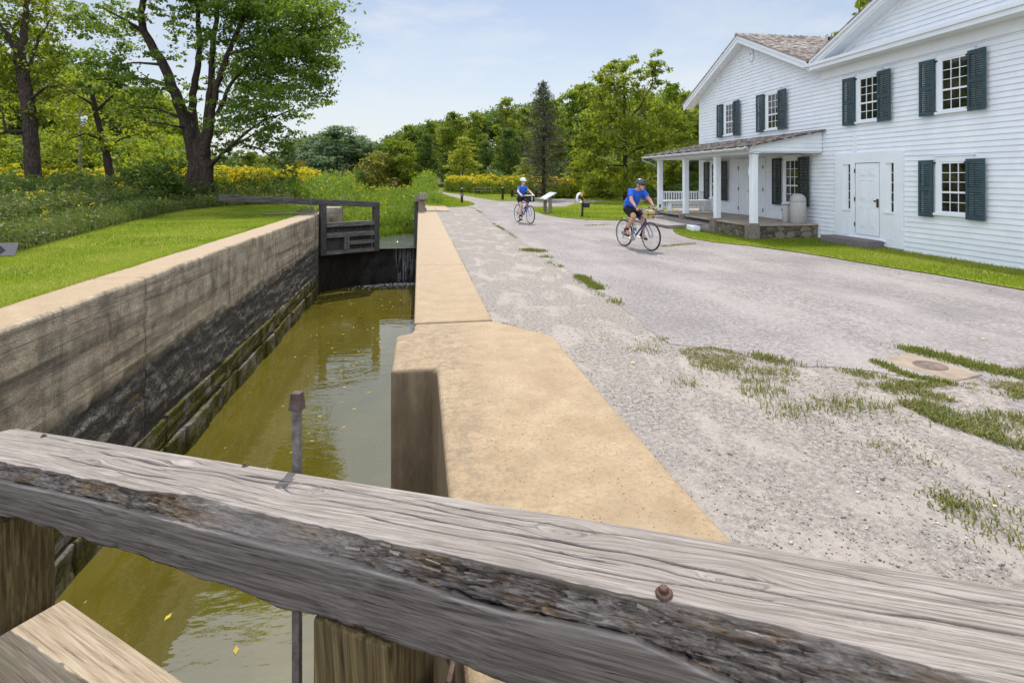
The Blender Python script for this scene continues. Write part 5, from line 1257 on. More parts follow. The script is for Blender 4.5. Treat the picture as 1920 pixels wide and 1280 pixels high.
    for s in (-1,1):
        sh = Vector(P['sh']); sh.y *= s; el = Vector(P['el']); el.y *= s
        j.capsule(chest+Vector((.02,.05*s,.05)),sh,.085*g+e,.058*g+e,12); dd = (el-sh)
        q = sh+dd*P['sl']; pts = [sh-dd*.1,sh+dd*.12,sh+dd*.35,q]; j.tube(pts,[.045*g,.058*g+e,.056*g+e,.058*g+e],14)
    remeshed(j,'jersey',MAT['shirt'],man,.009,3)
    # shorts
    t = MB(); t.ball(pel+Vector((0,0,-.01)),(.125*g+.012,.150*g+.012,.115),16)
    for s,kk in ((-1,'r'),(1,'l')):
        hp = pel+Vector((.03,.095*s,-.02)); kn = Vector(P['kn'+kk]); dd = kn-hp
        t.tube([hp-dd*.12,hp,hp+dd*.4,hp+dd*P['short']],[.07*g,.098*g+.012,.088*g+.014,.074*g+.022],14)
    remeshed(t,'shorts',MAT['shorts'],man,.009,2)
    for s,kk in ((-1,'r'),(1,'l')):
        an = Vector(P['an'+kk]); toe = Vector(P['toe'+kk]); kn = Vector(P['kn'+kk]); m = MB(); dd = (toe-an).normalized(); up = (kn-an).normalized(); heel = an-up*.055-dd*.045; tp = toe-up*.03
        m.capsule(heel,tp,.040,.038,12); m.capsule(heel+dd*.0,an+up*.03,.044,.046,12); m.ball(tp+dd*.02,(.05,.045,.035),10)
        so = remeshed(m,'shoe',MAT['shoe'],man,.008,2)
        MB().tube([an+up*.025,an+up*.085],[.046,.045],12).build('sock', MAT['shorts'], man)
        if P['redtrim']: MB().tube([an+up*.020-dd*.002,an+up*.046],[.052,.050],12).build('shoe_collar', MAT['red'], so)
        wr = Vector(P['wr']); wr.y *= s; kk_ = Vector((P['bar'][0]-.03,wr.y,P['bar'][1]+.030)); w0 = wr
        gl = MB(); gl.capsule(w0+(kk_-w0)*.15,kk_,.033,.038,12); gl.ball(kk_+Vector((.012,0,.004)),(.036,.047,.024),12); remeshed(gl,'glove',MAT['glove' if P['redtrim'] else 'galv'],man,.007,2)
    # helmet: ribbed shell over the skull, straps, sunglasses
    h = MB(); n,m = 24,8; vs = []; fs = []
    Th = T @ Matrix.Translation((-.012,0,.055)) @ Matrix.Rotation(radians(6),4,'Y')
    for i in range(m+1):
        th = (pi*.52)*i/m
        for q in range(n):
            ph = 2*pi*q/n; rib = 1+.045*(1 if (q//2)%2 == 0 else -1)*(1 if 1 < i < m else 0)*(.5+.5*sin(th))
            vs.append((.138*sin(th)*cos(ph)*rib,.108*sin(th)*sin(ph)*rib,.102*cos(th)*(1+.02*rib)+.004))
    for i in range(m):
        for q in range(n): fs.append((i*n+q,(i+1)*n+q,(i+1)*n+(q+1)%n,i*n+(q+1)%n))
    h.add(vs,fs,True,Th); ring = [(.138*cos(2*pi*q/n)*.985,.108*sin(2*pi*q/n)*.985,-.006) for q in range(n)]; h.tube([Th @ Vector(p) for p in ring],.012,6,closed=True)
    hm = h.build('helmet', MAT[P['hel']], man)
    vt = MB()
    for yy in (-.05,0,.05):
        for xx in (-.07,.02,.09):
            zz = .102*sqrt(max(.05,1-(xx/.145)**2-(yy/.115)**2)); vt.ball((xx,yy,zz-.004),(.030,.011,.015),8,Th)
    vt.build('helmet_vent', MAT['black' if P['hel'] != 'helmet_white' else 'galv'], hm)
    vz = MB().hexa([(.108,-.07,.005),(.165,-.05,-.012),(.165,.05,-.012),(.108,.07,.005)],[(.108,-.07,.014),(.165,-.05,-.006),(.165,.05,-.006),(.108,.07,.014)],Th); vz.build('visor', MAT['black' if P['hel'] != 'helmet_white' else 'helmet_white'], hm)
    sp = MB()
    for s in (-1,1): sp.tube([T @ Vector((.02,.086*s,.04)),T @ Vector((.02,.080*s,-.03)),T @ Vector((.05,.045*s,-.095)),T @ Vector((.06,0,-.122))],.006,6)
    sp.build('strap', MAT['black'], hm)
    gs = MB()
    for s in (-1,1): gs.ball((.094,.034*s,.012),(.012,.032,.019),12,T); gs.tube([T @ Vector((.088,.064*s,.016)),T @ Vector((.0,.083*s,.014))],.004,6)
    gs.tube([T @ Vector((.106,-.012,.014)),T @ Vector((.106,.012,.014))],.004,6); gs.build('sunglasses', MAT['lens'], man)
    hr = MB(); hr.ball((-.035,0,-.005),(.080,.079,.07),14,T); hr.build('hair', plain(P['hairname'],P['hair'],.8,.2,20), man)
    return man
def build_cyclists():
    # nearer rider
    r1 = at(1168.6,461.3); f1 = at(1223.0,471.8); r1.z = hgt(r1.x)+.006; f1.z = hgt(f1.x)+.006
    root,BB,ST,HT = bike(r1,f1,'navy blue hybrid bicycle with a tan handlebar bag ridden by the man','frame_blue','tan',True)
    MB().capsule((.10,0,.895),(.36,0,.905),.055,.02,12).build('saddle', MAT['black'], root); MB().tube([ST,(.255,0,.88)],.013,8).build('seat_post', MAT['metal'], root)
    hb = MB(); hb.tube([HT,(.80,0,.93),(.85,0,1.00)],.016,8); hb.tube([(.865,-.33,1.0),(.87,-.15,1.01),(.86,0,1.01),(.87,.15,1.01),(.865,.33,1.0)],.0125,8); hb.build('handlebar', MAT['metal'], root)
    for s in (-1,1): MB().tube([(.866,.21*s,1.005),(.865,.34*s,1.0)],.0165,8).build('grip', MAT['black'], root)
    for s in (-1,1):
        bl = MB(); bl.tube([(.885,.20*s,1.0),(.93,.24*s,.975),(.935,.31*s,.965)],.008,6); bl.tube([(.88,.14*s,1.01),(.95,.08*s,.92),(.86,.02*s,.80)],.005,5); bl.build('brake_lever', MAT['black'], root)
    bl = MB(); bl.ball((.90,.06,1.045),(.03,.03,.02),8); bl.build('bell', MAT['black'], root)
    mr = MB(); mr.tube([(.86,.34,1.0),(.88,.40,1.03)],.006,6); mr.ball((.885,.415,1.075),(.018,.028,.05),10); mr.build('mirror', MAT['black'], root)
    bg = MB().hexa([(.90,-.13,.78),(1.05,-.13,.77),(1.05,.13,.77),(.90,.13,.78)],[(.88,-.14,.985),(1.03,-.12,.95),(1.03,.12,.95),(.88,.14,.985)]).build('handlebar_bag', MAT['canvas'], root, .03,3)
    fl = MB().hexa([(.895,-.142,.90),(1.062,-.136,.885),(1.062,.136,.885),(.895,.142,.90)],[(.875,-.144,.995),(1.04,-.126,.965),(1.04,.126,.965),(.875,.144,.995)]).build('bag_flap', MAT['canvas'], bg, .02,2)
    sb = MB(); sb.tube([(1.066,-.137,.88),(1.066,.137,.88)],.006,6); sb.tube([(1.05,-.10,.97),(1.068,-.10,.88),(1.058,-.10,.80)],.006,6); sb.box(1.056,1.064,.04,.09,.80,.83); sb.build('bag_strap', MAT['black'], bg)
    bt = MB(); Tb = Matrix.Translation((.375,0,.50)) @ Matrix.Rotation(radians(-16),4,'Y') @ Matrix.Translation((.055,0,0)); bt.lathe([(.034,-.10),(.036,-.09),(.036,.07),(.026,.10),(.012,.115),(.012,.13)],14,Tb); bo = bt.build('bottle', MAT['bottle'], root); MB().lathe([(.0365,-.08),(.0365,-.01)],14,Tb).build('bottle_band', MAT['green'], bo)
    MB().ball((-.0,0,.715),(.03,.02,.012),8).build('rear_lamp', MAT['ring_white'], root)
    crank(root,BB,0,radians(168))
    rider(root,'man in a bright blue shirt, black shorts and dark helmet cycling towards the house','skin',dict(g=1.10,bf=1.28,pel=(.225,0,1.0),belly=(.30,0,1.15),chest=(.44,0,1.335),neck=(.56,0,1.475),head=(.66,0,1.585),sh=(.50,.19,1.425),el=(.655,.285,1.215),wr=(.805,.275,1.065),bar=(.866,1.003),
        knr=(.585,-.15,.815),anr=(.28,-.135,.455),toer=(.34,-.14,.355),knl=(.63,.14,.735),anl=(.56,.135,.355),toel=(.68,.14,.285),yaw=radians(10),pitch=radians(8),sl=.62,short=.80,hel='helmet_dark',redtrim=True,hair=(.30,.27,.25),hairname='grey_hair'))
    # farther rider
    r2 = at(972.7,416.4); f2 = at(993.4,419.9); r2.z = hgt(r2.x)+.006; f2.z = hgt(f2.x)+.006
    root,BB,ST,HT = bike(r2,f2,'grey and blue bicycle with a black handlebar basket bag ridden by the woman','frame_lblue','black',False)
    MB().capsule((.10,0,.865),(.36,0,.875),.055,.02,12).build('saddle', MAT['black'], root); MB().tube([ST,(.26,0,.85)],.013,8).build('seat_post', MAT['metal'], root)
    hb = MB(); hb.tube([HT,(.79,0,.95),(.83,0,1.03)],.016,8); hb.tube([(.79,-.31,1.045),(.83,-.14,1.04),(.83,.14,1.04),(.79,.31,1.045)],.0125,8); hb.build('handlebar', MAT['metal'], root)
    for s in (-1,1): MB().tube([(.80,.20*s,1.045),(.79,.32*s,1.045)],.0165,8).build('grip', MAT['black'], root)
    bg = MB().box(.90,1.10,-.15,.15,.82,1.05).build('handlebar_bag', MAT['black'], root, .025,3); MB().box(.89,1.11,-.16,.16,1.052,1.075).build('bag_lid', MAT['helmet_white'], bg, .01); MB().box(1.102,1.106,.02,.05,.86,1.02).build('reflector', MAT['ring_white'], bg)
    Tb = Matrix.Translation((.375,0,.50)) @ Matrix.Rotation(radians(-16),4,'Y') @ Matrix.Translation((.055,0,0)); MB().lathe([(.034,-.10),(.036,-.09),(.036,.07),(.026,.10),(.012,.115),(.012,.13)],14,Tb).build('bottle', MAT['bottle'], root)
    MB().ball((.88,0,.80),(.03,.03,.035),8).build('front_lamp', MAT['black'], root)
    crank(root,BB,0,radians(-80))
    rider(root,'woman in a blue top, black shorts, sunglasses and white helmet cycling down the trail','skin2',dict(g=.90,bf=1.05,pel=(.225,0,.97),belly=(.27,0,1.12),chest=(.335,0,1.26),neck=(.40,0,1.44),head=(.45,0,1.575),sh=(.365,.150,1.335),el=(.50,.255,1.20),wr=(.735,.255,1.085),bar=(.795,1.045),
        knr=(.53,-.12,.66),anr=(.44,-.13,.235),toer=(.56,-.135,.165),knl=(.62,.12,.84),anl=(.40,.13,.56),toel=(.46,.135,.475),yaw=radians(0),pitch=radians(2),sl=.45,short=.62,hel='helmet_white',redtrim=False,hair=(.12,.075,.04),hairname='brown_hair'))
build_cyclists()
# ------------------------------------------------------------------ vegetation
def unit(v): return v/np.maximum(np.linalg.norm(v,axis=-1,keepdims=True),1e-9)
def leaf_quads(c, L, asp=.5, up=.7, droop=0.0):
    """diamond leaves at c (n,3), length L (n,)"""
    n = len(c); nr = unit(RNG.normal(size=(n,3))+np.array([0,0,up])*1.0)
    t = RNG.normal(size=(n,3)); t[:,2] -= droop; t = unit(t-nr*np.sum(t*nr,1,keepdims=True)); b = np.cross(nr,t)
    L = np.asarray(L)[:,None]
    return np.stack([c-t*L*.5, c-b*L*.5*asp+t*L*.06, c+t*L*.5, c+b*L*.5*asp+t*L*.06],1).reshape(-1,3)
def lobe_leaves(lobes, dens, L, squash=.72, asp=.5, sub=.30, hollow=.55, up=.8):
    """lobes: (cx,cy,cz,r); leaves gather in flattened sprays set on the outside of every lobe"""
    Cs = []
    for (x,y,z,r) in lobes:
        n = max(12,int(dens*r*r)); ns = max(5,int(7*r)+4)
        d = unit(RNG.normal(size=(ns,3))+np.array([0,0,.25])); rad = r*(hollow+(1-hollow)*RNG.random((ns,1))**.7)
        sc = np.array([x,y,z])+d*rad*np.array([1,1,squash])
        k = RNG.integers(0,ns,n); w = RNG.uniform(.5,1.3,ns)[k][:,None]*r*sub
        Cs.append(sc[k]+np.clip(RNG.normal(size=(n,3)),-2.1,2.1)*w*np.array([1,1,.42]))
    c = np.concatenate(Cs); Ls = L*RNG.uniform(.6,1.35,len(c))
    return leaf_quads(c,Ls,asp,up), c
def crown_obj(lobes, dens, L, mat, parent, **kw):
    V,c = lobe_leaves(lobes,dens,L,**kw); n = len(c)
    base = np.clip(RNG.normal(.5,.22,n)+fbm(c*.5,2)*.5,0,1)
    return mesh_np('crown', V, np.arange(4*n).reshape(n,4), MAT[mat], parent, False, base)
def limb(mb, pts, r0, r1, n=8, wig=.0):
    pts = [Vector(p) for p in pts]; P = []
    for i in range(len(pts)-1):
        for t in range(4):
            q = pts[i].lerp(pts[i+1], t/4); 
            if wig: q = q+Vector((random.gauss(0,wig),random.gauss(0,wig),random.gauss(0,wig*.5)))
            P.append(q)
    P.append(pts[-1]); m = len(P)
    mb.tube(P,[r0+(r1-r0)*(i/(m-1))**.8 for i in range(m)],n)
def tree_random(h, R, trunk_r, kind, seed, leafmat, dens, L, clear=.18, name='tree'):
    """one deciduous tree at the origin: Empty > trunk, crown"""
    global RNG
    rs = random.Random(seed); root = empty(name)
    lobes = []; lm = MB(); th = h*(.8 if kind != 'spread' else .6)
    lean = (rs.uniform(-.04,.04)*h, rs.uniform(-.04,.04)*h)
    limb(lm,[(0,0,-.5),(lean[0]*.3,lean[1]*.3,h*.25),(lean[0]*.6,lean[1]*.6,h*.5),(lean[0],lean[1],th)],trunk_r,trunk_r*.2,9,.02*R/4)
    nl = {'round':19,'tall':17,'spread':20,'bush':14}[kind]
    for k in range(nl):
        f = (k+.5)/nl; zz = clear+(1-clear)*f
        prof = {'round':sin(pi*min(1,max(0.08,(f*.92+.08)))**.85)**.6,'tall':(sin(pi*(f*.86+.12)**.8))**.8*.9,'spread':sin(pi*(f*.75+.2))**.5,'bush':(1-f*.75)**.5}[kind]
        a = k*2.399+rs.uniform(-.5,.5); rr = R*prof*rs.uniform(.35,.78); z = h*(clear+(1-clear)*f*.93)
        lr = R*rs.uniform(.27,.45)*(1-.35*f)
        x,y = rr*cos(a)+lean[0]*zz, rr*sin(a)+lean[1]*zz
        z = min(z,h-lr*.6); lobes.append((x,y,z,lr))
        zb = max(h*clear*.6, z-rr*.9); zb = min(zb,th*.95)
        if rr > .15*R and kind != 'bush': limb(lm,[(lean[0]*zb/h,lean[1]*zb/h,zb),(x*.5+lean[0]*.2,y*.5,zb+(z-zb)*.45),(x*.95,y*.95,z)],trunk_r*.36*(1-.5*f),.03,6,.05)
        if rs.random() < .55:   # small outliers make the edge uneven
            lobes.append((x*1.28,y*1.28,z+lr*rs.uniform(-.3,.5),lr*.45))
    lobes.append((lean[0],lean[1],h-R*.22,R*.3)); lobes.append((lean[0]*.8+rs.uniform(-.1,.1)*R,lean[1]*.8,h*.62,R*.5))
    lm.build('trunk', MAT['bark'], root); crown_obj(lobes,dens,L,leafmat,root); return root
def conifer(h, R):
    root = empty('conifer'); lm = MB(); limb(lm,[(0,0,-.3),(0.03,0,h*.5),(0,0,h)],.22,.02,10); V = []; Cc = []
    r = random.Random(5); z = .9
    while z < h-.15:
        f = z/h; rad = R*(1-f)**.62*(.55+.45*min(1,f*3)); n = 6
        if f < .12: rad *= .6
        for k in range(n):
            a = r.uniform(0,6.28); L = rad*r.uniform(.6,1.12); dz = -L*(.10-.55*max(0,f-.72))+r.uniform(-.1,.1)
            e = Vector((L*cos(a),L*sin(a),z+dz)); b = Vector((0,0,z)); lm.tube([b,b.lerp(e,.5)+Vector((0,0,.06*L)),e],[.03*(1-f)+.008,.018,.006],5)
            nn = int((15+40*f**2)*L); t = RNG.uniform(.18,1.03,nn)[:,None]; p = np.array(b)+(np.array(e)-np.array(b))*t+RNG.normal(size=(nn,3))*np.array([.11,.11,.10])*(.8+.6*L/R)-np.array([0,0,.10]); Cc.append(p)
        z += .17+.05*r.random()
    c = np.concatenate(Cc); lm.build('trunk', MAT['bark'], root)
    Vq = leaf_quads(c,RNG.uniform(.12,.26,len(c)),.32,.1,.5); n = len(c)
    mesh_np('crown',Vq,np.arange(4*n).reshape(n,4),MAT['needle'],root,False,np.clip(RNG.normal(.45,.25,n)-0.25*(c[:,2]/h-.5),0,1)); return root
def big_tree():
    fw0 = 34.8; m = fw0/F
    base = at(376,386,0)
    root = empty('twin_trunk_tree', base, 0, 'big dark twin trunk shade tree leaning branches over the lawn by the left wall', 'tree')
    def P(px,py,d=0.0): return fwpt(px,py,fw0+d)-base
    lm = MB()
    def lb(pp,r0,r1,n=9): limb(lm,[P(*q) for q in pp],r0,r1,n,.03)
    lb([(362,398,.6),(364,350,.6),(366,310,.5),(362,280,.4),(352,240,.2),(340,205,0),(325,165,-.2),(305,120,-.4),(285,85,-.5),(270,60,-.6),(264,25,-.6),(272,-20,-.6),(285,-80,-.6)],.52,.14,12)
    lb([(388,392,-.1),(388,340,-.1),(386,305,0),(380,275,0)],.44,.36,12); lb([(375,372,.2),(375,330,.2),(374,300,.2),(372,262,.2)],.42,.40,12)
    lb([(378,285,.2),(366,250,.5),(360,205,.8),(366,150,1),(376,95,1.2),(372,40,1.2),(374,-40,1.4),(380,-120,1.2)],.34,.08)
    lb([(380,285,0),(388,235,.2),(394,180,.2),(398,110,.3),(404,40,.4),(420,-40,.6),(430,-130,.6)],.33,.07)
    lb([(384,290,-.2),(394,240,-.6),(405,165,-1),(425,105,-1.3),(445,60,-1.6),(470,5,-1.6),(485,-60,-1.6)],.26,.07)
    lb([(428,102,-1.3),(465,92,-1.6),(515,80,-1.8),(575,62,-2)],.12,.035,7); lb([(408,215,-.8),(436,155,-1.6),(478,105,-2.2),(540,62,-2.4)],.15,.04,7)
    lb([(392,312,-.4),(412,292,-1.2),(445,262,-1.8),(490,228,-2.2),(550,205,-2.4)],.15,.04,7); lb([(440,265,-1.8),(490,280,-2.4),(525,305,-2.6),(540,330,-2.6)],.07,.025,6); lb([(395,310,.8),(420,285,2),(470,255,3),(520,235,3.6)],.12,.03,6)
    lb([(268,60,-.6),(235,38,-1),(192,14,-1.4)],.13,.04,7); lb([(330,165,-.2),(285,150,-1),(228,146,-1.6),(180,150,-2)],.14,.04,7); lb([(305,122,-.3),(262,118,.6),(205,122,1.2)],.11,.03,7); lb([(345,225,.2),(300,205,1),(255,200,1.8)],.12,.035,7); lb([(352,240,.2),(320,235,-1.2),(270,225,-2.2)],.09,.03,6)
    lm.build('trunk', MAT['bark'], root)
    L = [(575,55,72),(520,35,70),(600,95,52),(555,110,62),(505,95,62),(470,130,52),(585,165,46),(545,185,44),(505,175,50),(470,190,44),(600,50,40),(622,70,26),(600,195,28),(565,222,26),(520,225,34),(480,235,34),(450,55,55),(440,10,60),(490,-10,70),(550,-15,70),(430,-60,80),(500,-80,90),(370,-70,80),(320,-30,60),(290,-80,70),(400,20,36),(345,40,30),(250,40,34),(215,20,40),(190,60,38),(230,95,34),(195,125,42),(235,160,38),(180,165,34),(265,205,34),(215,205,30),(150,110,36),(160,40,44),(300,225,26),(335,110,20),(350,165,16),(420,160,26),(425,215,22),(440,285,30),(480,275,26),(520,300,24),(540,325,20),(405,255,18),(550,345,13),(620,130,22),(632,45,18),(455,205,36),(495,140,44),(535,70,52),(560,150,40),(610,125,34),(590,20,44),(385,70,30),(410,110,26),(365,190,16),(430,200,30),(400,285,20),(455,165,30),(430,250,40),(470,235,40),(510,265,36),(400,230,24),(440,300,28),(500,310,28),(530,280,30),(555,260,24),(395,90,38),(380,160,22),(340,200,20),(300,165,34),(270,180,34),(330,60,30),(350,-20,55),(240,60,38),(290,110,22),(540,345,24),(345,5,34),(300,10,30),(220,130,26),(330,80,18),(460,90,34),(425,15,34)]
    lobes = []
    for k,(x,y,r) in enumerate(L):
        for q in range(2 if r > 40 else 1):
            p = P(x,y,random.uniform(-3.2,3.2)+(-.5)); lobes.append((p.x,p.y,p.z,r*m))
    crown_obj(lobes,215,.25,'leaf_tree',root,sub=.22,hollow=.30)
def left_trunk_tree():
    fw0 = 33.0; m = fw0/F; base = pxfw(64,fw0,-.1)
    root = empty('tree', base, 0, 'thick straight trunked tree at the far left rising out of the tall weeds', 'tree')
    def P(px,py,d=0.0): return fwpt(px,py,fw0+d)-base
    lm = MB()
    limb(lm,[P(66,392),P(64,350),P(60,300),P(57,250),P(55,215),P(48,170),P(40,130),P(36,90)],.47,.30,12,.02)
    for pp,r0,r1 in (([(45,150,0),(28,95,-.5),(10,60,-1),(-20,20,-1.4)],.2,.06),([(38,95,0),(46,50,.5),(52,0,.6),(50,-60,.6)],.24,.08),([(46,140,0),(60,110,.8),(75,70,1.4),(100,30,2)],.13,.04),([(57,246,0),(30,247,-.6),(0,250,-1),(-60,238,-1.4)],.13,.05),([(10,248,-1),(6,222,-1),(-4,190,-1)],.08,.03),([(52,190,0),(85,165,-.8),(120,158,-1.4)],.1,.03)): limb(lm,[P(*q) for q in pp],r0,r1,8,.03)
    lm.build('trunk', MAT['bark'], root)
    L = [(20,60,55),(60,20,50),(100,35,38),(-20,110,60),(40,-30,70),(-40,20,70),(-60,-60,80),(90,75,30),(25,165,30),(60,185,34),(100,170,32),(30,205,28),(75,210,22),(-20,185,40),(-50,230,40),(130,165,26),(15,120,28),(110,120,24),(60,140,22)]
    lobes = []
    for (x,y,r) in L:
        p = P(x,y,random.uniform(-2.5,2.5)); lobes.append((p.x,p.y,p.z,r*m))
    crown_obj(lobes,210,.27,'leaf_mid',root,sub=.27,hollow=.35)
def leaning_tree():
    fw0 = 38.0; m = fw0/F; base = pxfw(214,fw0,-.1)
    root = empty('tree', base, 0, 'slim leaning tree with low pale leaf sprays between the two big trunks', 'tree')
    def P(px,py,d=0.0): return fwpt(px,py,fw0+d)-base
    lm = MB(); limb(lm,[P(216,385),P(210,340),P(202,300),P(193,270),P(186,235),P(176,195),(P(168,160))],.34,.13,10,.03)
    for pp,r0,r1 in (([(195,280,0),(225,262,-1),(262,250,-1.6)],.09,.03),([(192,262,0),(160,250,-1),(125,262,-1.6)],.09,.03),([(180,210,0),(210,180,.6),(250,165,1)],.1,.03),([(178,200,0),(140,175,-.5),(100,172,-1)],.1,.03)): limb(lm,[P(*q) for q in pp],r0,r1,7,.03)
    lm.build('trunk', MAT['bark'], root)
    L = [(170,150,44),(130,190,40),(205,180,40),(240,215,34),(150,230,36),(110,255,34),(180,255,30),(225,265,34),(265,250,28),(100,215,34),(140,290,26),(190,295,18),(250,295,22),(90,300,24),(280,285,24),(310,270,26),(290,235,26),(160,195,32),(330,300,18)]
    lobes = []
    for (x,y,r) in L:
        p = P(x,y,random.uniform(-2,2)); lobes.append((p.x,p.y,p.z,r*m))
    crown_obj(lobes,170,.25,'leaf_light',root,sub=.28,hollow=.3,squash=.55)
big_tree(); left_trunk_tree(); leaning_tree()
def locust_tree():
    fw0 = 46; m = fw0/F; base = pxfw(1172,fw0,-.05)
    root = empty('feathery_tree', base, 0, 'tall feathery yellow green tree with a sprig rising at its top beside the porch', 'tree')
    def P(px,py,d=0.0): return fwpt(px,py,fw0+d)-base
    lm = MB(); limb(lm,[P(1173,378),P(1173,330),P(1172,280),P(1171,210),P(1168,150),P(1166,120)],.26,.05,10,.03)
    for pp,r0,r1 in (([(1172,230,0),(1200,200,-.6),(1222,160,-1),(1232,115,-1)],.1,.03),([(1172,250,0),(1140,215,-.6),(1120,170,-1)],.1,.03),([(1172,280,0),(1130,270,1),(1095,262,1.4)],.1,.03),([(1172,290,0),(1220,270,-.8),(1270,255,-1)],.1,.03),([(1172,260,0),(1215,235,1),(1250,215,1.6)],.08,.03),([(1172,310,0),(1140,310,-1),(1105,315,-1.6)],.08,.02)): limb(lm,[P(*q) for q in pp],r0,r1,7,.03)
    lm.build('trunk', MAT['bark'], root)
    L = [(1140,135,24),(1170,125,20),(1180,115,15),(1150,120,15),(1125,150,18),(1200,140,18),(1228,115,18),(1240,130,14),(1222,140,14),(1236,100,11),(1225,160,15),(1250,158,10),(1160,165,30),(1190,180,30),(1130,190,28),(1215,200,28),(1105,170,14),(1245,215,28),(1270,240,30),(1120,230,30),(1160,220,36),(1200,240,36),(1235,262,34),(1100,262,26),(1140,270,38),(1185,285,38),(1225,300,32),(1265,290,26),(1105,310,30),(1145,320,34),(1190,325,30),(1085,340,20),(1120,350,24),(1165,352,22),(1210,338,20),(1290,262,24),(1295,215,16),(1090,290,18),(1118,335,26),(1085,310,18)]
    lobes = []
    for (x,y,r) in L:
        p = P(x,y,random.uniform(-2.6,2.6)*(.3 if r < 20 else 1)); lobes.append((p.x,p.y,p.z,r*m*1.05))
    crown_obj(lobes,330,.34,'leaf_mid',root,sub=.30,hollow=.25,asp=.40)
locust_tree()
q = pxfw(1019,47.2,0); cf = conifer(10.1,3.1); cf.location = q; tag(cf, 'tall sparse grey green conifer with a bare straight trunk behind the tilted panel', 'conifer')
# tree prototypes for the wood edges
PROTO = {}
def proto(key, **kw): PROTO[key] = (tree_random(**kw), kw)
proto('round', h=12, R=4.6, trunk_r=.28, kind='round', seed=21, leafmat='leaf_mid', dens=230, L=.38)
proto('tall', h=14, R=3.7, trunk_r=.26, kind='tall', seed=5, leafmat='leaf_mid', dens=240, L=.38)
proto('dark', h=13, R=4.4, trunk_r=.28, kind='round', seed=33, leafmat='leaf_dark', dens=230, L=.38)
proto('spread', h=10, R=5.0, trunk_r=.3, kind='spread', seed=14, leafmat='leaf_mid', dens=210, L=.40, clear=.1)
proto('yellow', h=6, R=3.3, trunk_r=.16, kind='bush', seed=8, leafmat='leaf_yellow', dens=190, L=.28, clear=.1)
proto('light', h=9, R=3.2, trunk_r=.18, kind='tall', seed=51, leafmat='leaf_light', dens=190, L=.32, clear=.12)
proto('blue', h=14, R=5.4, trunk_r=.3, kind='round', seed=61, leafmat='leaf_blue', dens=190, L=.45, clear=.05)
proto('bush', h=3.2, R=2.1, trunk_r=.08, kind='bush', seed=71, leafmat='leaf_dark', dens=330, L=.20, clear=.05)
USED = set()
def plant(key, px, fw, toppx, label, width=1.0, cat='tree', name='tree', group=None, z0=None):
    """place a tree of a kind so that its top stands toppx high in the photo"""
    src, kw = PROTO[key]; p = pxfw(px, fw); z = terrain(p.x,p.y) if z0 is None else z0
    if p.y > 29 and -9 < p.x < .5 and z0 is None: z = max(z,-1.6)
    o = src if key not in USED else copy_tree(src); USED.add(key)
    H = CZ+(HY-toppx)*fw/F-z; s = H/kw['h']
    o.name = name; o.location = (p.x,p.y,z); o.rotation_euler = (0,0,random.uniform(0,6.28)); o.scale = (s*width,s*width,s)
    for kx in ('label','category','group'):
        if kx in o.keys(): del o[kx]
    tag(o,label,cat,group); return o
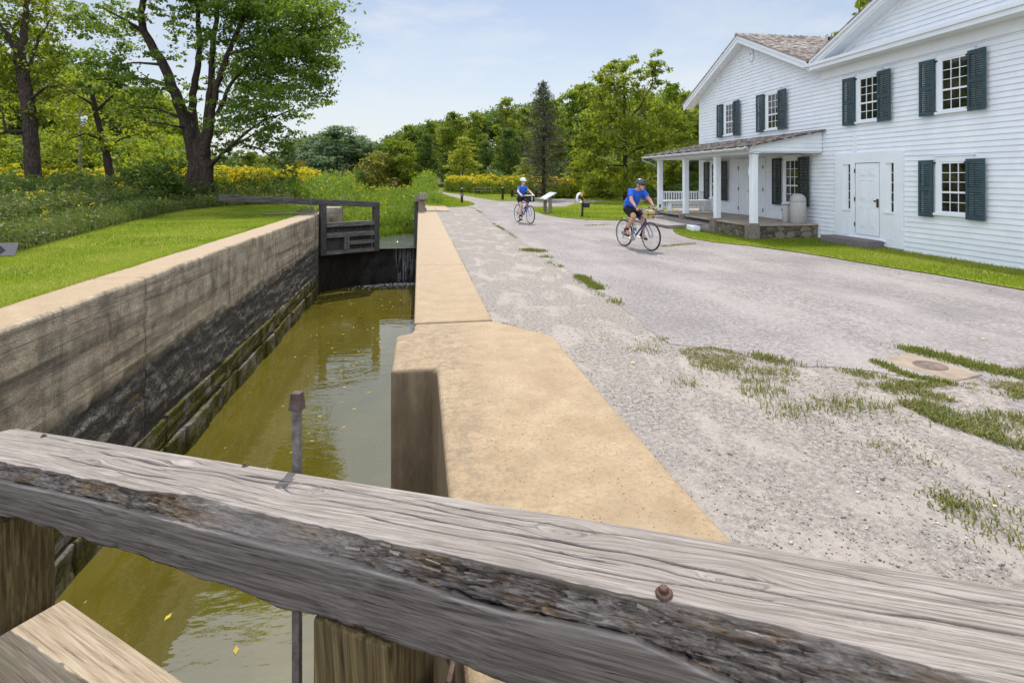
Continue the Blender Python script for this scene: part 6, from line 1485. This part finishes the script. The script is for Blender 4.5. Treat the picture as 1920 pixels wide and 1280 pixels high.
T_ = [
 # wood edge, right of the marsh (front row)
 ('yellow',708,84,284,'round yellowish bushy tree at the end of the wood beside the marsh',1.25),
 ('bush',672,80,318,'low pale thicket left of the yellowish bushy tree',1.3),
 ('spread',752,86,258,'broad green tree right behind the yellowish bushy tree',.9),
 ('dark',800,88,250,'dark green tree over the start of the trail',.85),
 ('dark',838,80,285,'low very dark tree where the trail enters the wood',.85),
 ('light',868,74,256,'bright light green tree standing out before the dark wood',1.15),
 ('dark',912,80,262,'dark tree between the bright green one and the conifer',.9),
 ('dark',955,76,238,'blackish green tree just left of the tall conifer',.9),
 ('light',985,66,295,'small bright green tree at the foot of the conifer',1.1),
 ('bush',930,70,318,'dark shrub behind the goldenrod bank',1.4),
 ('round',1052,64,238,'green tree filling the gap right of the conifer',.8),
 ('dark',1088,60,215,'dark tree between conifer and feathery tree',.85),
 ('light',1068,54,312,'low light green shrubby tree right of the conifer trunk',1.0),
 # second row, crest of the wood
 ('tall',770,112,232,'thin topped tree breaking the skyline above the broad green tree',1.0),
 ('round',735,120,262,'small far tree at the low end of the skyline',.9),
 ('tall',808,108,223,'tall tree above the dark trail trees',.95),
 ('round',850,104,212,'rounded crest tree above the bright green one',.85),
 ('tall',893,100,208,'pointed crest tree left of the tallest crest tree',.9),
 ('tall',948,92,181,'tallest crest tree left of the conifer',.85),
 ('round',985,96,205,'crest tree hidden partly by the conifer top',.8),
 ('round',1040,88,188,'broad crest tree right behind the conifer top',.85),
 ('tall',1068,82,166,'pointed crest tree between conifer and feathery tree',.85),
 ('round',1098,84,158,'dense crest tree left of the feathery tree top',.8),
 ('tall',1130,80,150,'tree behind the left shoulder of the feathery tree',.8),
 ('round',1262,72,160,'mid green tree behind the right shoulder of the feathery tree',.8),
 ('tall',1290,64,170,'tree rising behind the left eave of the house',.85),
 ('round',1320,58,185,'tree hidden mostly by the left corner of the house',.85),
 ('spread',1262,52,282,'pale leafy tree seen between the porch posts',.8),
 ('dark',1300,50,262,'dark tree seen under the porch roof by the house corner',.75),
 ('light',1240,56,240,'light green tree right beside the feathery tree',.95),
 # far round trees beyond the marsh
 ('blue',632,112,236,'large rounded haze tinted tree beyond the marsh',1.78),
 ('blue',678,118,254,'rounded haze tinted tree at the right of the far group',1.36),
 ('blue',590,120,262,'haze tinted tree at the left of the far group',1.61),
 ('blue',548,125,270,'haze tinted far tree beneath the big tree crown',.95),
 ('yellow',565,100,300,'small paler tree in front of the far haze tinted group',1.0),
 # wood behind the goldenrod on the left
 ('dark',20,62,110,'dark tree behind the thick left trunk',.9),
 ('round',-60,58,60,'tall tree at the far left frame edge',.9),
 ('tall',110,66,80,'pale green tree behind the utility pole',1.0),
 ('light',150,55,175,'light green tree close behind the leaning tree',1.1),
 ('dark',215,66,130,'dark tree between the leaning tree and the twin trunk tree',.95),
 ('round',280,64,170,'mid green tree left behind the twin trunks',.95),
 ('dark',335,70,225,'dark low tree right behind the twin trunks',.95),
 ('tall',60,70,40,'tallest tree of the left wood behind the thick trunk',.95),
 ('light',-30,46,190,'light green understory tree at the left frame edge',1.0),
 ('light',100,44,262,'small bright tree between thick trunk and leaning tree',1.1),
 ('dark',420,95,290,'low dark tree far behind the yellow flowers',1.1),
 ('round',470,100,285,'low green tree far behind the yellow flowers',1.1),
 ('round',1640,31,-40,'leafy treetop rising behind the roof of the house',.62),
]
random.seed(41)
for t in T_:
    plant(t[0],t[1],t[2],t[3],t[4],t[5], name='shrub' if t[0] == 'bush' else 'tree', cat='shrub' if t[0] == 'bush' else 'tree')
for px,fw,top,lab,w_ in ((300,30.5,298,'tall dark bush just left of the twin trunks',1.1),(252,31.5,312,'dark rounded bush between the leaning tree and the twin trunks',1.1),(140,33,318,'dark bush right of the thick straight trunk',1.1),(20,33,330,'dark bush left of the thick straight trunk',1.1),(312,31.5,318,'dense dark shrub crowding the foot of the twin trunks',1.2),(270,34,338,'dark shrub left of the shrub at the twin trunks',1.2),(110,32,335,'dark leafy shrub beside the thick left trunk',1.2),(150,30,352,'low green shrub in front of the leaning tree',1.2),(20,27,372,'green shrub under the thick left trunk by the frame edge',1.2),(238,30,362,'low green shrub in the weeds between both big trunks',1.2),(1010,60,338,'low shrub at the foot of the conifer',1.3),(1075,52,338,'green shrub behind the rail fence',1.4),(1130,50,345,'dark shrub under the left side of the feathery tree',1.3),(1215,48,340,'shrub under the right side of the feathery tree',1.3),(1265,44,345,'pale shrub behind the porch balustrade',1.3),(1305,42,340,'dark shrub close to the far house corner',1.2)):
    plant('bush',px,fw,top,lab,w_,'shrub','shrub')
# deep woodland behind the named trees
def woodland():
    lobes = []; r = random.Random(12)
    def band(px0,px1,fw,tops,n):
        for k in range(n):
            px = r.uniform(px0,px1); f = fw*r.uniform(.95,1.12); tp = np.interp(px,[a for a,b in tops],[b for a,b in tops])
            zt = CZ+(HY-tp)*f/F; rad = r.uniform(1.6,3.2); z = r.uniform(.2,1)**.6*(zt-rad*.6); p = pxfw(px,f); lobes.append((p.x,p.y,max(z,rad*.3),rad))
    band(540,720,150,[(540,268),(600,250),(690,258),(720,272)],130); band(690,1340,118,[(690,278),(760,242),(850,219),(940,198),(1040,182),(1130,163),(1340,180)],400); band(1040,1340,62,[(1040,300),(1340,290)],60); band(1600,1700,48,[(1600,200),(1700,200)],6)
    band(-420,360,80,[(-420,20),(0,90),(120,110),(250,150),(360,215)],300); band(-420,350,52,[(-420,230),(350,262)],150); band(340,560,140,[(340,285),(560,290)],40)
    left = [l for l in lobes if l[0] < -8 and l[1] < 100]; lobes = [l for l in lobes if not (l[0] < -8 and l[1] < 100)]
    V,c = lobe_leaves(left,70,.50,sub=.3,hollow=.5); n = len(c)
    tag(mesh_np('woodland',V,np.arange(4*n).reshape(n,4),MAT['leaf_mid'],None,False,np.clip(RNG.normal(.45,.25,n),0,1)),'sunlit wood filling the view behind the left trunks and the goldenrod field','woodland',kind='stuff')
    V,c = lobe_leaves(lobes,46,.62,sub=.3,hollow=.5); n = len(c)
    tag(mesh_np('woodland',V,np.arange(4*n).reshape(n,4),MAT['leaf_dark'],None,False,np.clip(RNG.normal(.5,.25,n),0,1)),'deep green wood closing the view behind the single trees','woodland',kind='stuff')
woodland()
# --- ground cover
def inside(P, poly):
    x,y = P[:,0],P[:,1]; r = np.zeros(len(P),bool); n = len(poly)
    for i in range(n):
        x1,y1 = poly[i]; x2,y2 = poly[(i+1)%n]
        c = ((y1>y)!=(y2>y)); xi = (x2-x1)*(y-y1)/((y2-y1) if y2 != y1 else 1e-9)+x1; r ^= c&(x<xi)
    return r
def scatter(poly, dens, dfun=None):
    a = np.array(poly); lo,hi = a.min(0),a.max(0); n = int((hi[0]-lo[0])*(hi[1]-lo[1])*dens)
    P = RNG.uniform(lo,hi,(n,2)); P = P[inside(P,poly)]
    if dfun is not None: P = P[RNG.random(len(P)) < dfun(P)]
    return P
VH = np.vectorize(hgt); VT = np.vectorize(terrain)
def blades(P, z, hmin, hmax, w, lean=.35, seg=1):
    n = len(P); h = RNG.uniform(hmin,hmax,n); a = RNG.uniform(0,6.283,n); d = np.stack([np.cos(a),np.sin(a),np.zeros(n)],1); s = np.stack([-np.sin(a),np.cos(a),np.zeros(n)],1)
    b = np.column_stack([P,z]); ln = RNG.uniform(.05,1,n)*lean*h; W2 = (w*RNG.uniform(.7,1.3,n))[:,None]/2
    mid = b+d*ln[:,None]*.35+np.array([0,0,1])*(h*.6)[:,None]; tip = b+d*ln[:,None]+np.array([0,0,1])*h[:,None]
    V = np.stack([b-s*W2,b+s*W2,mid+s*W2*.75,mid-s*W2*.75,tip+s*W2*.12,tip-s*W2*.12],1).reshape(-1,3)
    i = np.arange(n)*6; Fq = np.concatenate([np.stack([i,i+1,i+2,i+3],1),np.stack([i+3,i+2,i+4,i+5],1)]); return V,Fq,n
def clump(P,s=1.0): return np.clip(.5+fbm(np.column_stack([P*s,np.zeros(len(P))]),3)*1.2,0,1)
def grass():
    Vs = []; Fs = []; A = []; off = 0
    def put(P,z,h0,h1,w,lean=.5):
        nonlocal off
        if not len(P): return
        V,Fq,n = blades(P,z,h0,h1,w,lean); Vs.append(V); Fs.append(Fq+off); off += len(V); c = np.clip(clump(P,.55)*.75+RNG.random(n)*.4-.08,0,1); A.append(np.concatenate([c,c]))
    L = LAWN['left']; 
    near = scatter(L,1500,lambda P:(P[:,1]<15)&(P[:,1]>3.5)); put(near,VH(near[:,0])+.018,.02,.055,.007)
    far = scatter(L,620,lambda P:P[:,1]>=15); put(far,np.full(len(far),.018),.025,.06,.012)
    H = scatter(LAWN['house'],900,lambda P:P[:,1]>3); put(H,VH(H[:,0])+.018,.025,.075,.009)
    for nm,d,w in (('tri',330,.016),('far',110,.025),('mid',70,.03),('point',260,.016)):
        P = scatter(LAWN[nm],d,(lambda P:P[:,1]<75)); put(P,VH(P[:,0])+.016,.03,.085 if nm != 'point' else .16,w)
    # ragged seam of the lawn along both wall copings
    e = np.column_stack([RNG.normal(-5.50,.03,2600),RNG.uniform(5,27,2600)]); put(e,np.full(len(e),.018),.03,.09,.008)
    tag(mesh_np('grass',np.concatenate(Vs),np.concatenate(Fs),MAT['grass'],None,False,np.concatenate(A)),'short green mown grass of the lawns','grass',kind='stuff')
grass()
def weeds():
    """ragged weeds and grass in the gravel and along the asphalt seams"""
    Vs = []; Fs = []; A = []; off = 0
    def put(P,h0,h1,w,lo,hi,lean=.9):
        nonlocal off
        if not len(P): return
        V,Fq,n = blades(P,VH(P[:,0])+.004,h0,h1,w,lean); Vs.append(V); Fs.append(Fq+off); off += len(V); c = RNG.uniform(lo,hi,n); A.append(np.concatenate([c,c]))
    big = W([(1270,655),(1330,650),(1420,668),(1500,690),(1640,704),(1700,715),(1790,722),(1850,712),(1925,690),(1925,840),(1800,800),(1640,770),(1500,770),(1420,745),(1370,700),(1300,690)])
    nz = lambda P,s,t,w: np.clip((fbm(np.column_stack([P*s,np.full(len(P),4.4)]),4)-t)/w,0,1)
    P = scatter(big,9000,lambda P: nz(P,2.4,-.10,.32)*.85); 
    k = RNG.random(len(P)); put(P[k<.38],.008,.022,.009,.15,.75,2.4); put(P[k>=.38],.004,.014,.012,.55,1.0,2.4)
    rightc = W([(1640,722),(1850,705),(1925,690),(1925,850),(1760,795),(1690,760)]); P = scatter(rightc,7000,lambda P: nz(P,2.2,-.22,.22)); put(P,.010,.042,.010,.05,.75,1.6)
    scat = W([(1200,650),(1400,690),(1640,780),(1925,850),(1925,1080),(1760,960),(1620,860),(1450,790),(1280,720)]); P = scatter(scat,3000,lambda P: nz(P,3.4,.26,.12)*.8); k = RNG.random(len(P)); put(P[k<.5],.006,.020,.008,.15,.8,2.0); put(P[k>=.5],.005,.013,.009,.6,1.0,2.0)
    # individual tufts
    for px,py,r,n,hh in ((1785,943,.07,240,.05),(1440,735,.10,150,.08),(1330,690,.10,140,.07),(1560,765,.13,180,.06),(1880,960,.10,70,.05),(1910,1015,.10,80,.06),(1290,720,.06,60,.07),(1830,985,.05,40,.05),(1700,850,.12,60,.05),(1200,655,.10,80,.05),(1240,637,.08,60,.04),(1410,700,.12,160,.06),(1620,760,.15,160,.08),(1480,775,.12,130,.07)):
        c = at(px,py); P = np.array([c.x,c.y])+RNG.normal(size=(n,2))*r*np.array([1,.8]); put(P,.012,hh*.75,.008,.1,.75,1.4)
    # slab edges and asphalt seams
    def line(pts,n,sp,h1,lo=.1,hi=.6,w=.010):
        q = [np.array(p) for p in W(pts)]; P = []
        for a,b in zip(q[:-1],q[1:]):
            m = max(2,int(n*np.linalg.norm(b-a))); t = RNG.random(m)[:,None]; P.append(a+(b-a)*t+RNG.normal(size=(m,2))*sp)
        P = np.concatenate(P); P = P[RNG.random(len(P)) < np.clip(.5+fbm(np.column_stack([P*1.4,np.zeros(len(P))]),3)*2.2,0,1)]; put(P,.01,h1,w,lo,hi)
    line([(1700,655),(1760,668),(1850,694),(1920,700)],2600,.07,.048); line([(1640,678),(1700,705),(1790,722)],1200,.035,.04); line([(1420,668),(1500,690),(1640,708)],2400,.06,.045,.1,.9)
    line([(1020,482),(1060,503),(1100,528),(1130,547)],2400,.075,.06); line([(1022,484),(1060,503),(1100,528),(1130,547)],1400,.05,.05); line([(1130,552),(1160,571)],500,.05,.06); line([(985,469),(1015,472)],2600,.10,.06); line([(925,420),(950,434),(975,452)],260,.04,.05); line([(870,385),(893,393),(910,405)],90,.05,.05)
    line([(1085,424),(1170,421),(1240,423)],300,.05,.06); line([(1240,463),(1330,455),(1420,465)],260,.05,.06)
    line([(919,606),(965,612)],120,.04,.03); line([(848,460),(866,500),(880,540),(919,606)],120,.03,.04,.3,.9)
    tag(mesh_np('weeds',np.concatenate(Vs),np.concatenate(Fs),MAT['weed'],None,False,np.concatenate(A)),'ragged green and brown weeds growing in the gravel and along seams','weeds',kind='stuff')
weeds()
def stones():
    n = 95000; P = RNG.uniform([.9,1.0],[8.5,11.0],(n,2)); keep = RNG.random(n) < np.clip(1.15-P[:,1]/8,.06,1)*np.clip(.55+fbm(np.column_stack([P*np.array([2.2,1.2]),np.zeros(n)]),3)*1.9,.06,1); P = P[keep]
    pad = np.array([.87,1.0]); xe = np.interp(P[:,1],[1.2,2.6,3.9,5.2,6.6],[1.62,1.45,1.25,1.05,.9]); P = P[P[:,0] > xe]; n = len(P)
    r = np.exp(RNG.normal(math.log(.0035),.42,n)); sc = np.stack([r*RNG.uniform(.8,1.5,n),r*RNG.uniform(.7,1.2,n),r*RNG.uniform(.5,.8,n)],1); a = RNG.uniform(0,6.28,n)
    base = np.array([(1,0,0),(0,1,0),(-1,0,0),(0,-1,0),(.1,.1,1),(0,0,-1)]); q = base[None]*sc[:,None]+RNG.normal(size=(n,6,3))*r[:,None,None]*.18
    c,s = np.cos(a)[:,None],np.sin(a)[:,None]; V = np.stack([q[...,0]*c-q[...,1]*s,q[...,0]*s+q[...,1]*c,q[...,2]],-1)+np.column_stack([P,VH(P[:,0])+.003])[:,None]
    f = np.array([(0,1,4),(1,2,4),(2,3,4),(3,0,4),(1,0,5),(2,1,5),(3,2,5),(0,3,5)]); Fq = (f[None]+6*np.arange(n)[:,None,None]).reshape(-1,3)
    m, nt = newmat('loose_stone'); v = nd(nt,'ShaderNodeAttribute',attribute_name='rnd').outputs['Fac']; finish(nt, ramp(nt,v,[(0,(.13,.115,.10)),(.3,(.23,.205,.185)),(.70,(.37,.335,.305)),(1,(.58,.54,.50))]), .9, spec=.2)
    tag(mesh_np('gravel_stones',V.reshape(-1,3),Fq,m,None,False,np.repeat(RNG.random(n),8)),'loose small stones scattered over the gravel yard','gravel',kind='stuff')
stones()
def litter():
    n = 110; P = RNG.uniform([1.2,1.6],[9,16],(n,2)); c = np.column_stack([P,VH(P[:,0])+.016]); L = RNG.uniform(.02,.055,n)
    V = leaf_quads(c,L,.6,3.0); tag(mesh_np('fallen_leaves',V,np.arange(4*n).reshape(n,4),MAT['fallen'],None,False,RNG.random(n)),'few dry yellow leaves lying on the gravel yard','leaves',kind='stuff')
litter()
def leafy_field(name, poly, dens, hmin, hmax, zf, leafm, label, cat, flower=0.0, fl_mat='goldflower', leaf=.09, nl=10, dfun=None, topnoise=.0, fsize=.10, stemw=.012):
    """upright plants: stem blade, leaves up the stem, optional flower plume"""
    P = scatter(poly,dens,dfun); n = len(P); z = zf(P); h = RNG.uniform(hmin,hmax,n)*(1+topnoise*fbm(np.column_stack([P*.35,np.full(n,8.1)]),3))
    b = np.column_stack([P,z]); ln = RNG.normal(size=(n,2))*.10*h[:,None]
    c = []; Lf = []
    for k in range(nl):
        t = RNG.uniform(.12,1.0,n)[:,None]; q = b+np.column_stack([ln,h])*t+np.column_stack([RNG.normal(size=(n,2))*.07,RNG.normal(size=n)*.03]); c.append(q); Lf.append(leaf*RNG.uniform(.6,1.5,n))
    c = np.concatenate(c); V1 = leaf_quads(c,np.concatenate(Lf),.32,.35,.3); a1 = np.clip(np.tile(.35+.4*clump(P,.5),nl)+RNG.normal(size=len(c))*.18,0,1)
    V = [V1]; A = [a1]; mi = [np.zeros(len(c),int)]
    if flower > 0:
        fk = RNG.random(n) < flower*np.where((P[:,0] < -17) & (P[:,1] < 75),.28,1.0)*np.clip(.55+fbm(np.column_stack([P*.4,np.full(n,2.2)]),3)*1.6,0.05,1); q = b[fk]+np.column_stack([ln[fk],h[fk]]); m = 7
        m = 10; fc = np.repeat(q,m,0)+RNG.normal(size=(len(q)*m,3))*np.array([.075,.075,.06]); V.append(leaf_quads(fc,fsize*RNG.uniform(.6,1.4,len(fc)),.5,1.2)); A.append(RNG.random(len(fc))); mi.append(np.ones(len(fc),int))
    V = np.concatenate(V); N = len(V)//4
    o = mesh_np(name,V,np.arange(4*N).reshape(N,4),None,None,False,np.concatenate(A),[MAT[leafm],MAT[fl_mat]],np.concatenate(mi)); return tag(o,label,cat,kind='stuff')
tz = lambda P: VT(P[:,0],P[:,1])
# goldenrod bank right of the trail, and the sunny field on the left
gr = W([(832,359.5),(860,362),(900,364),(950,364.5),(1000,367)])
leafy_field('goldenrod', gr+[tuple(pxfw(1040,50)[:2]),tuple(pxfw(1130,49)[:2]),tuple(pxfw(1200,47.5)[:2]),tuple(pxfw(1225,58)[:2]),tuple(pxfw(1000,74)[:2]),tuple(pxfw(838,80)[:2])], 11, 1.35,2.05, tz,'goldleaf','bank of yellow flowering goldenrod right of the trail','goldenrod',1.0,leaf=.24,nl=20,topnoise=.35,fsize=.24)
leafy_field('goldenrod', [tuple(pxfw(a,b)[:2]) for a,b in ((595,45),(590,62),(480,75),(300,70),(-250,60),(-250,40),(180,40),(330,37.5),(400,37),(500,38.5),(560,41))], 9, 1.5,2.35, tz,'goldleaf','field of yellow flowering goldenrod beyond the big twin trunk tree','goldenrod',1.4,leaf=.24,nl=20,topnoise=.30,fsize=.26)
# tall weeds at the rim of the left lawn
rim = left_out
def rimpoly(d0,d1):
    a = np.array(rim); c = np.array([40.0,10.0]); out = []
    nrm = []
    for i in range(len(a)):
        t = a[min(i+1,len(a)-1)]-a[max(i-1,0)]; nrm.append(np.array([-t[1],t[0]])/np.linalg.norm(t))
    nrm = np.array(nrm); s = 1 if nrm[0][0] < 0 else -1
    return [tuple(p) for p in a+nrm*s*d0]+[tuple(p) for p in (a+nrm*s*d1)[::-1]]
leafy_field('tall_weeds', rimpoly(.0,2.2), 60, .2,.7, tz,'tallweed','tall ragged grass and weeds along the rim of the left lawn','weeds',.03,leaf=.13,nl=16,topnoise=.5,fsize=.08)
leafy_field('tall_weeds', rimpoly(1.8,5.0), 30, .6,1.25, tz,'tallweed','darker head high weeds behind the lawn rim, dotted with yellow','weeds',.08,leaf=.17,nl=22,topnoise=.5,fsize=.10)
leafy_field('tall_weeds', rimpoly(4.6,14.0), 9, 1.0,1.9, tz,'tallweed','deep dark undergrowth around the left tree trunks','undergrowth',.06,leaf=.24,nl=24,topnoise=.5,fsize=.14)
def rimgrass():
    P = scatter(rimpoly(-.15,1.6),150); V,Fq,n = blades(P,VH(P[:,0]),.15,.65,.014,.7); c = np.clip(.35+.65*RNG.random(n),0,1)
    P2 = None
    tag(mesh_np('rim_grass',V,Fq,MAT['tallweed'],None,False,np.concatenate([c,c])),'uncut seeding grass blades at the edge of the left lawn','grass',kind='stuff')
rimgrass()
def marsh():
    Vs = []; Fs = []; A = []; off = 0
    def put(P,z,h0,h1,w,lean,lo,hi):
        nonlocal off
        V,Fq,n = blades(P,z,h0,h1,w,lean)
        capz = np.interp(P[:,1],[30,38,60,85],[-1.0,-.55,.35,.9])+.35*fbm(np.column_stack([P*.5,np.zeros(n)]),3); k = np.clip((capz-z)/((h0+h1)*.5),.18,1.0)
        Vv = V.reshape(n,6,3); Vv[:,:,2] = z[:,None]+(Vv[:,:,2]-z[:,None])*k[:,None]; V = Vv.reshape(-1,3)
        Vs.append(V); Fs.append(Fq+off); off += len(V); c = np.clip(lo+(hi-lo)*(.9*clump(P,1.1)+.6*RNG.random(n)-.28),0,1); A.append(np.concatenate([c,c]))
    zf = lambda P: np.maximum(VT(P[:,0],P[:,1]),-1.9)
    chan = [(-6.2,33.5),(-3.6,34.0),(-2.6,36.0),(-1.2,37.6),(.15,36.6),(.6,42),(2.5,60),(1,80),(-12,92),(-22,92),(-18,70),(-10,50),(-7.2,38)]
    P = scatter(chan,40,lambda P:P[:,1]<55); put(P,zf(P),1.0,1.9,.026,.8,.1,.9)
    P = scatter(chan,22,lambda P:P[:,1]>=55); put(P,zf(P),1.2,2.2,.06,.4,.15,.9)
    bank = [(.0,35.4),(.75,35.3),(1.6,35.3),(1.2,40),(1.5,55),(2.5,72),(.5,72),(-.4,50),(-.6,38)]
    P = scatter(bank,70); put(P,zf(P),.35,1.0,.03,.6,.1,.95)
    lb = [(-6.2,31),(-5.2,30.6),(-4.6,33),(-5.2,40),(-8,60),(-14,75),(-20,60),(-11,40)]
    P = scatter(lb,45); put(P,zf(P),.4,1.2,.035,.6,.1,.9)
    P = scatter([(-4.6,31.2),(-3.6,31.6),(-2.6,34.2),(-1.4,35.6),(.3,36.2),(.2,37.5),(-2,37.5),(-5,35)],240,lambda P: np.clip((fbm(np.column_stack([P*.9,np.zeros(len(P))]),2)+.15)*5,0,1)); put(P,np.maximum(zf(P),-1.86),.15,.6,.03,.9,.25,.85)
    tag(mesh_np('reeds',np.concatenate(Vs),np.concatenate(Fs),MAT['reed'],None,False,np.concatenate(A)),'bright green reeds and sedge filling the old canal bed','reeds',kind='stuff')
marsh()
mz = lambda P: np.maximum(tz(P),-1.9)
leafy_field('marsh_plants',[(-6.2,34),(-3.4,34.6),(-1.2,37.0),(.3,36.4),(.6,42),(1.2,50),(-9,50),(-8,40)],13,.7,1.5,mz,'reed','broad leaved bright green marsh plants right behind the far gate','marsh plants',.02,leaf=.17,nl=22,topnoise=.9,fsize=.10)
leafy_field('marsh_plants',[(1.2,50),(2.0,62),(0,72),(-14,72),(-11,56),(-9,50)],7,1.3,2.3,mz,'reed','taller green marsh plants farther up the old canal bed','marsh plants',.10,leaf=.22,nl=20,topnoise=.6,fsize=.12)
leafy_field('marsh_plants',[(.5,35.3),(1.5,35.3),(1.3,42),(1.6,54),(.2,54),(-.3,40)],16,.3,.8,mz,'reed','low green bank growth between the right coping and the marsh','bank plants',.03,leaf=.13,nl=18,topnoise=.6,fsize=.08)
leafy_field('marsh_flowers',[(-16,70),(-4,62),(2,66),(3,88),(-16,92)],1.2,1.2,2.1,lambda P: np.maximum(tz(P),-1.2),'goldleaf','pale flowering plants at the far end of the marsh','flowers',.35,leaf=.25,nl=16,fsize=.18)
